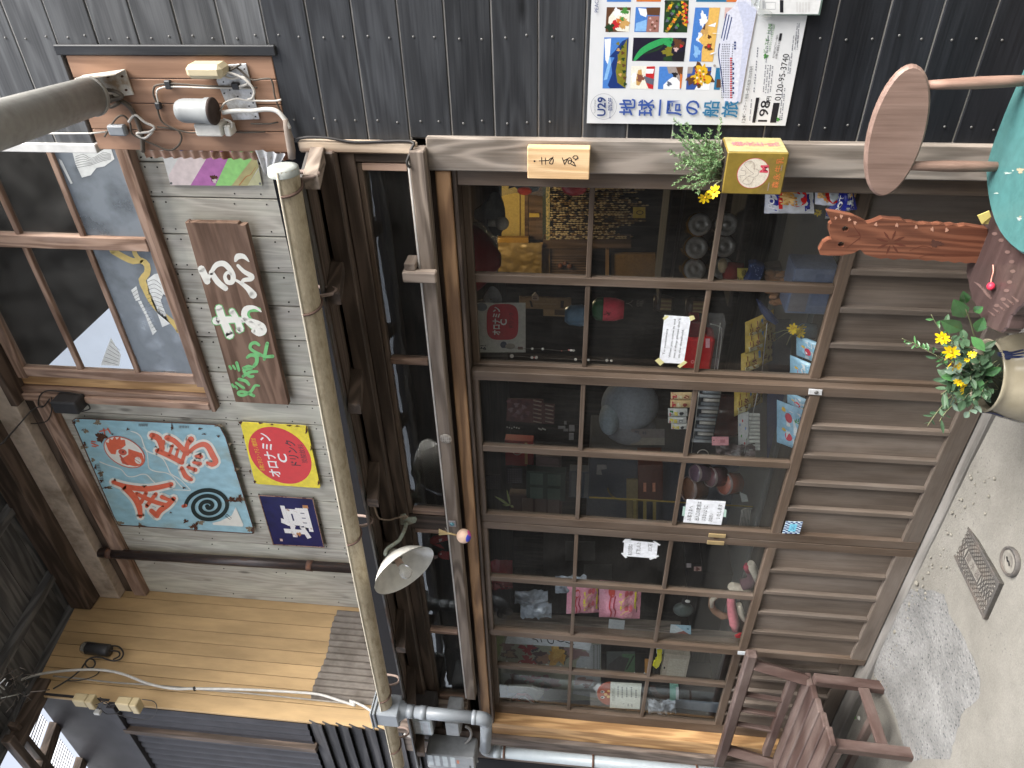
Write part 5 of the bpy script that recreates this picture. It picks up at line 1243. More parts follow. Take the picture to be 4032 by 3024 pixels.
pr.lay = 3; blk(1462, 1490, 1068, 850); tx('198', 1568, 968, 112, 'black', w=185, bold=.01); tx('万円', 1605, 880, 44, 'black', bold=.01)
blk(1618, 1672, 1068, 895); tx('0120-95-3740', 1722, 672, 76, 'black', w=405)
tx('ピースボートLINE', 1598, 330, 42, 'green', w=250, bold=.01); bl('green', 1582, 488, 20, 3); bl('green', 1690, 1040, 16, 4)
tx('公式アカウントで友だち追加!!', 1632, 330, 24, 'green', w=240); tx('友だち追加で公式アカウント限定の', 1665, 405, 22, 'black', w=200); tx('お得な情報をお届け!!', 1690, 410, 22, 'black', w=200)
blk(1692, 1714, 352, 290); tx('フレンドリースタンダードインサイド', 1512, 955, 18, 'black', w=215)
pr.hold = 1
for i, (x, a, b) in enumerate([(1445, 1060, 860), (1460, 800, 380), (1540, 800, 560), (1560, 810, 560), (1580, 810, 560), (1600, 810, 570), (1750, 430, 300), (1770, 430, 300), (1790, 430, 290), (1705, 1040, 800), (1722, 1060, 760), (1735, 640, 480), (1750, 640, 400), (1770, 380, 200), (1785, 380, 200), (1540, 560, 260), (1560, 300, 200)]):
    n = 18
    for k in range(n):
        if (k*7+i) % 5: yy = a+(b-a)*k/n; xx = x-8+(1060-yy)*sl_px(x)*.55; pr.rect(*t(xx, yy), *t(xx+8, a+(b-a)*(k+.62)/n), C['mid'])
pr.done('artwork', po)

# clip holder with leaflets at the edge of the poster
lh = thing('leaflet_holder', 'clear plastic clip holding printed leaflets over the poster edge', 'leaflet holder', at(3170, 0, -.03))
a, b = at(*t(1545, 140), -.022), at(*t(2010, -150), -.022)
part('leaflet', MB().box(at(0, 62, -.022).x-.0, at(0, -90, -.022).x, -.022, -.017, at(3225, 40, -.022).z, at(2985, 40, -.022).z, .0), flat('leaflet_white', (.66, .67, .67), .4), lh)
part('leaflet', MB().box(at(0, 66, -.015).x, at(0, -90, -.015).x, -.016, -.0085, at(3232, 40, -.015).z, at(3010, 40, -.015).z, .001), flat('leaflet_green_edge', (.30, .42, .38), .4), lh)
pr = Print(onY(-.0222))
pr.text('Pau', *t(1495, 20), 40*.452, C['black'], eu=EU, ev=EV); pr.rect(*t(1705, 108), *t(1735, 0), C['black']); pr.stroke(T((1580, 80), (1665, 80), (1665, 20), (1580, 20), (1580, 80)), 1.2, C['mid'], sub=1)
for i in range(9): pr.stroke(T((1555+i*5, 85), (1555+i*5, 5)), .8, C['mid'], sub=1) if i < 4 else pr.stroke(T((1750+i*26, 105), (1750+i*26, 20)), 1.0, C['grey'], sub=1)
pr.done('printing', lh)
part('clip', MB().prism([at(*t(*p), -.030) for p in ((1455, 60), (1530, 60), (1545, -40), (1455, -40))], (0, .006, 0), bev=.002).prism([at(*t(*p), -.030) for p in ((1520, 80), (1600, 85), (1640, 110), (1640, 150), (1580, 160), (1520, 140))], (0, .010, 0), bev=.003), glassmat('clear_plastic', dust=.12), lh)

# ------------------------------------------------------------------ milk tin used as a planter
tn = thing('tin_planter', 'yellow printed milk tin hung on the post as a planter', 'planter', (-.79, -.09, .97))
X0, X1, Ya, Yb, Za, Zb = -.851, -.728, -.15, -.026, .968, 1.136
part('tin', MB().box(X0, X1, Ya, Yb, Za, Zb, .003), stained('mustard_tin', (.215, .15, .025), (.14, .085, .024), 10, .55, .75, .4, .5), tn)
part('side_paint', MB().box(X1-.001, X1+.0012, Ya+.004, Yb-.002, Za+.004, Zb-.003, .0), stained('cream_tin', (.38, .335, .165), (.26, .215, .10), 12, .6, .8, .4), tn)
part('soil', MB().box(X0+.004, X1-.004, Ya+.004, Yb-.004, Zb-.02, Zb+.001, 0), flat('soil', (.03, .022, .015), .95), tn)
w, h = X1-X0, Zb-Za
pr = Print(frame((X0, Ya, Za), (1, 0, 0), (0, 0, 1), (0, -1, 0)))
MR = flat('milk_red', (.50, .055, .09), .4); EMB = stained('emblem_cream', (.62, .57, .48), (.42, .36, .28), 60, .5, .7, .5); MLN = flat('emblem_line', (.25, .2, .17), .5); TORG = flat('tin_orange', (.52, .16, .05), .5)
pr.disc(w*.51, h*.53, w*.36, h*.265, MR, 40); pr.disc(w*.51, h*.53, w*.35, h*.255, EMB, 40)
k = lambda *p: pr.stroke([(w*a, h*b) for a, b in p], .0012, MLN)
k((.40, .72), (.45, .74), (.46, .66), (.56, .66), (.58, .74), (.64, .72)); k((.24, .60), (.30, .68), (.44, .60), (.50, .52), (.58, .60), (.72, .70), (.80, .62), (.74, .54), (.60, .52)); k((.44, .60), (.42, .50), (.50, .44), (.60, .46), (.62, .54)); k((.24, .60), (.26, .54), (.40, .50))
pr.text('M', w*.62, h*.36, w*.24, MR, bold=.05)
for i, ch in enumerate('森永牛乳'): pr.text(ch, w*(.25+.19*i), h*.13, w*.17, TORG, bold=.01)
pr.rect(w*.10, h*.23, w*.30, h*.245, MLN); pr.rect(w*.58, h*.075, w*.72, h*.088, MLN)
pr.fn = (lambda f_: lambda u, v, l: f_(u, v, .0002+l))(frame((X1+.0014, Ya, Za), (0, 1, 0), (0, 0, 1), (1, 0, 0))); d = Yb-Ya
PKT = flat('tin_pink', (.62, .16, .18), .45)
for i, ch in enumerate('森永牛乳'): pr.text(ch, d*.52, h*(.80-.2*i), d*.30, PKT, bold=.02)
pr.done('printing', tn)

# ------------------------------------------------------------------ plants
LEAF_R = flat('rosemary_green', (.14, .26, .10), .55, .35, var=.3, scale=60); LEAF_R2 = flat('rosemary_pale', (.26, .39, .20), .55, .35, var=.3, scale=60)
STEMM = flat('plant_stem', (.16, .17, .09), .7); PETAL = flat('petal_yellow', (.66, .46, .004), .55, .3, var=.08); DISCF = flat('flower_heart', (.50, .30, .01), .7)
def daisy(parent, c, nrm, r, n=9, seed=0, heart=True):
    rg = random.Random(seed); nrm = Vector(nrm).normalized(); a = nrm.orthogonal().normalized(); b = nrm.cross(a); mb = MB()
    for i in range(n):
        th_ = 2*math.pi*i/n+rg.uniform(-.15, .15); d = a*math.cos(th_)+b*math.sin(th_); s = nrm.cross(d); L = r*rg.uniform(.85, 1.1); w_ = r*.2
        up = nrm*r*rg.uniform(.0, .3)
        pts = [c+d*r*.12, c+d*L*.45+s*w_+up*.5, c+d*L*.85+s*w_*.8+up, c+d*L+up*.9, c+d*L*.85-s*w_*.8+up, c+d*L*.45-s*w_+up*.5]
        mb.poly(pts)
    f = part('flower', mb, PETAL, parent)
    if heart: part('flower_heart', MB().ball(c+nrm*r*.06, r*.17, n=7), DISCF, f)
ro = thing('rosemary', 'bushy rosemary sprigs and two yellow daisies growing from the milk tin', 'plant', (-.79, -.09, 1.13))
t = crop(2632, 0, .63291); rg = random.Random(11)
tips = [(110, 760, -.06), (60, 850, -.09), (90, 950, -.13), (70, 1010, -.1), (120, 1120, -.14), (190, 1000, -.15), (210, 930, -.14), (180, 840, -.08), (270, 880, -.12), (240, 1060, -.15), (140, 920, -.07), (300, 1000, -.14), (150, 1180, -.12), (260, 800, -.06), (30, 745, -.07), (75, 800, -.06), (330, 735, -.05), (25, 830, -.10), (0, 935, -.12), (40, 1030, -.12), (35, 1060, -.08), (25, 1150, -.13), (60, 1170, -.15), (180, 1200, -.15), (150, 870, -.1), (160, 960, -.12), (120, 1000, -.14), (200, 1080, -.13), (230, 900, -.09), (250, 1000, -.10), (300, 850, -.06), (170, 1120, -.10), (100, 900, -.05), (230, 1140, -.12), (260, 940, -.13), (140, 1060, -.05), (110, 850, -.08), (60, 960, -.08), (230, 830, -.05), (280, 1080, -.1)]
allm = MB()
for i, (px, py, Y) in enumerate(tips):
    tip = at(*t(px, py), Y); base = Vector((-.79+rg.uniform(-.045, .045), -.09+rg.uniform(-.035, .035), 1.135))
    mid = base.lerp(tip, .5)+Vector((rg.uniform(-.012, .012), rg.uniform(-.015, .01), .02))
    P = [base*(1-u)**2+mid*2*u*(1-u)+tip*u*u for u in (j/10 for j in range(11))]
    mb = MB(); mb.tube(P, [.0018-.0012*j/10 for j in range(11)], 4, mi=0)
    L = sum((P[j+1]-P[j]).length for j in range(10)); n = int(L/.0017)
    for j in range(n):
        u = .12+.88*j/n; k_ = min(9, int(u*10)); p = P[k_].lerp(P[k_+1], u*10-k_); tg = (P[k_+1]-P[k_]).normalized()
        sd = Vector((rg.gauss(0, 1), rg.gauss(0, 1), rg.gauss(0, 1))); sd = (sd-tg*sd.dot(tg)).normalized()
        d = (tg*rg.uniform(.5, .95)+sd).normalized(); ln = rg.uniform(.009, .016)*(1.05-.35*u); wv = d.cross(Vector((rg.gauss(0, 1), rg.gauss(0, 1), rg.gauss(0, 1)))).normalized()*.0013
        e = p+d*ln; mb.poly([p-wv*.6, p+d*ln*.5-wv, e, p+d*ln*.5+wv, p+wv*.6], mi=1 if rg.random() < .7 else 2)
    part('sprig', mb, [STEMM, LEAF_R, LEAF_R2], ro)
for i, ((px, py), nr) in enumerate((((228, 1228), (-.3, -1, .1)), ((285, 1192), (.4, -1, .5)))):
    c = at(*t(px, py), -.165); daisy(ro, c, nr, .021, 8, i+3)
    part('stem', MB().tube([Vector((-.82, -.12, 1.13)), at(*t(300, 1140), -.15), c+Vector((.005, .008, 0))], .0022, 5), STEMM, ro)

# ------------------------------------------------------------------ small chair with a teal seat and oval back
TEAL = stained('teal_paint', (.06, .165, .163), (.05, .145, .14), 8, .5, .7, .38, .4, bump=.03)
SPW = wood('pinkish_turned_wood', (.16, .092, .068), (.33, .215, .168), 'Z', ring=.5, rough=.5, knots=0, objvar=.1, ringamt=.25)
OVW = wood('oval_back_wood', (.15, .094, .074), (.28, .19, .155), 'Z', ring=.5, rough=.45, spec=.4, knots=0, objvar=.1, across=.8, ringamt=.3)
tc_ = thing('teal_chair', 'small wooden chair with chipped teal seat and oval brown backrest', 'chair', (-.65, -.32, 0), 'small wooden chairs by the entrance')
zs_ = .437
def reproj(pts, z, z0=.42):
    k_ = (z-CZ)/(z0-CZ); return [(x*k_, -D+(y+D)*k_) for x, y in pts]
out = [(-.47, -.125), (-.556, -.105), (-.652, -.096), (-.749, -.10), (-.80, -.13), (-.857, -.215), (-.884, -.30), (-.886, -.385), (-.87, -.45), (-.80, -.52), (-.68, -.56), (-.56, -.54), (-.46, -.46), (-.42, -.33), (-.42, -.2)]
def smooth2(pts, n=4):
    P = [Vector(p) for p in pts]; k = len(P); Q = []
    for i in range(k):
        p0, p1, p2, p3 = P[i-1], P[i], P[(i+1) % k], P[(i+2) % k]
        for j in range(n):
            u = j/n; Q.append(.5*((2*p1)+(p2-p0)*u+(2*p0-5*p1+4*p2-p3)*u*u+(3*p1-p0-3*p2+p3)*u**3))
    return Q
so_ = smooth2(reproj(out, zs_))
seat = part('seat', MB().prism([(p.x, p.y, zs_) for p in so_], (0, 0, -.026), bev=.006), TEAL, tc_)
t = crop(3300, 300, .8443)
CHIP = flat('bare_chip', (.34, .28, .19), .8); CHIP2 = flat('pale_chip', (.34, .40, .37), .7)
pr = Print(lambda x, y, l=0.0: az(x, y, zs_+.0003+l))
for i, (px, py, r, ry, m_) in enumerate(((790, 452, 20, 5, CHIP2), (850, 440, 18, 15, CHIP), (738, 546, 12, 4, CHIP2), (845, 665, 12, 9, CHIP2), (850, 655, 6, 5, CHIP), (815, 440, 5, 4, CHIP2))): blob(pr, *t(px, py), r*.7, m_, 60+i, ry=ry*.7, rough=.5)
pr.done('paint_chip', seat)
def oval(cx, cz, a, b, Y, rot=0, n=40): return [(cx+a*math.cos(q)*math.cos(rot)-b*math.sin(q)*math.sin(rot), Y, cz+a*math.cos(q)*math.sin(rot)+b*math.sin(q)*math.cos(rot)) for q in (2*math.pi*i/n for i in range(n))]
part('backrest', MB().prism(oval(-.647, .728, .170, .071, -.232, .05), (0, .024, 0), bev=.006), OVW, tc_)
for a, b in (((-.528, -.215, .69), (-.520, -.19, .41)), ((-.735, -.215, .69), (-.742, -.19, .41))):
    a, b = Vector(a), Vector(b); part('spindle', MB().tube([a.lerp(b, u) for u in (0, .2, .45, .7, 1)], [.011, .0125, .015, .0145, .012], 14), SPW, tc_)
for x, y in ((-.54, -.17), (-.74, -.19), (-.56, -.45), (-.76, -.44)):
    c = Vector((x, y, zs_-.024)); d = Vector(((x+.65)*.45, (y+.32)*.45, -zs_+.025)); part('leg', MB().tube([c, c+d*.5, c+d], [.017, .019, .013], 12), SPW, tc_)

# ------------------------------------------------------------------ small chair with a carved cat back
CAT = wood('cat_red_wood', (.08, .026, .015), (.2, .077, .043), 'Z', ring=.9, rough=.38, spec=.45, bump=.15, knots=.0, objvar=.05, ringamt=.6, across=1.4)
MAR = wood('maroon_seat_wood', (.034, .021, .02), (.076, .049, .046), 'X', ring=.5, rough=.4, spec=.45, bump=.1, knots=0, objvar=.05, ringamt=.3)
CUT = flat('carved_groove', (.11, .036, .022), .6); PALEE = flat('pale_cut_edge', (.50, .27, .19), .45)
ct_ = thing('cat_chair', 'small carved wooden chair whose back is a cat figure with pierced eyes', 'chair', (-.98, -.33, 0), 'small wooden chairs by the entrance')
t = crop(2632, 0, .63291); YC = -.215
outl = [(985, 1315), (1060, 1325), (1150, 1345), (1210, 1370), (1240, 1395), (1275, 1378), (1330, 1363), (1390, 1362), (1450, 1372), (1520, 1388), (1600, 1398), (1690, 1398), (1770, 1405), (1850, 1408), (1905, 1412), (1985, 1425), (1990, 1560), (1925, 1640), (1850, 1635), (1780, 1632), (1700, 1625), (1600, 1618), (1500, 1612), (1400, 1612), (1320, 1606), (1265, 1600), (1225, 1580), (1195, 1556), (1150, 1575), (1080, 1590), (1000, 1590), (945, 1586), (938, 1560), (965, 1510), (1000, 1490), (1015, 1490), (1000, 1440), (1003, 1400), (1018, 1385), (1000, 1350)]
opt = [t(*p) for p in outl]; fine = []
for i in range(len(opt)):
    a, b = Vector(opt[i]), Vector(opt[(i+1) % len(opt)]); n = max(1, int((b-a).length/22))
    for j in range(n):
        p = a.lerp(b, j/n)
        if j or True:
            nn = Vector((-(b-a).y, (b-a).x)).normalized()
            fine.append(tuple(p+nn*((2.6 if len(fine) % 2 else -2.6) if p.x > t(1180, 0)[0] and p.x < t(1900, 0)[0] else 0)))
W3 = [at(x, y, YC) for x, y in fine]
# the board with two pierced eyes
def ring_fill(outer, holes, Y, th_):
    bm = bmesh.new(); edges = []
    for loop in [outer]+holes:
        vs = [bm.verts.new(p) for p in loop]; edges += [bm.edges.new((vs[i], vs[(i+1) % len(vs)])) for i in range(len(vs))]
    bmesh.ops.triangle_fill(bm, use_beauty=True, use_dissolve=False, edges=edges)
    r = bmesh.ops.extrude_face_region(bm, geom=bm.faces[:]); vs = [g for g in r['geom'] if isinstance(g, bmesh.types.BMVert)]
    bmesh.ops.translate(bm, verts=vs, vec=(0, th_, 0)); bmesh.ops.recalc_face_normals(bm, faces=bm.faces[:])
    me = bpy.data.meshes.new('board'); bm.to_mesh(me); bm.free(); return me
eyes = [[at(*t(cx+20*math.cos(q), cy+17*math.sin(q)), YC) for q in (2*math.pi*i/14 for i in range(14))] for cx, cy in ((1100, 1424), (1075, 1521))]
cb = link('cat_back', ring_fill(W3, eyes, YC, .022), CAT, ct_)
pr = Print(onY(YC))
K = lambda pts, w_, m_=CUT: pr.stroke([t(*p) for p in pts], [v*.633 for v in w_] if isinstance(w_, list) else w_*.633, m_)
K([(1110, 1470), (1190, 1466)], 5); K([(1145, 1395), (1190, 1462)], [3, 7]); K([(1105, 1545), (1192, 1480)], [3, 7]); K([(1185, 1445), (1195, 1468), (1190, 1490)], 4)
for a in range(8):
    an = a*math.pi/4+.3; c0 = (1385, 1508); d = (math.cos(an), math.sin(an)); K([(c0[0]+d[0]*22, c0[1]+d[1]*20), (c0[0]+d[0]*60, c0[1]+d[1]*48), (c0[0]+d[0]*95, c0[1]+d[1]*75)], [3, 16, 3])
blob(pr, *t(1665, 1515), 24, flat('wood_knot', (.09, .04, .03), .5), 8, ry=13); K([(1500, 1560), (1580, 1530), (1640, 1545)], 3); K([(1560, 1600), (1640, 1580), (1720, 1590)], 3)
for p, r in (((1075, 1345), 9), ((1125, 1365), 9), ((1160, 1385), 9), ((1290, 1395), 9), ((1420, 1400), 9), ((1540, 1412), 9), ((1640, 1425), 10), ((1730, 1430), 10), ((1040, 1355), 7)): blob(pr, *t(*p), r*.63, PALEE, int(p[0]), ry=r*.8)
pr.done('carving', cb)
zc = .404
leaf = [(-.883, -.20), (-.96, -.185), (-1.035, -.20), (-1.075, -.262), (-1.10, -.34), (-1.108, -.41), (-1.088, -.475), (-1.055, -.497), (-1.013, -.50), (-.965, -.525), (-.90, -.55), (-.83, -.52), (-.80, -.43), (-.80, -.32), (-.83, -.24)]
lo = smooth2(reproj(leaf, zc), 4); lo = [p+Vector((jit(.003), jit(.003))) for p in lo]
st_ = part('seat', MB().prism([(p.x, p.y, zc) for p in lo], (0, 0, -.045), bev=.004), MAR, ct_)
pr = Print(lambda x, y, l=0.0: az(x, y, zc+.0003+l)); t = crop(3300, 300, .8443)
PAL = flat('leaf_gouge', (.14, .09, .08), .4, .5)
for i in range(12):
    u = i/11; a = (635+55*math.sin(u*2.4), 960+u*120) if i < 6 else (700+(i-6)*22, 1095-(i-6)*14); pr.stroke([t(*a), t(a[0]+28, a[1]+16+8*u)], [2, 9], PAL)
for x, y in ((730, 735), (760, 765), (790, 820), (810, 865), (815, 910), (800, 960), (785, 1000), (770, 1040), (740, 1070)): pr.disc(*t(x, y), 11, 7, PAL, 14)
pr.stroke([t(*p) for p in ((715, 1000), (705, 960), (720, 900), (722, 880))], 3, flat('hollow_line', (.06, .03, .03), .5)); pr.done('carving', st_)
for x, y in ((-.90, -.25), (-1.03, -.27), (-.88, -.47), (-1.02, -.46)):
    c = Vector((x, y, zc-.04)); d = Vector(((x+.96)*.5, (y+.36)*.5, -zc+.035)); part('leg', MB().tube([c, c+d], [.02, .016], 10), MAR, ct_)
bf = thing('red_bud', 'single fallen red flower bud with pink stem on the maroon carved seat', 'flower', az(*t(713, 980), zc+.01))
part('bud', MB().ball(az(*t(712, 980), zc+.013), .0115, .0115, .010, n=10), flat('bud_red', (.60, .035, .07), .4), bf)
part('stem', MB().tube([az(*t(*p), zc+.008) for p in ((712, 975), (715, 945), (724, 910), (722, 880))], .0018, 5), flat('bud_stem', (.62, .28, .22), .5), bf)
tg_ = thing('yellow_tag', 'folded yellow paper tag lying between the cat back and the teal seat', 'tag', at(*t(690, 655), -.2))
part('paper', MB().prism([at(*t(*p), -.24) for p in ((650, 650), (705, 628), (714, 655), (670, 690))], (0, .002, 0)).prism([at(*t(*p), -.235) for p in ((655, 655), (670, 690), (700, 690), (714, 655))], (0, .002, 0)), flat('tag_yellow', (.66, .55, .18), .6), tg_)

# ------------------------------------------------------------------ glazed jar with flowers
vz = thing('flower_jar', 'big beige glazed jar with dark blue drips standing by the door', 'jar', (-1.345, -.30, 0))
vc = Vector((-1.348, -.30, 0))
VG = stained('beige_glaze', (.26, .235, .175), (.21, .185, .13), 5, .45, .7, .12, .6, rough2=.2, bump=.02)
prof = [(0, 0), (.085, .0), (.10, .015), (.125, .07), (.14, .13), (.138, .19), (.125, .24), (.112, .27), (.108, .29), (.113, .300), (.108, .303), (.098, .29), (.10, .25)]
part('body', MB().lathe(prof, vc, (0, 0, 1), 48), VG, vz)
part('inside', MB().lathe([(0, .262), (.1, .262)], vc, (0, 0, 1), 24), flat('jar_inside', (.02, .025, .015), .9), vz)
def vr(z):
    for (r0, z0), (r1, z1) in zip(prof[1:9], prof[2:10]):
        if z0 <= z <= z1 and z1 > z0: return r0+(r1-r0)*(z-z0)/(z1-z0)
    return .11
BLUE = flat('drip_blue', (.012, .02, .065), .12, .6)
pr = Print(lambda a, z, l=0.0: vc+Vector((math.cos(a)*(vr(z)+l), math.sin(a)*(vr(z)+l), z)), .0006)
for a0, drips in ((-.35, ((-.10, .20), (0, .17), (.09, .22))), (-2.50, ((-.16, .22), (-.06, .16), (.05, .10), (.15, .19), (.0, .24))), (1.7, ((0, .2),))):
    for da, zl_ in drips: pr.stroke([(a0+da*.5, .292), (a0+da, .25), (a0+da*1.15, zl_)], [.05, .045, .03], BLUE)
    pr.stroke([(a0-.14, .293), (a0, .283), (a0+.14, .293)], .022, BLUE)
pr.done('glaze_drip', vz)
fb = thing('flower_bunch', 'bunch of yellow daisies and dark glossy leaves in the beige jar', 'plant', (-1.345, -.30, .27))
t = crop(3540, 1130, .58852); rg = random.Random(21)
LG1 = flat('camellia_leaf', (.055, .15, .05), .22, .5, var=.2, scale=40); LG2 = flat('sage_leaf', (.05, .095, .05), .5, .3, var=.3, scale=40); LG3 = flat('grey_leaf', (.11, .16, .12), .5, .3, var=.2, scale=40)
def leafp(mb, p, d, nrm, ln, wd, fold=.25, mi=0):
    d = Vector(d).normalized(); s = d.cross(Vector(nrm)).normalized(); n2 = s.cross(d)
    L = [(0, 0), (.2, .55), (.45, 1), (.7, .8), (.9, .35), (1, 0)]
    mid = [p+d*ln*u-n2*ln*.12*u*u for u, w_ in L]
    for sg in (1, -1):
        ed = [mid[i]+s*sg*wd*.5*L[i][1]+n2*fold*wd*.5*L[i][1] for i in range(6)]
        for i in range(5):
            q_ = [mid[i], mid[i+1], ed[i+1], ed[i]]
            if i == 0: q_ = [mid[0], mid[1], ed[1]]
            if i == 4: q_ = [mid[4], mid[5], ed[4]]
            mb.poly(q_, mi, True)
tocam = (-FW)
# big camellia leaves and their twig
for i, (px, py, dx, dy, ln, wd) in enumerate(((425, 290, -110, -45, .085, .044), (440, 205, -60, -95, .085, .045), (450, 110, -20, -75, .055, .028), (520, 300, 40, -80, .06, .035), (480, 330, 55, 55, .055, .028), (500, 165, 40, -20, .04, .025), (560, 585, 90, -30, .055, .03), (530, 590, 5, 75, .055, .028), (400, 600, -110, 0, .06, .03))):
    p = at(*t(px, py), -.36); q_ = at(*t(px+dx, py+dy), -.38); mb = MB(); leafp(mb, p, q_-p, tocam+Vector((jit(.4), 0, .5)), ln, wd); part('leaf', mb, LG1, fb)
part('twig', MB().tube([at(*t(x, y), Y) for x, y, Y in ((560, 420, -.32), (505, 330, -.35), (480, 240, -.36), (450, 160, -.37), (440, 120, -.37))], .002, 5), STEMM, fb)
part('twig', MB().tube([at(*t(x, y), Y) for x, y, Y in ((560, 420, -.30), (430, 400, -.33), (370, 390, -.34), (310, 365, -.35))], .0016, 5), STEMM, fb)
def spray(tip, base, n, ln, wd, mt, spread=1.0):
    mb = MB(); mid = base.lerp(tip, .55)+Vector((jit(.015), jit(.015), .03)); P = [base*(1-u)**2+mid*2*u*(1-u)+tip*u*u for u in (j/8 for j in range(9))]
    mb.tube(P, .0012, 4, mi=1)
    for j in range(n):
        u = .25+.75*j/n; k_ = min(7, int(u*8)); p = P[k_].lerp(P[k_+1], u*8-k_); tg = (P[k_+1]-P[k_]).normalized(); sd = Vector((rg.gauss(0, 1), rg.gauss(0, 1), rg.gauss(0, 1))); sd = (sd-tg*sd.dot(tg)).normalized()
        leafp(mb, p, tg*.7+sd*spread, tocam*.7+Vector((rg.gauss(0, .5), rg.gauss(0, .5), .4)), ln*rg.uniform(.7, 1.2), wd*rg.uniform(.8, 1.2))
    part('spray', mb, [mt, STEMM], fb)
for px, py, Y, n, ln, wd, mt in ((20, 345, -.30, 14, .022, .007, LG1), (90, 370, -.30, 12, .025, .008, LG1), (215, 185, -.30, 12, .022, .009, LG1), (300, 220, -.28, 14, .03, .012, LG2), (250, 460, -.33, 10, .03, .015, LG2), (400, 440, -.37, 12, .035, .02, LG3), (380, 560, -.38, 12, .035, .02, LG3), (310, 620, -.35, 12, .045, .02, LG2), (280, 720, -.36, 12, .05, .012, LG2), (350, 700, -.39, 10, .04, .018, LG2), (340, 790, -.38, 12, .035, .02, LG3), (190, 930, -.36, 14, .028, .010, LG2), (270, 900, -.38, 10, .04, .011, LG2), (430, 760, -.41, 12, .04, .02, LG2), (470, 850, -.42, 8, .035, .018, LG3), (560, 700, -.40, 9, .035, .018, LG2), (480, 620, -.40, 12, .035, .02, LG2), (540, 500, -.38, 12, .035, .02, LG2), (470, 480, -.37, 12, .035, .02, LG2), (560, 400, -.35, 12, .035, .018, LG2), (430, 330, -.34, 10, .04, .02, LG2), (350, 340, -.33, 10, .03, .014, LG2), (500, 760, -.42, 9, .03, .016, LG2), (520, 560, -.36, 12, .035, .018, LG2), (420, 640, -.38, 12, .03, .016, LG2)):
    ang = rg.uniform(0, 6.28); spray(at(*t(px, py), Y), vc+Vector((.05*math.cos(ang), .05*math.sin(ang), .275)), n, ln, wd, mt)
for i, (px, py, r, nr) in enumerate(((288, 340, .021, (.2, -1, .3)), (350, 435, .024, (0, -1, .4)), (328, 470, .016, (-.5, -.6, -.4)), (335, 520, .014, (-.2, -.5, -.8)), (368, 535, .015, (0, -.6, -.6)), (400, 528, .013, (.3, -.8, -.4)), (490, 452, .012, (.5, -.7, .6)), (455, 487, .008, (0, -1, .6)), (402, 635, .017, (-.3, -.8, .5)), (428, 668, .018, (0, -.7, -.4)), (420, 714, .008, (-.2, -.6, -.6)))):
    daisy(fb, at(*t(px, py), -.40), nr, r, 9, 40+i, heart=i in (0, 1, 8))

# ------------------------------------------------------------------ low brown bench
BEN = woods('bench_brown', (.04, .023, .019), (.086, .053, .046), ring=.3, rough=.5, spec=.4, bump=.12, knots=0, objvar=.2, weather=(.19, .155, .14), wamt=.45, ringamt=.25)
bn = thing('bench', 'low brown slatted bench with a railed back standing against the doors', 'bench', (-3.7, -.27, 0))
zB_ = .362; XL_ = -4.32
bds = [(-.055, -.128, -3.335), (-.138, -.212, -3.305), (-.222, -.296, -3.28), (-.306, -.380, -3.252), (-.390, -.478, -3.222)]
for y1, y0, xr in bds: pbox('seat_board', BEN['X'], bn, XL_, xr, y0, y1, zB_-.028, zB_, .004)
pbox('apron', BEN['X'], bn, XL_+.02, -3.30, -.47, -.445, zB_-.07, zB_-.03, .003); pbox('apron', BEN['X'], bn, XL_+.02, -3.38, -.10, -.08, zB_-.07, zB_-.03, .003)
def bar(name, a, b, w_, h_, mat):
    a, b = Vector(a), Vector(b); d = b-a; L = d.length; q_ = d.to_track_quat('Z', 'Y'); M = Matrix.Translation(a) @ q_.to_matrix().to_4x4()
    return part(name, MB().box(-w_/2, w_/2, -h_/2, h_/2, 0, L, .003, M=M), mat, bn)
for x, y in ((-3.335, -.105), (-3.30, -.445), (-4.22, -.105), (-4.22, -.445)): bar('leg', (x, y, -.035), (x+.02, y, zB_-.028), .048, .042, BEN['Z'])
bar('stretcher', (-3.315, -.13, .11), (-3.29, -.43, .11), .016, .05, BEN['Y']); bar('stretcher', (-4.2, -.13, .11), (-4.2, -.43, .11), .016, .05, BEN['Y']); pbox('long_stretcher', BEN['X'], bn, -4.19, -3.32, -.295, -.265, .09, .125, .003)
part('top_rail', MB().box(-4.33, -3.215, -.075, -.030, .608, .662, .008), BEN['X'], bn)
pbox('lower_rail', BEN['X'], bn, -4.14, -3.36, -.075, -.035, .385, .425, .003)
for x in (-3.335, -4.17): bar('back_post', (x-.02, -.085, zB_-.01), (x+.02, -.05, .61), .04, .05, BEN['Z'])
for x in (-3.60, -3.745, -3.89): bar('back_slat', (x, -.055, .424), (x+.02, -.05, .609), .03, .014, BEN['Z'])
# little weed by the wall
wd_ = thing('weed', 'tuft of green weed at the foot of the wall behind the bench', 'plant', (-3.55, -.06, 0)); mb = MB(); cw = az(3378, 2800, .0)
for i in range(26): leafp(mb, cw+Vector((jit(.02), jit(.015), 0)), (rg.gauss(0, .5), rg.gauss(0, .4)-.2, .6), tocam, .035, .012)
part('leaf', mb, flat('weed_green', (.09, .22, .05), .5, var=.3), wd_); part('stone', MB().ball(cw+Vector((.02, -.05, .008)), .016, .013, .011), flat('pale_stone', (.4, .4, .37), .9), wd_)

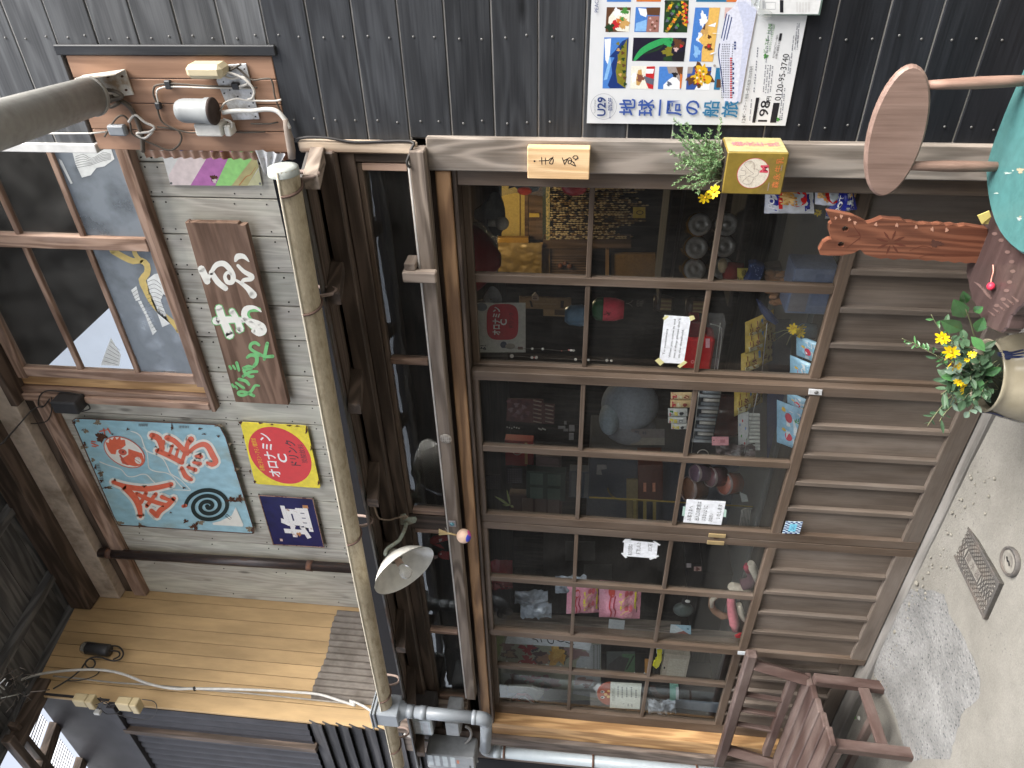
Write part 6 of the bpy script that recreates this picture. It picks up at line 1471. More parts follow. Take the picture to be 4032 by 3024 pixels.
# ------------------------------------------------------------------ covers in the street
mtx = thing('meter_cover', 'rectangular patterned iron water meter cover set in the concrete', 'cover', (-2.27, -.23, .01))
Pm = [az(3790, 2025, .012), az(3730, 2129, .012), az(3876, 2439, .012), az(3939, 2297, .012)]
CI = stained('cast_iron_rust', (.085, .08, .076), (.12, .10, .085), 18, .45, .7, .65, .4, metal=.2); CI2 = flat('cast_iron_fill', (.19, .18, .16), .85)
def bil(u, v, z=0): return (Pm[1].lerp(Pm[2], u)).lerp(Pm[0].lerp(Pm[3], u), v)+Vector((0, 0, z))
part('plate', MB().prism([bil(0, 0), bil(1, 0), bil(1, 1), bil(0, 1)], (0, 0, -.02)), CI2, mtx)
fr = MB()
for a, b, c, d in ((0, 0, 1, .07), (0, .93, 1, 1), (0, .07, .035, .93), (.965, .07, 1, .93)): fr.prism([bil(a, b, .0045), bil(c, b, .0045), bil(c, d, .0045), bil(a, d, .0045)], (0, 0, -.02), bev=.001)
part('frame', fr, CI, mtx)
rb = MB(); n1, n2 = 22, 11
def line(u0, v0, u1, v1, w_=.004):
    a, b = bil(u0, v0, .003), bil(u1, v1, .003); s = (b-a).cross(Vector((0, 0, 1))).normalized()*w_*.5; rb.prism([a-s, b-s, b+s, a+s], (0, 0, -.004))
def clipl(k, sgn):
    # diagonal ribs of the lattice, kept off the lettered band
    pts = []
    for v0, v1 in ((.09, .30), (.62, .91)):
        u0, u1 = (k+sgn*v0*.42), (k+sgn*v1*.42)
        lo_, hi_ = .05, .95
        if u1 != u0:
            ts = sorted(((lo_-u0)/(u1-u0), (hi_-u0)/(u1-u0))); a_, b_ = max(0, ts[0]), min(1, ts[1])
            if b_ > a_: line(u0+(u1-u0)*a_, v0+(v1-v0)*a_, u0+(u1-u0)*b_, v0+(v1-v0)*b_)
for i in range(-8, 30): clipl(i*.052, 1); clipl(i*.052+.0, -1)
for i in range(5):
    for sgn in (1, -1): line(.06+i*.052, .46-.15*sgn, .06+i*.052+.06, .46+.15*sgn); line(.72+i*.045, .46-.15*sgn, .72+i*.045+.06, .46+.15*sgn)
line(.36, .31, .70, .31, .004); line(.36, .61, .70, .61, .004); line(.36, .31, .36, .61, .004); line(.70, .31, .70, .61, .004)
part('lattice_ribs', rb, CI, mtx, kind='stuff')
pr = Print(lambda u, v, l=0.0: bil(u, v, .0006+l)); IRONL = flat('iron_letter', (.10, .085, .08), .7)
for i, ch in enumerate('量水器'): pr.text(ch, .42+.11*i, .46, .12, IRONL, w=.085, eu=(1, 0), ev=(0, 1.9))
pr.stroke([(.24+.045*math.cos(a), .36+.10*math.sin(a)) for a in (2*math.pi*i/20 for i in range(21))], .007, IRONL, sub=1)
for a in range(3): pr.stroke([(.24+.035*math.cos(a*1.05), .36+.08*math.sin(a*1.05)), (.24-.035*math.cos(a*1.05), .36-.08*math.sin(a*1.05))], .007, IRONL, sub=1)
pr.done('lettering', mtx)
vv_ = thing('valve_cover', 'small round iron valve cover in the concrete beside the meter cover', 'cover', (-2.077, -.38, .01)); vcn = az(3972, 2211, .012)
part('ring', MB().lathe([(.052, -.01), (.052, .002), (.050, .004), (.043, .004), (.041, -.002)], vcn, (0, 0, 1), 36), CI, vv_)
part('lid', MB().lathe([(0, .0), (.022, .0), (.026, .002), (.036, .002), (.0405, .0)], vcn, (0, 0, 1), 36), CI2, vv_)
pr = Print(lambda u, v, l=0.0: vcn+Vector((u, v, .0025+l))); pr.stroke([(-.004, -.012), (.003, -.002), (-.002, .004), (.005, .014)], [.008, .006, .006, .008], BLACK)
pr.stroke([(-.03, .0), (-.02, .016), (.0, .026)], .002, IRONL); pr.stroke([(.03, .0), (.02, -.016), (.0, -.026)], .002, IRONL); pr.done('keyhole', vv_)
# ------------------------------------------------------------------ goods and fittings behind the glass
PC = {}
def pc(*rgb, rough=.5, spec=.35):
    k = rgb+(rough,)
    if k not in PC: PC[k] = flat('goods_%d_%d_%d_%d' % (rgb+(int(rough*100),)), s2l(rgb), rough, spec, var=.12, scale=70)
    return PC[k]
def quad(x0, x1, y0, y1, Y):
    """upright corners bl, br, tr, tl of a pixel rectangle on the plane Y"""
    return [at(x1, y1, Y), at(x1, y0, Y), at(x0, y0, Y), at(x0, y1, Y)]
def bilq(q, off=(0, 0, 0)):
    o = Vector(off); return lambda u, v, l=0.0: (q[0].lerp(q[1], u)).lerp(q[3].lerp(q[2], u), v)+Vector((0, -l, 0))+o
def label_thing(name, label, cat, q, group=None):
    c = (q[0]+q[1])/2; return thing(name, label, cat, c, group)
def bag(name, label, cat, q, thick, base, art=(), group=None, film=.22, back=None):
    """pillow packet: bulged front and back with flat crimped ends; art is [(u0, v0, u1, v1, colour) or a function]"""
    o = label_thing(name, label, cat, q, group); f0 = bilq(q); sd = random.uniform(0, 50)
    def fr(u, v, l=0.0):
        b = (max(0, 4*u*(1-u))**.5)*(max(0, 4*min(.999, max(.001, (v-.06)/.88))*(1-min(.999, max(.001, (v-.06)/.88))))**.5)
        wv = .18*thick*mnoise.noise((u*5+sd, v*6, 0))*(.3+b)
        return f0(u, v)+Vector((0, -thick*.5*b-wv-l, 0))
    mb = MB(); mb.grid(fr, 14, 12); mb.grid(lambda u, v: f0(1-u, v)+Vector((0, thick*.4*(max(0, 16*u*(1-u)*v*(1-v)))**.5+.002, 0)), 6, 6)
    part('film', mb, base, o)
    if art:
        pr = Print(fr, .0012)
        for a in art:
            if callable(a): a(pr)
            else:
                u0, v0, u1, v1, m_ = a; n = 5
                q_ = pr.mi(m_); V = [[pr.bm.verts.new(fr(u0+(u1-u0)*i/n, v0+(v1-v0)*j/n, pr.eps*pr.lay)) for j in range(n+1)] for i in range(n+1)]
                for i in range(n):
                    for j in range(n): pr.bm.faces.new([V[i][j], V[i+1][j], V[i+1][j+1], V[i][j+1]]).material_index = q_
                pr.lay += 1
        pr.done('printing', o)
    return o
def sheet(name, label, cat, q, mat, art=(), group=None, th_=.0012):
    o = label_thing(name, label, cat, q, group)
    part('sheet', MB().prism(q, (0, th_, 0)), mat, o)
    if art:
        pr = Print(bilq(q))
        for a in art:
            if callable(a): a(pr)
            else: pr.rect(*a[:4], a[4])
        pr.done('printing', o)
    return o
def boxq(name, label, cat, q, depth, mat, art=(), group=None, pname='carton'):
    o = label_thing(name, label, cat, q, group)
    x0, x1 = min(p.x for p in q), max(p.x for p in q); z0, z1 = min(p.z for p in q), max(p.z for p in q); Y = q[0].y
    part(pname, MB().box(x0, x1, Y, Y+depth, z0, z1, .003), mat, o)
    if art:
        pr = Print(frame((x0, Y, z0), (x1-x0, 0, 0), (0, 0, z1-z0), (0, -1, 0)))
        for a in art:
            if callable(a): a(pr)
            else: pr.rect(*a[:4], a[4])
        pr.done('printing', o)
    return o
Tx = lambda s, u, v, w, m_, bold=.01, h=None: (lambda pr: pr.text(s, u, v, h or w/len(s)*1.2, m_, w=w, bold=bold))

# ---- the lit back room seen through the door next to the post
YBK = 2.5
fr_ = thing('inner_doorway', 'lit inner doorway with brown posts and yellow wall at the back of the shop', 'doorway', at(2400, 1000, YBK))
t = crop(1780, 600, .36166)
def qb(x0, x1, y0, y1, Y): return quad(*[v for v in (t(x0, 0)[0], t(x1, 0)[0], t(0, y0)[1], t(0, y1)[1])], Y)
def add(nm_, x0, x1, y0, y1, Y, mt, d=.03): part(nm_, MB().prism(qb(x0, x1, y0, y1, Y), (0, d, 0)), mt, fr_)
YEL = pc(196, 168, 92, rough=.7); BRN = wood('inner_brown', (.05, .028, .017), (.16, .095, .055), 'Z', ring=.5)
add('wall_panel', 540, 790, 300, 940, YBK+.25, YEL); add('wall_strip', 735, 745, 300, 940, YBK+.24, pc(120, 95, 45)); add('casing', 790, 830, 300, 960, YBK+.2, BRN)
add('panel', 835, 985, 300, 950, YBK+.15, BRN); add('hinge', 840, 950, 665, 705, YBK+.13, pc(190, 160, 70), .01); add('green_edge', 985, 1022, 300, 950, YBK+.12, pc(52, 60, 46))
add('post', 990, 1950, 950, 1045, YBK, BRN, .09); add('rail', 495, 830, 930, 985, YBK+.05, pc(150, 112, 40)); add('honey_rail', 950, 1065, 1000, 1380, YBK+.03, HONEY['X'])
add('screen', 1065, 1480, 1045, 1400, YBK+.05, wood('screen_brown', (.06, .035, .022), (.17, .105, .065), 'Z', ring=.3)); add('screen_post', 1670, 1705, 1060, 1400, YBK+.02, HONEY['X']); add('beige_board', 1735, 2215, 1110, 1400, YBK+.05, pc(150, 116, 62))
for i in range(9): add('screen_line', 1075, 1480, 1130+i*28, 1134+i*28, YBK+.045, pc(40, 24, 16), .003)
part('flower_knob', MB().ball(at(*t(1180, 1235), YBK+.03), .02).ball(at(*t(1230, 1210), YBK+.03), .016).ball(at(*t(1280, 1240), YBK+.03), .02), pc(110, 66, 45), fr_)
gp = qb(500, 975, 985, 1365, YBK-.05); g0 = bilq(gp); mb = MB(); mb.grid(lambda u, v: g0(u, v)+Vector((0, .016*mnoise.noise((u*4, v*5, 7))+.009*mnoise.noise((u*13, v*11, 2)), 0)), 26, 22)
tag(part('gold_sheet', mb, flat('gold_paper', (.235, .155, .05), .45, .5, .2)), 'crumpled gold paper sheet glowing at the back of the shop', 'paper')
cab_ = thing('black_cord_coil', 'coil of black cord hung on the yellow rail at the back', 'cord', at(*t(720, 990), YBK))
part('coil', MB().tube([at(*t(720+120*math.cos(a), 995+22*math.sin(a)+3*i_), YBK-.02) for i_, a in enumerate(i/10*2*math.pi for i in range(28)) if True], .006, 5), CABB, cab_)
bc = thing('bead_curtain', 'natural bead curtain hanging in the inner doorway', 'curtain', at(*t(1500, 650), 2.3))
B1, B2, B3 = pc(186, 165, 125), pc(120, 94, 58), pc(44, 36, 28)
part('top_band', MB().prism(qb(1022, 1065, 320, 955, 2.3), (0, .01, 0)), stained('braid_band', (.36, .27, .10), (.10, .10, .05), 60, .45, .55), bc)
for i in range(30):
    y = 335+i*21+jit(5); xe = 1700+250*(.5+.5*math.sin(i*.7))*.6+random.uniform(-120, 60)+ (250 if i < 22 else 150); Yc = 2.3+jit(.02)
    mb = MB(); n = 26; P = [at(*t(1065+(xe-1065)*j/n, y-6*j/n*1.0+jit(2)), Yc) for j in range(n+1)]
    for j in range(n):
        a, b_ = P[j], P[j+1]; mb.tube([a, a.lerp(b_, .5), b_], [.002, .0056, .002], 5, mi=random.choice((0, 0, 1, 2)), cap=False)
    part('strand', mb, [B1, B2, B3], bc)
sheet('yellow_sticker', 'square yellow sticker hanging low on the bead curtain', 'sticker', qb(1970, 2105, 595, 715, 2.25), pc(190, 170, 70), [lambda pr: pr.disc(.5, .45, .2, .3, pc(60, 55, 30)), lambda pr: pr.disc(.5, .45, .13, .22, pc(190, 170, 70))])
# warm lamp of the back room
pl = bpy.data.lights.new('back_room_lamp', 'POINT'); pl.energy = 3.6; pl.color = (1, .78, .48); pl.shadow_soft_size = .08
lo_ = at(2000, 900, 1.9); plo = bpy.data.objects.new('back_room_lamp', pl); COL.objects.link(plo); plo.location = (lo_.x-.1, 2.0, 2.18)
em = nm('lit_globe'); em[2].inputs['Emission Color'].default_value = (1, .75, .4, 1); em[2].inputs['Emission Strength'].default_value = 6
rl_ = thing('room_lamp', 'lit warm globe lamp on the shop ceiling', 'lamp', (lo_.x-.1, 2.0, 2.3)); part('globe', MB().ball((lo_.x-.1, 2.0, 2.27), .05), em[0], rl_); part('shade', MB().lathe([(.02, .02), (.16, -.02), (.16, -.026), (.02, .01)], (lo_.x-.1, 2.0, 2.325), (0, 0, 1)), pc(60, 50, 44), rl_)  # opaque shade added to keep lamp light off the ceiling

gb = thing('globe_bulb', 'unlit white globe bulb hanging in the dark part of the shop', 'bulb', at(*t(520, 770), .9)); c = at(*t(545, 772), .9)
part('globe', MB().ball(c, .032, n=14), pc(190, 182, 172, rough=.3), gb); part('neck', MB().tube([c+Vector((0, 0, .02)), c+Vector((0, 0, .065))], [.018, .015], 10), pc(170, 165, 158), gb); part('cord', MB().tube([c+Vector((0, 0, .065)), c+Vector((0, 0, .6))], .003, 5), CABB, gb)
gs = thing('glass_shade', 'grey glass lampshade in the dark above the bulb', 'lampshade', at(*t(320, 690), 1.0)); part('shade', MB().lathe([(.03, .0), (.05, -.05), (.10, -.10), (.105, -.10), (.055, -.045), (.03, .0)], at(*t(270, 680), 1.0), (-.2, .3, 1), 20), pc(88, 90, 94, rough=.2), gs)
rd = thing('red_lantern', 'round red paper lantern in the dark by the lintel', 'lantern', at(*t(220, 1160), .8)); mb = MB(); mb.lathe([(.03, -.15)]+[(.03+.13*math.sin(math.pi*(i+1)/12)+.003*(i % 2), -.15+.3*(i+1)/12) for i in range(11)]+[(.03, .15)], at(*t(180, 1160), .8), (0, 0, 1), 24); part('paper', mb, pc(120, 26, 28), rd)
bm_ = thing('bird_toy', 'dark bird toy with orange red cheek packed in a clear bag', 'toy', at(*t(830, 390), .16)); P_ = lambda x, y, Y=.16: at(*t(x, y), Y)
part('body', MB().prism([P_(*p) for p in ((610, 405), (680, 350), (760, 320), (900, 322), (985, 340), (930, 430), (850, 445), (740, 430), (680, 385))], (0, .04, 0), bev=.006), pc(44, 36, 44), bm_); part('cheek', MB().ball(P_(790, 418, .15), .016, .008, .026, 12), pc(226, 70, 36), bm_); part('bag', MB().prism([P_(*p, .145) for p in ((505, 322), (1040, 335), (1000, 480), (690, 440), (520, 480))], (0, .002, 0)), glassmat('clear_bag', dust=.10), bm_)
rt = thing('red_toy', 'red wrapped toy hanging next to the bird toy', 'toy', at(*t(1340, 390), .18)); mb = MB(); mb.ball(at(*t(1330, 385), .2), .03, .02, .045); part('body', mb, pc(150, 48, 50, rough=.3), rt)
t = crop(2500, 650, .40687)
rp_ = thing('shelf_rail', 'thin grey rail of the candy shelf crossing behind the glass', 'rail', at(2670, 930, .9)); part('rail', MB().tube([at(2702, 700, .9), at(2640, 1120, .9)], .0075, 8), pc(96, 84, 78), rp_)
sh = thing('candy_shelf', 'dark candy shelf carrying six glass jars', 'shelf', at(2780, 960, 1.0)); c = at(2800, 960, 1.05)
for i, (px, py) in enumerate(((630, 575), (600, 800), (580, 1010), (890, 575), (868, 785), (850, 1000))):
    c = at(*t(px, py), .72); o = thing('candy_jar', ('candy jar lying lid outward, %s' % ('amber one nearest the post on the upper row', 'amber one in the middle of the upper row', 'amber one farthest from the post on the upper row', 'dim one nearest the post on the lower row', 'dim one in the middle of the lower row', 'dim one farthest from the post on the lower row')[i]), 'jar', c, 'candy jars lying on the shelf')
    dv_ = Vector((.42, -.9, 0)).normalized(); r = .047
    part('lid', MB().lathe([(0, .004), (r*.2, .006), (r*.25, .002), (r*.55, .002), (r*.6, .005), (r*.85, .005), (r, 0), (r, -.015)], c, dv_, 28), stained('jar_lid_tin', (.30, .27, .24), (.18, .155, .13), 30, .5, .7, .35, .5, metal=.4), o)
    part('jar', MB().lathe([(r*.95, -.015), (r*1.12, -.03), (r*1.12, -.16), (0, -.16)], c, dv_, 20), pc(*((120, 82, 30) if i < 3 else (50, 38, 26)), rough=.15), o)
cs_ = [at(2870, 700, .7), at(2790, 1130, .7)]
pbox('board', INW['X'], sh, cs_[1].x-.1, cs_[0].x+.1, .7, 1.0, cs_[0].z-.10, cs_[0].z-.085); pbox('board', INW['X'], sh, cs_[1].x-.1, cs_[0].x+.1, .7, 1.0, at(2700, 900, .7).z+.07, at(2700, 900, .7).z+.082)

# ---- crisp packets at the glass
BLU, SIL, REDP, FRY = pc(28, 40, 140, rough=.25, spec=.6), pc(205, 208, 214, rough=.2, spec=.7), pc(214, 44, 40, rough=.25), pc(226, 172, 96)
def fries(pr, cu, cv, s, n=14, sd=0):
    rg = random.Random(sd)
    for i in range(n): pr.stroke([(cu+rg.uniform(-s, s), cv+rg.uniform(-s*.6, s*.6)), (cu+rg.uniform(-s, s), cv+rg.uniform(-s*.6, s*.6))], s*.22, (FRY, pc(240, 200, 130), pc(200, 140, 70))[i % 3], sub=1)
Qs = lambda *p: [at(*t(*v), .055) for v in p]
bag('crisp_packet', 'blue and silver crisp packet with chips and red disc just under the milk tin', 'crisp packet', Qs((1735, 470), (1720, 225), (1265, 200), (1250, 468)), .05, SIL, [(.0, .72, 1, 1, BLU), (.0, .0, 1, .2, BLU), lambda pr: pr.disc(.72, .34, .34, .2, REDP), lambda pr: fries(pr, .72, .55, .28, 26, 1), Tx('POT', .55, .88, .6, pc(240, 240, 245), .03, h=.16), (.3, .66, 1, .74, REDP)], 'crisp packets at the glass')
bag('crisp_packet', 'silver crisp packet with chips and red disc below the upper blue packet', 'crisp packet', Qs((2010, 400), (2000, 232), (1745, 225), (1740, 380)), .045, SIL, [lambda pr: pr.disc(.7, .35, .4, .33, REDP), lambda pr: fries(pr, .6, .75, .3, 20, 2)], 'crisp packets at the glass')
bag('crisp_packet', 'tilted blue crisp packet lowest against the glass beside the cat carving', 'crisp packet', [at(*t(*v), .05) for v in ((2150, 430), (2110, 240), (1960, 250), (1850, 470))], .04, BLU, [(.1, .1, .9, .4, SIL), Tx('POT', .5, .7, .7, pc(240, 240, 245), .03, h=.25), lambda pr: fries(pr, .85, .2, .15, 8, 3)], 'crisp packets at the glass')
bag('crisp_packet', 'silver backed crisp packet lying loose beneath the tilted blue packet', 'crisp packet', [at(*t(*v), .17) for v in ((2110, 500), (2060, 420), (1860, 380), (1840, 520))], .04, pc(186, 186, 190, rough=.2, spec=.7), [(.0, .55, 1, 1, BLU)], 'crisp packets at the glass')
bag('crisp_packet', 'orange chip packet in the corner of the lowest pane beside the post', 'crisp packet', [at(*t(*v), .17) for v in ((2190, 300), (2185, 240), (2060, 235), (2060, 310))], .03, FRY, [lambda pr: fries(pr, .5, .5, .4, 12, 5)], 'crisp packets at the glass')
df = thing('yellow_blossom', 'small yellow blossom on the dark sill by the cat ears', 'flower', at(*t(1770, 462), .13)); daisy(df, at(*t(1770, 462), .13), (0, -1, .2), .014, 8, 77)

# ---- counter and things on it
ctr = thing('counter', 'dark low counter running behind the glass', 'counter', (-2.5, .6, .05))
pbox('body', INW['X'], ctr, -4.25, -1.25, .42, 1.0, .05, .60, .004); pbox('top', flat('counter_top', (.06, .065, .07), .35, .4), ctr, -4.27, -1.15, .40, 1.02, .602, .625, .004)
pbox('end_panel', flat('grey_panel', (.085, .09, .092), .5), ctr, -1.149, -1.13, .40, 1.0, .05, .60, .002)
bxs = quad(3130, 3262, 1062, 1235, .22); boxq('clear_box', 'cloudy clear plastic box holding folded blue grey cloth', 'box', bxs, .12, pc(96, 108, 136, rough=.3), [(.05, .55, .6, .95, pc(110, 106, 112)), (.2, .1, .9, .5, pc(84, 98, 130))])
nv = thing('navy_cloth', 'navy dotted cloth folded into a bow by the peanut basket', 'cloth', at(2990, 1080, .3)); NAVY = pc(38, 52, 92, rough=.8)
part('fold', MB().prism([at(*t(*p), .3) for p in ((1110, 960), (1180, 950), (1260, 990), (1240, 1080), (1195, 1150), (1060, 1140), (1110, 1050))], (0, .04, 0), bev=.006), NAVY, nv); part('fold', MB().prism([at(*t(*p), .28) for p in ((1180, 1320), (1230, 1350), (1330, 1450), (1395, 1530), (1360, 1558), (1270, 1500), (1215, 1420))], (0, .03, 0), bev=.006), NAVY, nv)
pr = Print(onY(.2985)); rg = random.Random(2)
for i in range(26): pr.disc(*t(1120+rg.uniform(0, 110), 970+rg.uniform(0, 160)), 1.6, 1.6, pc(130, 145, 180), 6)
pr.done('dots', nv)
pn = thing('peanut_basket', 'basket of brown peanuts behind the muntin', 'basket', at(*t(1370, 1150), .35)); mb = MB(); rg = random.Random(4)
for i in range(44): mb.ball(at(*t(1290+rg.uniform(0, 170), 1020+rg.uniform(0, 320)), .33+rg.uniform(0, .05)), .012, .009, .018, 7)
part('peanuts', mb, pc(150, 104, 68, rough=.7), pn, kind='stuff'); part('basket', MB().prism([at(*t(*p), .39) for p in ((1270, 1000), (1420, 980), (1470, 1350), (1350, 1360))], (0, .05, 0)), pc(66, 44, 30), pn)
bag('bee_packet', 'small yellow and black striped packet above the navy bow', 'packet', quad(2903, 2946, 1056, 1112, .35), .02, pc(176, 156, 66), [(.0, .55, .4, 1, pc(40, 36, 30)), (.55, .2, .9, .6, pc(60, 50, 34))])
jr = thing('capped_jar', 'jar with a cream cap over red sweets near the middle muntin', 'jar', at(2850, 1060, .4)); part('cap', MB().ball(at(2846, 1046, .4), .03, .03, .018), pc(150, 130, 100), jr); part('jar', MB().lathe([(.032, 0), (.036, -.02), (.036, -.07), (0, -.07)], at(2850, 1066, .4), (0, 0, 1), 16), pc(120, 44, 40, rough=.2), jr)

# ---- poster, plaques and lanterns through the upper panes
t = crop(1800, 1100, .36166)
def q3(x0, x1, y0, y1, Y): return quad(t(x0, 0)[0], t(x1, 0)[0], t(0, y0)[1], t(0, y1)[1], Y)
sheet('drink_poster', 'old white poster with red rounded drink label and boy drawing inside the shop', 'poster', q3(150, 745, 255, 795, .75), pc(196, 190, 180), [
    lambda pr: pr.poly([(.5+.34*math.copysign(abs(math.cos(a))**.55, math.cos(a)), .42+.29*math.copysign(abs(math.sin(a))**.55, math.sin(a))) for a in (2*math.pi*i/40 for i in range(40))][::1] if False else [(.62+.36*math.copysign(abs(math.cos(a))**.55, math.cos(a)), .42+.29*math.copysign(abs(math.sin(a))**.55, math.sin(a))) for a in (2*math.pi*i/40 for i in range(40))], pc(180, 40, 50)),
    Tx('オロナミン', .64, .53, .56, pc(225, 220, 215), .03, h=.16), Tx('C', .62, .40, .12, pc(225, 220, 215), .03, h=.16), Tx('ドリンク', .66, .26, .3, pc(70, 20, 30), .02, h=.1),
    lambda pr: pr.disc(.16, .40, .07, .06, pc(60, 66, 84)), lambda pr: pr.disc(.13, .28, .06, .09, pc(150, 140, 128)), (.06, .05, .12, .14, pc(120, 90, 80)), Tx('よ!', .1, .78, .1, pc(40, 42, 60), .02, h=.14), lambda pr: pr.disc(.92, .80, .08, .10, pc(120, 122, 128))])
for k, (px, py, lab) in enumerate(((365, 210, 'small clear lamp shade above the inner drink poster'), (270, 300, 'milky lamp shade half in front of the inner drink poster'))):
    o = thing('lamp_shade', lab, 'lampshade', at(*t(px, py), .9)); part('shade', MB().lathe([(.012, .04), (.03, .02), (.055, -.03), (.052, -.03), (.027, .02)], at(*t(px, py), .9), ((-.5, .2, .8) if k == 0 else (.1, .4, .9)), 18), pc(*((150, 156, 166) if k == 0 else (120, 118, 116)), rough=.2), o)
boxq('wood_plaque', 'long wooden plaque with dark brush marks behind the upper pane', 'plaque', q3(675, 1240, 210, 318, .9), .015, pc(150, 120, 84), [lambda pr: pr.stroke([(.2, .75), (.7, .78)], .04, pc(50, 40, 34)), (.2, .14, .8, .2, pc(60, 46, 36)), lambda pr: pr.stroke([(.45, .7), (.5, .3)], .02, pc(200, 180, 150))], pname='board')
boxq('small_plaque', 'short pale plaque tucked below the long wooden one', 'plaque', q3(935, 1215, 318, 400, .95), .012, pc(176, 146, 108), [(.2, .1, .8, .55, pc(90, 70, 54))], pname='board')
hc = thing('house_charm', 'tiny house shaped wooden charm hanging over the plaque', 'charm', at(*t(850, 200), .85)); part('tag', MB().prism([at(*t(*p), .85) for p in ((812, 225), (812, 180), (850, 145), (885, 180), (885, 230))], (0, .008, 0)), pc(170, 146, 124), hc); pr = Print(onY(.85)); pr.rect(*t(825, 215), *t(870, 205), pc(80, 50, 44)); pr.rect(*t(825, 195), *t(870, 188), pc(80, 50, 44)); pr.done('marks', hc)
bl_ = thing('blue_cup', 'pale blue lantern cup hanging beside the muntin', 'lantern', at(*t(1310, 390), .6)); part('cup', MB().lathe([(.0, .05), (.03, .052), (.045, .03), (.05, -.02), (.042, -.05), (0, -.052)], at(*t(1300, 392), .6), (0, 0, 1), 20), pc(84, 116, 142, rough=.35), bl_)
for d_ in ((-.02, .01), (.02, .012)): pass
ml = thing('melon_lantern', 'small red and green watermelon lantern beside the blue cup', 'lantern', at(*t(1620, 330), .6)); c = at(*t(1640, 325), .6)
part('flesh', MB().lathe([(0, -.07), (.04, -.07), (.052, -.03), (.052, .02)], c, (0, 0, 1), 22), pc(214, 66, 84, rough=.4), ml); part('rind', MB().lathe([(.052, .021), (.05, .05), (.03, .068), (0, .07)], c, (0, 0, 1), 22), pc(40, 84, 48, rough=.4), ml); pr = Print(onY(c.y-.054)); pr.stroke([t(1600, 385), t(1650, 365)], 2.2, BLACK); pr.stroke([t(1625, 350), t(1660, 390)], 2.2, BLACK); pr.stroke([t(1670, 360), t(1640, 395)], 2.2, BLACK); pr.done('mark', ml)
for k, (seq, lab) in enumerate(((((232, 838, 0), (595, 835, 6), (815, 850, 4.5), (840, 850, 3), (862, 852, 4.5), (1290, 872, 4.5), (1430, 877, 4), (1630, 883, 4.5), (1680, 886, 4)), 'thread of white beads hanging nearest the stile'), (((500, 745, 0), (818, 755, 4), (932, 758, 4), (1138, 778, 2), (1215, 770, 3), (1240, 772, 4), (1268, 773, 4)), 'shorter thread of tiny white beads behind the first'))):
    o = thing('bead_thread', lab, 'beads', at(*t(*seq[0][:2]), .25), 'threads of white beads'); part('thread', MB().tube([at(*t(x, y), .25) for x, y, r in seq], .0008, 4), pc(120, 110, 100), o)
    for x, y, r in seq:
        if r: part('bead', MB().ball(at(*t(x, y), .25), r*.0014, n=8), pc(225, 215, 205, rough=.3) if r > 3 else pc(190, 110, 100), o)
lo2 = thing('wood_sign_strip', 'dark wooden strip with three pale kanji hanging in the shop', 'sign', at(*t(1880, 260), 1.2)); part('board', MB().prism(q3(1730, 2060, 225, 300, 1.2), (0, .012, 0)), pc(46, 36, 32), lo2); pr = Print(onY(1.2))
for i, ch in enumerate('下人電'): pr.text(ch, *t(1760+i*115, 262), 30, pc(150, 138, 126), eu=(.05, -1), ev=(-1, -.05))
pr.done('lettering', lo2)
for k, (px0, px1, py0, py1, lab) in enumerate(((190, 355, 1245, 1425, 'round brown jar with pale label on the upper shelf by the note'), (490, 670, 1275, 1450, 'round brown jar with pale label next along, left of the muntin'))):
    tt = crop(2500, 650, .40687); c = at(*tt((px0+px1)/2, (py0+py1)/2), .9); o = thing('label_jar', lab.replace(', left of the muntin', ' toward the muntin'), 'jar', c, 'labelled jars on the shelf'); r = .045
    part('jar', MB().lathe([(0, -.05), (r, -.05), (r*1.05, .02), (r*.8, .045), (0, .047)], c, (0, 0, 1), 20), pc(58, 40, 30, rough=.25), o); pr = Print(lambda a, z, l=0.0: c+Vector((math.sin(a)*(r*1.06+l), -math.cos(a)*(r*1.06+l), z)), .001)
    n = 6
    for i in range(n): pr.poly([(-.2+1.2*i/n, -.035), (-.2+1.2*(i+1)/n, -.035), (-.2+1.2*(i+1)/n, .015), (-.2+1.2*i/n, .015)], (pc(150, 130, 84), pc(120, 90, 60))[i % 2])
    pr.done('label', o)

# ---- notices stuck to the glass
NOTE = pc(226, 230, 236, rough=.7); TAPEY = pc(212, 206, 150, rough=.6); INKN = pc(38, 38, 44, rough=.7)
def notice(name, label, corners, Y, lines, tapes, tapem, size, ang=0, writing='letters'):
    q = [at(*p, Y) for p in corners]; o = label_thing(name, label, 'notice', q); part('paper', MB().prism(q, (0, .0006, 0)), NOTE, o)
    w = (q[1]-q[0]).length; h = (q[3]-q[0]).length; eu = (q[1]-q[0])/w; ev = (q[3]-q[0])/h
    pr = Print(lambda u, v, l=0.0: q[0]+eu*u+ev*v+Vector((0, -l, 0)))
    for s, u, v, wd in lines: pr.text(s, u*w, v*h, size*h, INKN, w=wd*w, bold=.004, align='l')
    pr.done('writing', o)
    for tp in tapes: part('tape', MB().prism([at(*p, Y-.0006) for p in tp], (0, .0004, 0)), tapem, o)
    return o
t = crop(2500, 1250, .36166)
notice('customer_note', 'white note in English asking customers not to step on the threshold', [t(530, 505), t(612, -5), t(322, -25), t(262, 490)], .083,
       [('To customers', .18, .86, .55), ('When you come in and', .12, .60, .82), ('out a shop please don’t', .12, .42, .84), ('on the threshold.', .12, .24, .62)],
       [[t(*p) for p in pp_] for pp_ in (((218, 470), (262, 440), (320, 490), (275, 525)), ((460, 530), (540, 470), (570, 490), (490, 552)), ((300, 10), (345, -25), (370, -10), (320, 30)), ((590, -15), (640, -20), (655, 15), (605, 40)))], TAPEY, .12)
t = crop(2500, 1700, .36166)
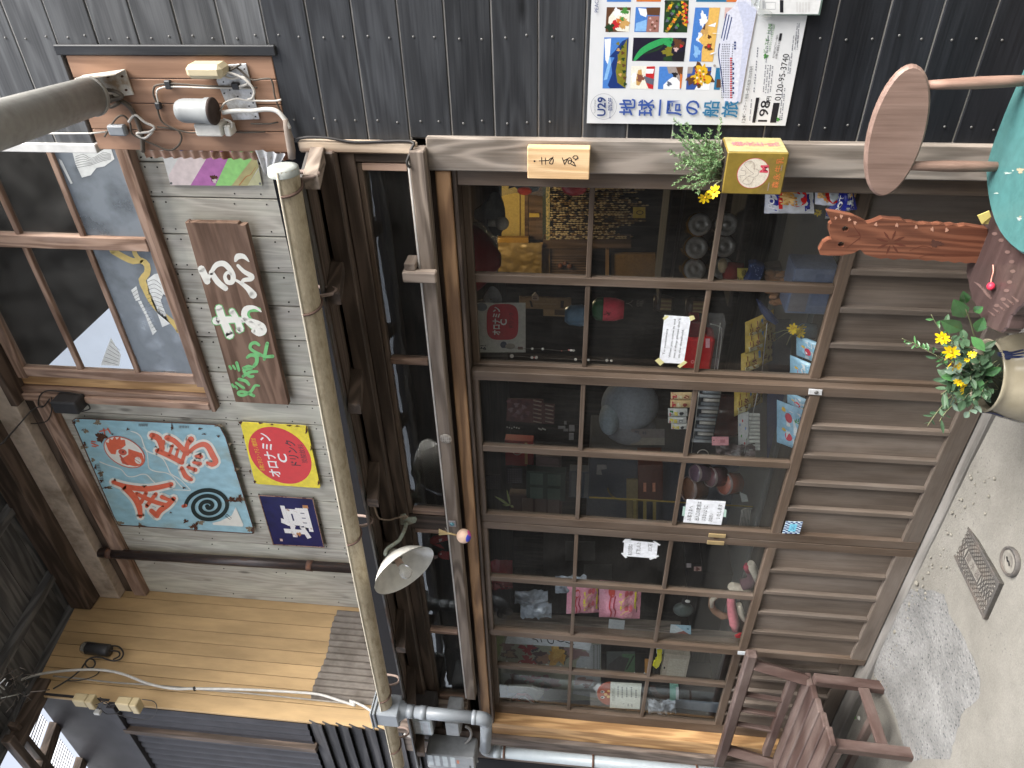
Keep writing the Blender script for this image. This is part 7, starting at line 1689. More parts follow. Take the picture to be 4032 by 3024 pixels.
notice('japanese_note', 'white Japanese handwritten notice taped low on the second door', [t(940, 1015), t(990, 760), t(565, 735), t(525, 985)], .036,
       [('お客さまへ', .1, .86, .62), ('出入口の敷居は', .12, .66, .80), ('ふまないように', .12, .48, .66), ('おねがい', .12, .31, .34), ('いたします', .25, .12, .62)],
       [[t(*p) for p in pp_] for pp_ in (((525, 815), (550, 815), (540, 918), (512, 915)), ((975, 845), (998, 850), (990, 930), (962, 925)))], pc(176, 206, 196), .13)
t = crop(1850, 2050, .36166)
notice('closed_note', 'small white Japanese notice with four tape corners on the third door', [t(2030, 412), t(2048, 245), t(1682, 208), t(1668, 385)], .036,
       [('本日の営業は', .08, .80, .72), ('終了致しました', .2, .56, .74), ('またのご来店', .45, .22, .48)], [[t(*p) for p in pp_] for pp_ in (((1660, 235), (1690, 200), (1760, 200), (1700, 240)), ((1990, 225), (2010, 222), (2078, 265), (2060, 275)), ((1645, 355), (1665, 350), (1715, 400), (1695, 410)), ((1950, 415), (2050, 375), (2060, 390), (1965, 428)))], pc(222, 226, 230), .15)

# ---- shelves of goods behind the second door
t = crop(2500, 1250, .36166)
def q4(x0, x1, y0, y1, Y): return quad(t(x0, 0)[0], t(x1, 0)[0], t(0, y0)[1], t(0, y1)[1], Y)
GOLD, GBR, CRE = pc(226, 192, 96, rough=.2, spec=.8), pc(126, 44, 30), pc(240, 230, 180, rough=.25)
for k, (a, lab) in enumerate((((1200, 1560, 55, 230), 'gold snack bag with red brown katakana, top of the stack'), ((1200, 1575, 185, 400), 'gold snack bag with red brown katakana, second in the stack'), ((1155, 1540, 400, 620), 'gold snack bag with red brown katakana, third in the stack'), ((1080, 1430, 800, 1080), 'gold snack bag with red brown katakana, lowest beyond the wide stile'))):
    q = q4(*a, .30); q = [q[0]+Vector((0, .10, -.0)), q[1]+Vector((0, .10, 0)), q[2], q[3]]
    bag('snack_bag', lab, 'snack bag', q, .05, GOLD, [(.0, .0, 1, .36, pc(150, 108, 52, rough=.25, spec=.7)), lambda pr: [pr.stroke([(.05+.1*i, .02), (.1+.1*i, .18+.05*(i % 3)), (.06+.1*i, .34)], .02, pc(206, 170, 96, rough=.2)) for i in range(9)], (.05, .45, .35, .95, CRE), Tx('ハニー', .52, .80, .7, GBR, .03, h=.16), Tx('バター', .55, .60, .7, GBR, .03, h=.16), (.62, .40, .9, .47, pc(120, 160, 200))], 'gold snack bags in the wire rack')  # pale strokes paint crinkle highlights onto the brown end
wr_ = thing('wire_rack', 'chrome wire rack holding the gold snack bags', 'rack', at(*t(1400, 400), .27)); WR = flat('chrome_wire', (.45, .43, .40), .3, .5, .6)
for a, b_ in (((1440, 60), (1380, 620)), ((1335, 820), (1190, 1480)), ((930, 60), (860, 620)), ((700, 800), (615, 1470))): part('wire', MB().tube([at(*t(*a), .26), at(*t(*b_), .26)], .0018, 5), WR, wr_)
part('wire', MB().tube([at(*t(x, y), .26) for x, y in ((820, 70), (920, 100), (945, 180), (900, 560), (870, 600))], .0022, 5), WR, wr_); part('wire', MB().tube([at(*t(690+60*math.cos(a)+50, 1490+50*math.sin(a)), .26) for a in (i/12*2*math.pi for i in range(13))], .002, 5), WR, wr_)
yf_ = thing('indoor_flowers', 'yellow daisies with thin stems in a bottle inside the glass', 'plant', at(*t(1760, 140), .2))
for i, (x, y) in enumerate(((1740, 140), (1800, 110), (1800, 170), (1720, 120))): daisy(yf_, at(*t(x, y), .2), (jit(.6), -1, jit(.6)), .022, 8, 70+i)
for e in ((1500, 180), (1540, 240), (1650, 300)): part('stem', MB().tube([at(*t(1740, 140), .21), at(*t((1740+e[0])/2, (140+e[1])/2-20), .22), at(*t(*e), .23)], .0016, 4), STEMM, yf_)
part('bottle', MB().lathe([(0, 0), (.03, 0), (.032, .05), (.016, .075), (.016, .09)], at(*t(1960, 150), .24), (0, 0, 1), 16), pc(70, 82, 90, rough=.1), yf_)
PKB, PKW, PR_, PGn, PBl = pc(150, 196, 224, rough=.25, spec=.6), pc(226, 232, 236, rough=.25, spec=.6), pc(206, 40, 70), pc(60, 150, 80), pc(50, 110, 190)
for k, (a, lab) in enumerate((((1770, 2010, 215, 440), 'pale packet with red and green letters nearest the bottle'), ((1700, 1930, 440, 680), 'pale blue packet with pink blossom leaning by the stile'), ((1670, 1880, 830, 965), 'pale packet showing just past the wide stile'), ((1555, 1830, 930, 1390), 'widest pale blue packet lying lowest in the corner'))):
    def art(pr, k=k):
        for u, v in (((.3, .62), (.75, .62)) if k == 3 else ((.5, .62),)): pr.disc(u, v, .10 if k == 3 else .16, .12, PR_, 16); pr.text('た', u, v-.28, .20, PGn, w=.12 if k == 3 else .22, bold=.03); pr.disc(u+.13, v+.16, .05, .07, pc(236, 190, 60), 12); pr.stroke([(u-.12, v-.42), (u+.08, v-.42)], .05, PBl)
    q = q4(*a, .22)
    bag('kids_packet', lab, 'snack packet', [q[0]+Vector((0, -.05, 0)), q[1]+Vector((0, -.05, 0)), q[2]+Vector((0, .02, 0)), q[3]+Vector((0, .02, 0))], .05, PKB, [(.1, .08, .9, .7, PKW), art], 'pale blue snack packets by the sill')
# red jar, clear tubs
rj = thing('red_canister', 'clear jar of bright red sweets beside the English note', 'jar', at(*t(690, 420), .35)); c = at(*t(640, 450), .38)
part('jar', MB().box(*(lambda q: (min(p.x for p in q), max(p.x for p in q), .34, .44, min(p.z for p in q), max(p.z for p in q)))(q4(560, 820, 235, 590, .34)), .01), pc(190, 32, 36, rough=.12, spec=.6), rj); part('lid', MB().box(*(lambda q: (min(p.x for p in q), max(p.x for p in q), .345, .43, min(p.z for p in q), max(p.z for p in q)))(q4(600, 700, 60, 230, .34)), .006), pc(88, 24, 28, rough=.15), rj)
pr = Print(onY(.339)); pr.rect(*t(770, 230), *t(815, 330), pc(230, 170, 180)); pr.disc(*t(628, 482), 7, 7, pc(226, 120, 120)); pr.disc(*t(628, 482), 4, 4, pc(190, 32, 36)); pr.done('label', rj)
boxq('clear_tub', 'clear tub with grey lid beside the red sweets jar', 'tub', q4(800, 900, 60, 600, .36), .08, glassmat('tub_plastic', dust=.25, frost=(.4, .38, .38)), [(.1, .1, .3, .9, pc(110, 100, 104))], pname='tub')
for k, (a, cols, lab) in enumerate((((390, 630, 815, 890), ((206, 60, 70), (226, 196, 150)), 'fruit sweet packet with strawberry end, upper of the pair'), ((385, 610, 895, 980), ((206, 60, 70), (222, 190, 140)), 'fruit sweet packet with strawberry end, lower of the pair'), ((360, 570, 990, 1075), ((40, 130, 60), (214, 214, 210)), 'green and yellow topped white packet, first of three'), ((360, 560, 1080, 1150), ((226, 214, 70), (206, 206, 204)), 'yellow topped white packet, second of three'), ((395, 565, 1155, 1215), ((226, 204, 60), (214, 212, 208)), 'yellow topped white packet, last of three'))):
    bag('sweet_packet', lab, 'sweet packet', q4(*a, .28), .02, pc(*cols[1], rough=.3), [(.0, .72, 1, 1, pc(*cols[0])), (.25, .5, .75, .72, pc(226, 206, 70) if k > 1 else pc(236, 226, 190)), lambda pr: pr.disc(.5, .3, .22, .12, pc(150, 60, 50) if k < 2 else pc(60, 60, 64), 14), (.0, .86, .5, .94, pc(200, 40, 50))], 'sweet packets hung at the glass')
tr_ = thing('tube_tray', 'tray of clear tubes stacked in a long row behind the second door', 'tray', at(*t(760, 1080), .32)); q = q4(700, 850, 800, 1370, .32); x0, x1 = min(p.x for p in q), max(p.x for p in q); z0, z1 = min(p.z for p in q), max(p.z for p in q)
part('tray', MB().box(x0, x1, .33, .42, z0, z1, .004), pc(70, 72, 76, rough=.2), tr_)
for i in range(14): x = x0+(x1-x0)*(i+.5)/14; part('tube', MB().tube([Vector((x, .325, z0+.006)), Vector((x, .325, z1-.004-.01*(i % 3)))], .0085, 7), (pc(150, 152, 156, rough=.12), pc(110, 114, 120, rough=.12), pc(170, 166, 160, rough=.12))[i % 3], tr_)
rb_ = thing('round_jar', 'large reddish brown round jar behind the tray of tubes', 'jar', at(*t(960, 1080), .5)); part('jar', MB().lathe([(0, -.09), (.085, -.09), (.10, -.05), (.10, .05), (.08, .09), (0, .09)], at(*t(960, 1070), .52), (0, 0, 1), 26), pc(92, 34, 28, rough=.2, spec=.5), rb_); 
wp = thing('white_packets', 'row of white sweet packets printed with small fruits', 'sweet packet', at(*t(1250, 1240), .3)); q = q4(1125, 1360, 1040, 1450, .31); f0 = bilq(q)
for i in range(10):
    u0, u1 = i/10+.004, (i+1)/10-.004; mb = MB(); mb.grid(lambda u, v: f0(u0+(u1-u0)*u, v*(.5+.0*u))+Vector((0, -.006*math.sin(math.pi*u)-.0, 0)), 4, 4); part('packet', mb, pc(190, 190, 184, rough=.3), wp)
part('face_packet', MB().prism([f0(0.1, .52), f0(1, .52), f0(.95, 1), f0(.05, .98)], (0, .01, 0)), pc(206, 206, 206, rough=.3), wp); pr = Print(f0); pr.lay = 4
for i, (u, v) in enumerate(((.2, .7), (.4, .85), (.6, .66), (.8, .8), (.3, .6), (.7, .92))): pr.disc(u, v, .04, .03, (pc(200, 60, 60), pc(90, 150, 80), pc(120, 150, 210))[i % 3], 10)
pr.done('printing', wp)
sheet('pink_tag', 'pink paper tag clipped to a shelf behind the second door', 'tag', q4(838, 1020, 1300, 1392, .26), pc(226, 160, 168), [(.3, .2, .7, .5, pc(200, 130, 140)), lambda pr: pr.disc(.6, .88, .06, .04, INKN, 10)])
cp_ = thing('plastic_wrap', 'crumpled clear plastic packs under the pink tag', 'packet', at(*t(1020, 1450), .3)); mb = MB(); g1 = bilq(q4(880, 1310, 1380, 1550, .3)); mb.grid(lambda u, v: g1(u, v)+Vector((0, .03*mnoise.noise((u*6, v*6, 1)), 0)), 14, 12); part('film', mb, stained('clear_wrap', (.24, .23, .24), (.10, .07, .07), 9, .45, .55, .12, .7), cp_)
bd = thing('blue_board', 'dark blue cloth board leaning behind the lowest pane of the second door', 'board', at(*t(1560, 1200), .45)); part('board', MB().prism(q4(1440, 1740, 780, 1560, .45), (0, .01, 0)), pc(30, 44, 88, rough=.8), bd); part('board', MB().prism(q4(1450, 1700, 30, 640, .46), (0, .01, 0)), pc(24, 30, 44, rough=.8), bd)

t = crop(1850, 1550, .36166)
def q5(x0, x1, y0, y1, Y): return quad(t(x0, 0)[0], t(x1, 0)[0], t(0, y0)[1], t(0, y1)[1], Y)
pl_ = thing('paper_lanterns', 'two big grey white paper lanterns bunched behind the second door', 'lantern', at(*t(1750, 250), .8))
part('lantern', MB().ball(at(*t(1740, 120), .85), .155, .12, .15, 24), pc(142, 146, 154, rough=.8), pl_); part('lantern', MB().ball(at(*t(1520, 270), .78), .09, .085, .055, 20), pc(150, 160, 168, rough=.8), pl_); part('lantern', MB().ball(at(*t(1740, 360), .84), .10, .10, .14, 20), pc(124, 124, 128, rough=.8), pl_)
sheet('lantern_card', 'pale card with dark kanji under the paper lanterns', 'card', q5(1755, 2120, 385, 560, .75), pc(120, 112, 108), [(.0, .0, .45, 1, pc(140, 132, 122)), lambda pr: [pr.text(ch, .75, .82-.22*i, .16, pc(60, 64, 84), w=.22) for i, ch in enumerate('日本')]])
kc = thing('toy_card', 'brown red card of small pale toy sticks in two blocks', 'toy card', at(*t(650, 190), .7)); part('card', MB().prism([at(*t(*p), .7) for p in ((410, 55), (800, 65), (800, 110), (925, 118), (918, 335), (395, 298))], (0, .004, 0)), pc(98, 58, 58), kc)
for i in range(6): part('stick', MB().tube([at(*t(690, 72+i*45), .695), at(*t(780, 92+i*45), .695)], .0035, 6), pc(196, 172, 160), kc)
for i in range(5): part('stick', MB().tube([at(*t(820, 125+i*44), .695), at(*t(910, 142+i*44), .695)], .0035, 6), pc(196, 172, 160), kc)
pr = Print(onY(.7))
for i in range(14): blob(pr, *t(430+(i*47) % 220, 80+(i*61) % 210), 9, (pc(124, 84, 88), pc(84, 48, 54), pc(140, 110, 114))[i % 3], i)
pr.done('printing', kc)
sv = thing('silver_trinkets', 'small silver trinkets hanging beside the toy card', 'trinket', at(*t(1050, 380), .6)); SV = pc(140, 134, 134, rough=.25)
for (x, y, w_, h_) in ((1000, 370, 40, 14), (1040, 320, 14, 18), (1045, 400, 26, 12), (1110, 380, 30, 34), (1105, 470, 26, 36)): part('trinket', MB().prism(q5(x-w_, x+w_, y-h_, y+h_, .6), (0, .006, 0), bev=.001), SV, sv)
for s in range(2):
    o = thing('bead_row', ('string of tiny silver beads in front of the dark wall by the toy card', 'string of tiny silver beads nearer the muntin in front of the toy card')[s], 'beads', at(*t(450, 370), .5))
    for i in range(6): part('bead', MB().ball(at(*t((405, 750)[s]+i*(26, 14)[s], (365, 380)[s]+(i % 3)*6), .5), .004, n=6), pc(200, 194, 188, rough=.3), o)
boxq('cola_carton', 'red carton with a white swirl and cream band behind the second door', 'carton', q5(388, 690, 525, 780, 1.0), .06, pc(164, 34, 36), [lambda pr: pr.stroke([(.55, .5), (.7, .62), (.6, .75), (.45, .6), (.55, .4), (.75, .35)], .03, pc(206, 180, 170)), (.1, .2, .95, .3, pc(200, 150, 100))])
sheet('dotted_card', 'dark card covered with pale dots, upper of two', 'card', q5(400, 572, 812, 975, .9), pc(62, 58, 68), [lambda pr: [pr.disc(.08+.12*(i % 8), .1+.11*(i//8), .03, .022, pc(130, 124, 130), 8) for i in range(64)]])
sheet('dotted_card', 'dark card covered with pale dots, lower and nearer the lintel', 'card', q5(165, 335, 885, 1040, .9), pc(58, 54, 62), [lambda pr: [pr.disc(.08+.12*(i % 8), .1+.11*(i//8), .03, .022, pc(110, 104, 110), 8) for i in range(64)]])
boxq('green_carton', 'dark green carton with four pale windows', 'carton', q5(615, 1035, 870, 1150, .9), .06, pc(42, 64, 56), [(.05+.5*i, .12+.45*j, .45+.5*i, .45+.45*j, pc(84, 108, 98)) for i in range(2) for j in range(2)])
boxq('blue_grey_carton', 'blue grey carton striped in pale bands next to the green one', 'carton', q5(1085, 1310, 855, 1130, .9), .06, pc(86, 92, 104), [(.05, .1+.3*i, .95, .3+.3*i, pc(112, 116, 122)) for i in range(3)])
boxq('brown_cartons', 'row of brown cartons with pale fronts under the green carton', 'carton', q5(430, 1000, 1140, 1300, .9), .06, pc(74, 46, 42), [(.08, .55, .9, .75, pc(108, 88, 80)), (.08, .3, .9, .5, pc(100, 80, 74)), (.08, .05, .9, .26, pc(112, 92, 84))])
boxq('pink_carton', 'faded pink carton between the red carton and the green one', 'carton', q5(720, 990, 690, 850, .95), .06, pc(92, 72, 70), [(.1, .1, .45, .9, pc(112, 92, 88)), (.55, .1, .9, .9, pc(108, 84, 82))])
fl_ = thing('leafy_sprig', 'pale yellow green sprig standing in the dark', 'plant', at(*t(420, 1200), .5)); mb = MB(); p = at(*t(440, 1215), .5)
for e in ((480, 1240), (350, 1210), (270, 1120), (405, 1060)): q_ = at(*t(*e), .5); leafp(mb, p, q_-p, tocam, (q_-p).length, .014)
part('leaf', mb, pc(130, 140, 84), fl_)
fg = thing('grey_cabinet', 'tall grey metal cabinet with a white bracket and cord', 'cabinet', at(*t(1500, 1000), .9)); qf = q5(1300, 1850, 735, 1420, .9); part('body', MB().box(min(p.x for p in qf), max(p.x for p in qf), .9, 1.3, .05, max(p.z for p in qf), .006), pc(76, 80, 90, rough=.5), fg)
part('bracket', MB().prism([at(*t(*p), .895) for p in ((1385, 775), (1485, 780), (1490, 820), (1425, 830), (1440, 885), (1378, 880))], (0, .01, 0)), pc(146, 142, 142), fg); part('cord', MB().tube([at(*t(x, y), .89) for x, y in ((1500, 1030), (1520, 1080), (1570, 1130), (1700, 1160), (2212, 1175))], .005, 5), pc(120, 104, 60), fg)
dw = thing('drawer_chest', 'small brown drawer chest with brass pulls and yellow strips', 'chest', at(*t(1950, 1050), .8)); part('chest', MB().prism(q5(1830, 2100, 780, 1170, .85), (0, .15, 0)), pc(88, 42, 32, rough=.35), dw)
for y in (980, 985): pass
for x in (1905, 2005): part('pull', MB().prism(q5(x-16, x+16, 975, 1070, .845), (0, .004, 0), bev=.001), pc(214, 140, 110, rough=.25), dw)
part('strip', MB().prism(q5(1705, 1830, 935, 1420, .84), (0, .01, 0)), pc(124, 108, 66), dw)
for x in (1795, 1905, 2010): part('strip', MB().prism(q5(x-18, x+18, 1170, 1430, .835), (0, .008, 0)), pc(150, 132, 72), dw)
t = crop(2500, 1700, .36166)
def q6(x0, x1, y0, y1, Y): return quad(t(x0, 0)[0], t(x1, 0)[0], t(0, y0)[1], t(0, y1)[1], Y)
for k, (px, py, r, cl, lab) in enumerate(((720, 450, .042, (96, 74, 90), 'small purple jar leaning in the row of three'), (880, 490, .048, (96, 60, 66), 'middle reddish jar of the row of three'), (1030, 560, .055, (150, 82, 64), 'orange jar lowest in the row of three'), (640, 620, .06, (96, 64, 48), 'brown round wooden tub behind the Japanese notice'))):
    o = thing('sweet_jar', lab, 'jar', at(*t(px, py), .45), 'sweet jars behind the second door'); dv_ = Vector((.2, -.3, .6)).normalized()
    part('jar', MB().lathe([(0, -.045), (r, -.045), (r, .03), (r*.9, .04), (0, .04)], at(*t(px, py), .45), dv_, 20), pc(*cl, rough=.15, spec=.6), o); part('rim', MB().lathe([(r*1.02, .028), (r*1.05, .035), (r*1.02, .042)], at(*t(px, py), .45), dv_, 20), pc(176, 160, 160, rough=.2), o)
yr = thing('yellow_rope', 'dull yellow rope hanging straight down behind the second door', 'rope', at(2500, 1966, .5)); part('rope', MB().tube([at(2320, 1958, .5), at(2500, 1967, .5), at(3060, 2001, .5)], .0045, 6), pc(140, 118, 50, rough=.8), yr)
sheet('price_card', 'small pale curled price card by the yellow rope', 'card', [at(*t(*p), .4) for p in ((1235, 760), (1215, 690), (1140, 655), (1165, 765))], pc(160, 166, 164))
wb_ = thing('wire_basket', 'small black wire basket in the dark lowest pane', 'basket', at(*t(1200, 930), .45))
for i in range(7): part('wire', MB().tube([at(*t(1160+i*16, 850), .45), at(*t(1145+i*16, 1020), .45)], .0018, 4), WR, wb_)
part('wire', MB().tube([at(*t(x, y), .45) for x, y in ((1140, 1020), (1165, 870), (1210, 835), (1275, 840))], .003, 5), WR, wb_)

# ---- third door
t = crop(1850, 2050, .36166)
def q7(x0, x1, y0, y1, Y): return quad(t(x0, 0)[0], t(x1, 0)[0], t(0, y0)[1], t(0, y1)[1], Y)
GP = pc(96, 92, 90, rough=.8)
sheet('grey_sheet', 'dim grey sheet pinned on the inner wall, upper one', 'paper', q7(1040, 1365, 225, 435, 1.0), GP); sheet('grey_sheet', 'dim grey sheet pinned on the inner wall, lower one nearer the sweets', 'paper', q7(1240, 1548, 475, 640, 1.0), GP)
iw = thing('inner_partition', 'dim plaster partition behind the third door', 'partition', at(*t(1500, 600), 1.2)); part('wall', MB().prism(q7(800, 4000, 110, 1000, 1.25), (0, .04, 0)), pc(70, 64, 60, rough=.9), iw)
rs = thing('red_bag', 'dark red shiny bag by the lintel behind the third door', 'bag', at(*t(340, 560), .4)); f0 = bilq(q7(205, 465, 430, 750, .4)); mb = MB(); mb.grid(lambda u, v: f0(u, v)+Vector((0, -.04*math.sin(math.pi*u)*math.sin(math.pi*v)+.02*mnoise.noise((u*5, v*5, 3)), 0)), 14, 12); part('bag', mb, pc(124, 34, 40, rough=.25, spec=.6), rs)
cb_ = thing('clear_bags', 'crinkled clear bluish bags behind the third door', 'bag', at(*t(650, 850), .2)); CL = stained('crinkle_film', (.45, .50, .58), (.14, .15, .17), 7, .42, .62, .1, .8, rough2=.15)  # film mottled pale blue and dark grey
for a in ((490, 850, 760, 910), (550, 890, 900, 1050), (930, 1270, 600, 790)):
    g1 = bilq(q7(*a, .2)); mb = MB(); mb.grid(lambda u, v: g1(u, v)+Vector((0, -.03*math.sin(math.pi*u)*math.sin(math.pi*v)+.03*mnoise.noise((u*7+a[0], v*6, 1)), 0)), 14, 10); part('film', mb, CL if a[2] != 890 else glassmat('clear_bag', dust=.10), cb_)
kl = thing('dark_toy', 'small dark toy on the ledge beside the clear bags', 'toy', at(*t(380, 1000), .2)); part('body', MB().ball(at(*t(400, 990), .2), .025, .02, .035).ball(at(*t(330, 1010), .2), .03, .02, .02), pc(44, 36, 34), kl)
PK, PKD, YST, DBR = pc(226, 152, 172, rough=.22, spec=.6), pc(206, 84, 110), pc(226, 206, 50), pc(66, 28, 28)
def pinkart(w_):
    rg = random.Random(5)
    return [(0, 0, 1, .10, DBR), (0, .11, 1, .16, YST), (0, .46, 1, .52, YST), lambda pr: [pr.disc(.2+.2*(i % 4), .24+.1*(i//4), .08, .05, (pc(236, 170, 180), pc(200, 90, 100))[i % 2], 12) for i in range(8)], lambda pr: [pr.stroke([(.12, .62+.1*i), (.3, .60+.1*i), (.45, .65+.1*i), (.7, .61+.1*i)], .03, (pc(170, 40, 70), pc(190, 50, 60))[i % 2]) for i in range(2)], lambda pr: pr.disc(.8, .7, .12, .08, pc(196, 70, 60), 14), lambda pr: [pr.stroke([(.2+.2*i, .47), (.3+.2*i, .40), (.34+.2*i, .30)], .02, pc(226, 196, 120)) for i in range(3)]]
bag('sweet_bag', 'pink sweet bag with yellow stripes, front one nearer the floor', 'sweet bag', [at(*t(*p), .13) for p in ((1850, 1070), (1870, 690), (1410, 650), (1405, 1050))], .06, PK, pinkart(1), 'pink sweet bags behind the third door')
bag('sweet_bag', 'pink sweet bag partly behind the other pink bag', 'sweet bag', [at(*t(*p), .17) for p in ((1430, 1000), (1440, 650), (1060, 720), (1050, 1015))], .05, PK, pinkart(2), 'pink sweet bags behind the third door')
boxq('price_tag', 'small white price tag under the pink bags', 'tag', q7(1515, 1680, 1090, 1175, .2), .004, pc(186, 190, 194), pname='tag')
ip = thing('inner_post', 'grey brown inner post standing close behind the third door', 'post', at(*t(1200, 1130), .3)); part('post', MB().prism([at(*t(*p), .3) for p in ((2300, 1260), (2300, 1180), (240, 1070), (240, 1130))], (0, .05, 0)), wood('inner_post_wood', (.09, .07, .055), (.22, .18, .15), 'Z'), ip); part('lower_length', MB().prism([at(*crop(2450, 2100, .36166)(*p), .3) for p in ((1300, 1250), (1300, 1160), (-30, 1060), (-30, 1140))], (0, .05, 0)), wood('inner_post_wood', (.09, .07, .055), (.22, .18, .15), 'Z'), ip)
t = crop(2450, 2100, .36166)
def q8(x0, x1, y0, y1, Y): return quad(t(x0, 0)[0], t(x1, 0)[0], t(0, y0)[1], t(0, y1)[1], Y)
bs = thing('black_cabinet', 'black cabinet with two small stickers behind the third door', 'cabinet', at(*t(1000, 700), .55)); part('cabinet', MB().prism([at(*t(*p), .55) for p in ((1560, 1150), (1560, 470), (880, 425), (865, 330), (690, 318), (745, 1110))], (0, .3, 0)), pc(24, 22, 25, rough=.35), bs)
pr = Print(onY(.55)); pr.rect(*t(700, 372), *t(752, 325), pc(190, 180, 182)); pr.rect(*t(780, 410), *t(862, 362), pc(206, 170, 162)); blob(pr, *t(820, 388), 7, pc(120, 70, 66), 4); pr.done('sticker', bs)
gy = thing('penguin_packet', 'grey packet with black and white bird head by the black cabinet', 'packet', at(*t(670, 800), .3)); part('packet', MB().ball(at(*t(665, 830), .3), .05, .03, .055, 14), pc(92, 100, 98, rough=.3), gy); part('head', MB().ball(at(*t(690, 745), .28), .022, .018, .022, 12), pc(22, 22, 24), gy); part('face', MB().ball(at(*t(712, 740), .266), .010, .008, .014, 10), pc(206, 206, 206), gy)
sheet('postcard', 'pale blue postcard with a white corner leaning on the ledge', 'postcard', [at(*t(*p), .24) for p in ((750, 1100), (748, 1005), (528, 993), (518, 1080))], pc(160, 196, 216), [lambda pr: pr.poly([(0, .1), (1, .8), (1, 1), (0, 1)], pc(206, 216, 222)), lambda pr: pr.poly([(0, .1), (0, .75), (.35, .35)], pc(150, 90, 80)), lambda pr: pr.disc(.6, .15, .08, .06, pc(70, 110, 140))])
ph = thing('plush_toy', 'fluffy cream and brown plush toy with a pink strap on the ledge', 'plush toy', at(*t(1250, 700), .22)); CR_, BR_, PNK, MV = pc(206, 194, 178, rough=.95), pc(150, 110, 84, rough=.95), pc(226, 130, 142, rough=.95), pc(96, 66, 76, rough=.95)
def ribbon(pts, r, mt, n): part(n, MB().tube([at(*t(x, y), Y) for x, y, Y in pts], r, 9), mt, ph)
ribbon(((1150, 650, .2), (1040, 670, .2), (975, 720, .2), (970, 790, .2), (1010, 850, .21), (1090, 900, .2), (1150, 900, .2)), [.012, .015, .016, .016, .018, .02, .016], BR_, 'arm')
ribbon(((1120, 640, .19), (1030, 670, .19), (975, 730, .19), (975, 800, .19)), [.010, .012, .012, .010], CR_, 'fur_edge')
ribbon(((1270, 770, .18), (1290, 860, .17), (1330, 930, .17), (1350, 960, .17)), [.014, .017, .016, .010], CR_, 'ear'); ribbon(((1180, 640, .19), (1185, 760, .17), (1200, 880, .16), (1220, 980, .15), (1240, 1050, .15)), [.018, .022, .025, .026, .02], PNK, 'strap')
ribbon(((1180, 570, .2), (1240, 610, .2), (1330, 640, .2), (1400, 640, .2)), [.02, .034, .036, .02], CR_, 'body'); ribbon(((1300, 560, .21), (1380, 540, .21), (1420, 480, .22), (1390, 400, .22), (1360, 340, .22)), [.03, .03, .026, .022, .014], MV, 'lining'); ribbon(((1470, 520, .2), (1450, 440, .2), (1410, 360, .2), (1400, 320, .2)), [.014, .02, .022, .016], CR_, 'leg'); ribbon(((1370, 420, .2), (1350, 370, .2), (1360, 340, .2)), [.012, .016, .012], pc(176, 60, 84, rough=.9), 'paw')
rc_ = thing('red_card', 'scrap of bright red on the ledge under the plush toy', 'card', at(*t(1270, 1120), .2)); part('scrap', MB().prism([at(*t(*p), .2) for p in ((1225, 1125), (1280, 1100), (1310, 1095), (1310, 1140), (1240, 1140))], (0, .01, 0)), pc(206, 44, 54), rc_)

# ---- fourth door
t = crop(1880, 2450, .36166)
def q9(x0, x1, y0, y1, Y): return quad(t(x0, 0)[0], t(x1, 0)[0], t(0, y0)[1], t(0, y1)[1], Y)
PT = lambda *p: [t(*v) for v in p]
fp = thing('film_poster', 'old pale poster with brown figures, red lettering marks and a golden headdress', 'poster', at(*t(700, 500), .32)); part('sheet', MB().prism(q9(150, 1345, 150, 850, .32), (0, .002, 0)), pc(150, 150, 132), fp)
pr = Print(onY(.32))
pr.poly(PT((150, 150), (300, 150), (250, 330), (170, 480)), pc(140, 146, 106)); pr.poly(PT((1080, 420), (1240, 240), (1345, 245), (1330, 830), (1040, 780)), pc(168, 172, 174)); pr.poly(PT((320, 700), (560, 720), (700, 740), (720, 830), (330, 800)), pc(150, 154, 158))
for x, y, r, ry, c_ in ((350, 345, 80, 55, (92, 72, 62)), (350, 350, 50, 36, (150, 122, 100)), (320, 260, 70, 40, (128, 100, 90)), (700, 390, 110, 70, (84, 58, 60)), (720, 400, 70, 46, (150, 112, 90)), (1060, 340, 130, 60, (140, 112, 112)), (900, 340, 80, 110, (96, 84, 70)), (860, 360, 90, 110, (206, 156, 70)), (870, 330, 60, 70, (226, 186, 100)), (620, 290, 40, 30, (60, 50, 60)), (420, 640, 110, 70, (100, 72, 62)), (780, 660, 110, 70, (140, 96, 96)), (760, 690, 50, 34, (90, 72, 68)), (1150, 640, 110, 36, (146, 116, 110)), (1190, 690, 40, 24, (110, 70, 64))): blob(pr, *t(x, y), r*.36, pc(*c_), int(x), ry=ry*.36)
for x, y, r, ry in ((545, 290, 75, 50), (540, 420, 80, 48), (580, 610, 90, 36)): blob(pr, *t(x, y), r*.36, pc(150, 34, 44), int(y), ry=ry*.36, rough=.7)
for i in range(14):
    for x in (1262, 1300, 1325): pr.rect(*t(x, 250+i*22), *t(x+10, 262+i*22), pc(100, 104, 104))
for i in range(12): pr.stroke(PT((800+i*12, 290), (790+i*12, 440)), 1, pc(150, 104, 40))
pr.done('printing', fp)
bnr = thing('brush_banner', 'white paper banner with black brush writing across the old poster', 'banner', at(*t(760, 220), .25)); part('paper', MB().prism([at(*t(*p), .25) for p in ((300, 230), (325, 150), (1000, 150), (1240, 230), (1220, 308), (990, 270))], (0, .002, 0)), pc(206, 210, 216, rough=.8), bnr); pr = Print(onY(.25))
for st_ in (((600, 180), (640, 190), (660, 215)), ((690, 185), (700, 215)), ((760, 180), (775, 220), (820, 232), (830, 190)), ((850, 185), (900, 210), (940, 205), (960, 185)), ((960, 215), (1050, 245))): pr.stroke(PT(*st_), 4, INKN)
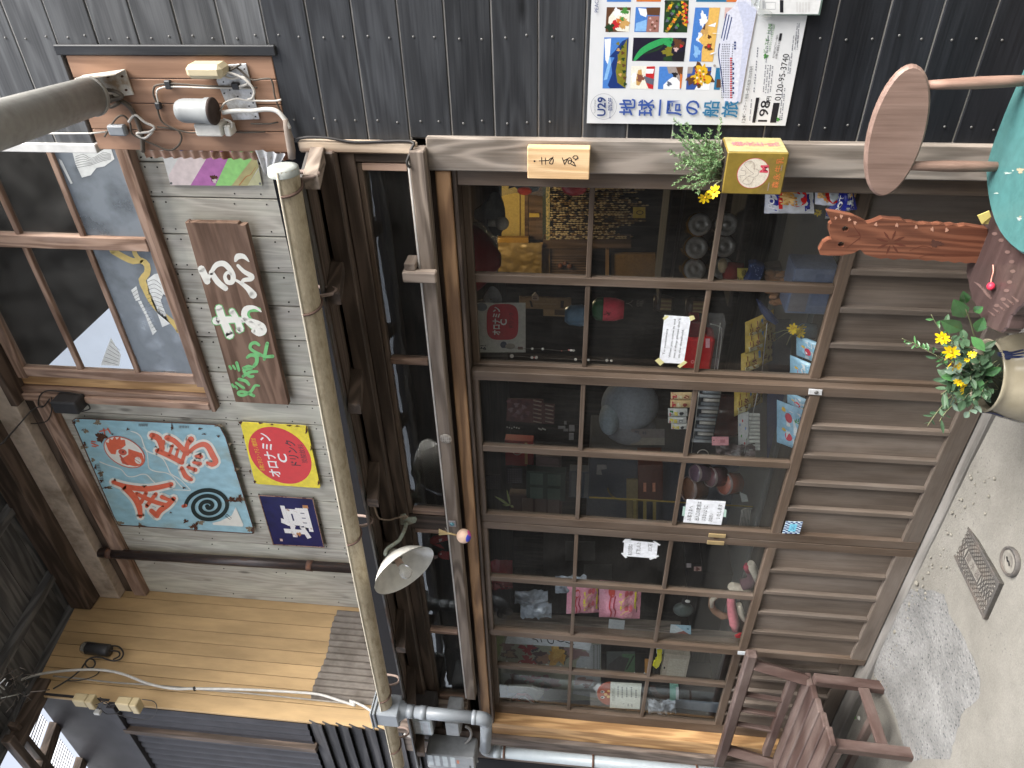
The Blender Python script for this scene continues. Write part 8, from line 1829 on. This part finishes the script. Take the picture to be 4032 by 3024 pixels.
pr.done('writing', bnr)
gl_ = thing('paper_garland', 'row of white paper points standing along the muntin of the fourth door', 'garland', at(*t(900, 540), .16))
for i, (x, y) in enumerate(((330, 455), (475, 468), (620, 482), (765, 488), (915, 508), (1105, 535), (1190, 528), (1360, 552), (1530, 570), (1720, 580), (1830, 585))): part('point', MB().prism([at(*t(*p), .15) for p in ((x-70, y+28), (x-12, y-32), (x+68, y+26), (x+60, y+36), (x-60, y+38))], (0, .004, 0)), pc(222, 224, 228, rough=.8), gl_)
sheet('framed_picture', 'small dark picture with a green half behind the fourth door', 'picture', q9(1405, 1715, 320, 560, .35), pc(84, 90, 88), [(.0, .0, .9, .45, pc(84, 120, 88)), lambda pr: pr.poly([(.0, .4), (.7, .2), (.8, .55), (.4, .95), (0, 1)], pc(66, 64, 66)), lambda pr: pr.stroke([(.2, .3), (.55, .15), (.8, .05)], .05, pc(44, 50, 44))])
wn_ = thing('warning_card', 'white handwritten warning card with a brown round face behind the fourth door', 'card', at(*t(1600, 800), .135)); part('card', MB().prism([at(*t(*p), .13) for p in ((1450, 652), (1788, 670), (1765, 948), (1440, 932))], (0, .002, 0)), pc(214, 216, 206, rough=.8), wn_)
pr = Print(onY(.13)); pr.text('WARNING', *t(1482, 785), 20, pc(110, 110, 104), w=52, eu=(-.03, -1), ev=(-1, .05))
for i, (x, a, b_) in enumerate(((1530, 700, 820), (1575, 705, 830), (1625, 710, 820), (1675, 705, 820), (1725, 735, 830), (1590, 880, 890), (1640, 885, 915), (1680, 890, 920))):
    for k in range(5): pr.rect(*t(x-6, a+(b_-a)*k/5), *t(x+8, a+(b_-a)*(k+.6)/5), pc(96, 98, 104))
pr.done('writing', wn_)
part('face', MB().prism([at(*t(1448-146*math.sin(a) if True else 0, 780+125*math.cos(a)), .14) for a in (math.pi*i/20 for i in range(21))], (0, .006, 0), bev=.001), pc(166, 72, 44), wn_); pr = Print(onY(.14))
for y in (758, 818): pr.disc(*t(1362, y), 8, 5, pc(226, 226, 226)); pr.disc(*t(1358, y), 5, 3, BLACK)
for x, y, r in ((1395, 785, 7), (1428, 750, 6), (1425, 810, 7)): pr.disc(*t(x, y), r, r*.8, pc(230, 186, 120))
pr.done('face_marks', wn_); part('white_corner', MB().prism([at(*t(*p), .145) for p in ((1255, 712), (1320, 670), (1350, 690), (1300, 770))], (0, .002, 0)), pc(206, 208, 210), wn_)
mk = thing('mask_packet', 'red and black toy mask in a clear striped packet on the sill', 'toy', at(*t(540, 840), .16)); part('mask', MB().prism([at(*t(*p), .16) for p in ((380, 850), (430, 800), (530, 790), (600, 850), (620, 900), (520, 915), (400, 905))], (0, .02, 0), bev=.004), pc(176, 36, 42, rough=.3), mk); part('eye', MB().ball(at(*t(490, 830), .155), .026, .01, .024, 14), pc(26, 26, 30, rough=.3), mk); part('film', MB().prism([at(*t(*p), .15) for p in ((300, 875), (420, 800), (560, 720), (720, 760), (660, 900), (560, 920))], (0, .001, 0)), glassmat('clear_bag', dust=.10), mk); part('cap', MB().prism([at(*t(*p), .17) for p in ((330, 700), (600, 710), (720, 780), (640, 880), (560, 780), (330, 770))], (0, .02, 0), bev=.003), pc(150, 150, 140, rough=.4), mk); part('streak', MB().prism([at(*t(*p), .149) for p in ((500, 815), (520, 815), (660, 915), (640, 922))], (0, .001, 0)), pc(220, 220, 224), mk)
t = crop(2450, 2450, .36166)
def q0(x0, x1, y0, y1, Y): return quad(t(x0, 0)[0], t(x1, 0)[0], t(0, y0)[1], t(0, y1)[1], Y)
yb_ = thing('yellow_toy', 'bright yellow plastic toy handle behind the fourth door', 'toy', at(*t(390, 430), .2)); part('handle', MB().prism([at(*t(*p), .2) for p in ((380, 330), (435, 330), (435, 420), (400, 490), (370, 515), (332, 480), (345, 430), (382, 410))], (0, .025, 0), bev=.004), pc(214, 206, 40, rough=.35), yb_); part('grip', MB().prism([at(*t(*p), .21) for p in ((330, 400), (360, 395), (350, 600), (335, 590))], (0, .02, 0)), pc(30, 34, 30), yb_)
boxq('beige_case', 'beige plastic case standing on the ledge of the fourth door', 'case', q0(460, 690, 365, 615, .2), .05, pc(176, 166, 152), [(.1, .1, .85, .8, pc(190, 182, 168)), lambda pr: pr.disc(.45, .92, .05, .03, INKN, 10)], pname='case')
for k, (x0, x1, y0, y1, c_, lab) in enumerate(((380, 480, 297, 345, (196, 206, 214), 'pale block in the row above the beige case'), (480, 550, 305, 362, (206, 100, 80), 'orange red block in the row above the beige case'), (560, 630, 312, 350, (206, 160, 154), 'pink block in the row above the beige case'), (632, 690, 345, 400, (206, 210, 212), 'white block at the end of the row above the beige case'))): boxq('toy_block', lab, 'toy', q0(x0, x1, y0, y1, .24), .03, pc(*c_), group='toy blocks above the beige case', pname='block')
sheet('orange_card', 'orange paper card at the edge of the middle pane of the fourth door', 'card', q0(245, 300, 400, 560, .3), pc(206, 146, 70))
dk_ = thing('brown_disc', 'brown record shaped disc with a mint green box on the fourth door sill', 'disc', at(*t(430, 750), .22)); part('disc', MB().prism([at(*t(450+150*math.cos(a), 700+140*math.sin(a)), .24) for a in (math.pi*i/16 for i in range(17))], (0, .006, 0)), pc(84, 48, 38), dk_); part('centre', MB().prism([at(*t(470+110*math.cos(a), 690+100*math.sin(a)), .236) for a in (math.pi*i/16 for i in range(17))], (0, .003, 0)), pc(34, 34, 36), dk_); part('mint_box', MB().prism(q0(520, 610, 690, 870, .21), (0, .02, 0)), pc(140, 196, 182), dk_); part('white_edge', MB().prism(q0(585, 615, 710, 880, .205), (0, .004, 0)), pc(210, 216, 222), dk_)
cw_ = thing('crumpled_wrap', 'crumpled clear wrap lying on the fourth door sill', 'packet', at(*t(440, 920), .16)); g1 = bilq(q0(280, 575, 850, 985, .16)); mb = MB(); mb.grid(lambda u, v: g1(u, v)+Vector((0, -.03*math.sin(math.pi*u)*math.sin(math.pi*v)+.035*mnoise.noise((u*8, v*6, 4)), .01*mnoise.noise((u*5, v*5, 9)))), 16, 12); part('film', mb, CL, cw_)
gm = thing('grey_board', 'grey board lying along the sill behind the fourth door', 'board', at(*t(820, 910), .2)); part('board', MB().prism([at(*t(*p), .2) for p in ((580, 850), (1090, 895), (1060, 990), (580, 930))], (0, .01, 0)), pc(104, 116, 130, rough=.5), gm)

# ---- red paper fish hung behind the transom glass beside the lamp
t = crop(1380, 1950, .27125); FISH = pc(150, 40, 40, rough=.6); FISHP = pc(196, 160, 156, rough=.6)
for k, (pts, tail, lab) in enumerate(((((1150, 650), (1200, 610), (1300, 590), (1420, 600), (1420, 660), (1300, 690), (1200, 720), (1150, 700)), ((1200, 720), (1300, 720), (1360, 780), (1300, 760)), 'larger red paper fish behind the transom glass'), (((1265, 860), (1320, 825), (1430, 840), (1430, 945), (1330, 930), (1280, 900)), ((1205, 880), (1265, 875), (1265, 910), (1220, 930)), 'smaller red paper fish behind the transom glass'))):
    o = thing('paper_fish', lab, 'ornament', at(*t(*pts[0]), .12), 'red paper fish behind the transom'); part('body', MB().prism([at(*t(*p), .12) for p in pts], (0, .012, 0), bev=.003), FISH, o); part('fin', MB().prism([at(*t(*p), .118) for p in tail], (0, .004, 0)), FISH if k == 0 else FISHP, o); part('spot', MB().prism([at(*t(*p), .1185) for p in (((1280, 640), (1330, 630), (1325, 660), (1290, 680)) if k == 0 else ((1290, 850), (1320, 835), (1325, 860), (1300, 870)))], (0, .001, 0)), FISHP, o)

# ---- small fittings on the doors
t = crop(2500, 1250, .36166)
lkp = part('corner_plate', MB().prism([at(*t(*p), .016) for p in ((1895, 778), (2042, 790), (2035, 850), (1888, 838))], (0, .003, 0), bev=.001), pc(190, 192, 194, rough=.25), door2); part('plate_screw', MB().lathe([(0, -.003), (.006, -.0025), (.008, 0)], at(*t(1975, 818), .016), (0, 1, 0), 12), SCREW, lkp)
t = crop(2450, 2450, .36166); part('corner_plate', MB().prism([at(*t(*p), .016) for p in ((1258, 316), (1355, 325), (1350, 360), (1256, 352))], (0, .003, 0), bev=.001), pc(206, 212, 216, rough=.2), door3)
t = crop(2500, 1700, .36166); BRS = flat('pull_brass', (.50, .38, .20), .3, .5, .5)
part('door_pull', MB().box(*(lambda q: (min(p.x for p in q), max(p.x for p in q), .0135, .0195, min(p.z for p in q), max(p.z for p in q)))(q6(802, 985, 1112, 1136, .02)), .001), BRS, door2); part('door_pull', MB().box(*(lambda q: (min(p.x for p in q), max(p.x for p in q), .0135, .0195, min(p.z for p in q), max(p.z for p in q)))(q6(785, 968, 1190, 1214, .02)), .001), BRS, door3); part('keyhole', MB().lathe([(0, -.002), (.010, -.002), (.012, 0)], at(*t(885, 1150), .0195), (0, 1, 0), 14), pc(70, 46, 30), door2)
q = [at(*t(*p), .016) for p in ((1790, 1112), (1828, 982), (1645, 974), (1604, 1104))]; ck = label_thing('checker_sticker', 'blue and white checkered sticker at the corner of the second door', 'sticker', q); part('sticker', MB().prism(q, (0, .0008, 0)), pc(206, 226, 236), ck); pr = Print(bilq(q))
for i in range(10):
    for j in range(7):
        if (i+j) % 2 and (i in (0, 1, 8, 9) or j in (0, 1, 5, 6)): pr.rect(i/10, j/7, (i+1)/10, (j+1)/7, pc(60, 80, 130))
pr.rect(.2, .28, .8, .72, pc(120, 200, 226)); pr.stroke([(.35, .6), (.45, .5), (.6, .58)], .03, pc(50, 70, 140)); pr.stroke([(.35, .42), (.65, .44)], .03, pc(50, 70, 140)); pr.done('printing', ck)
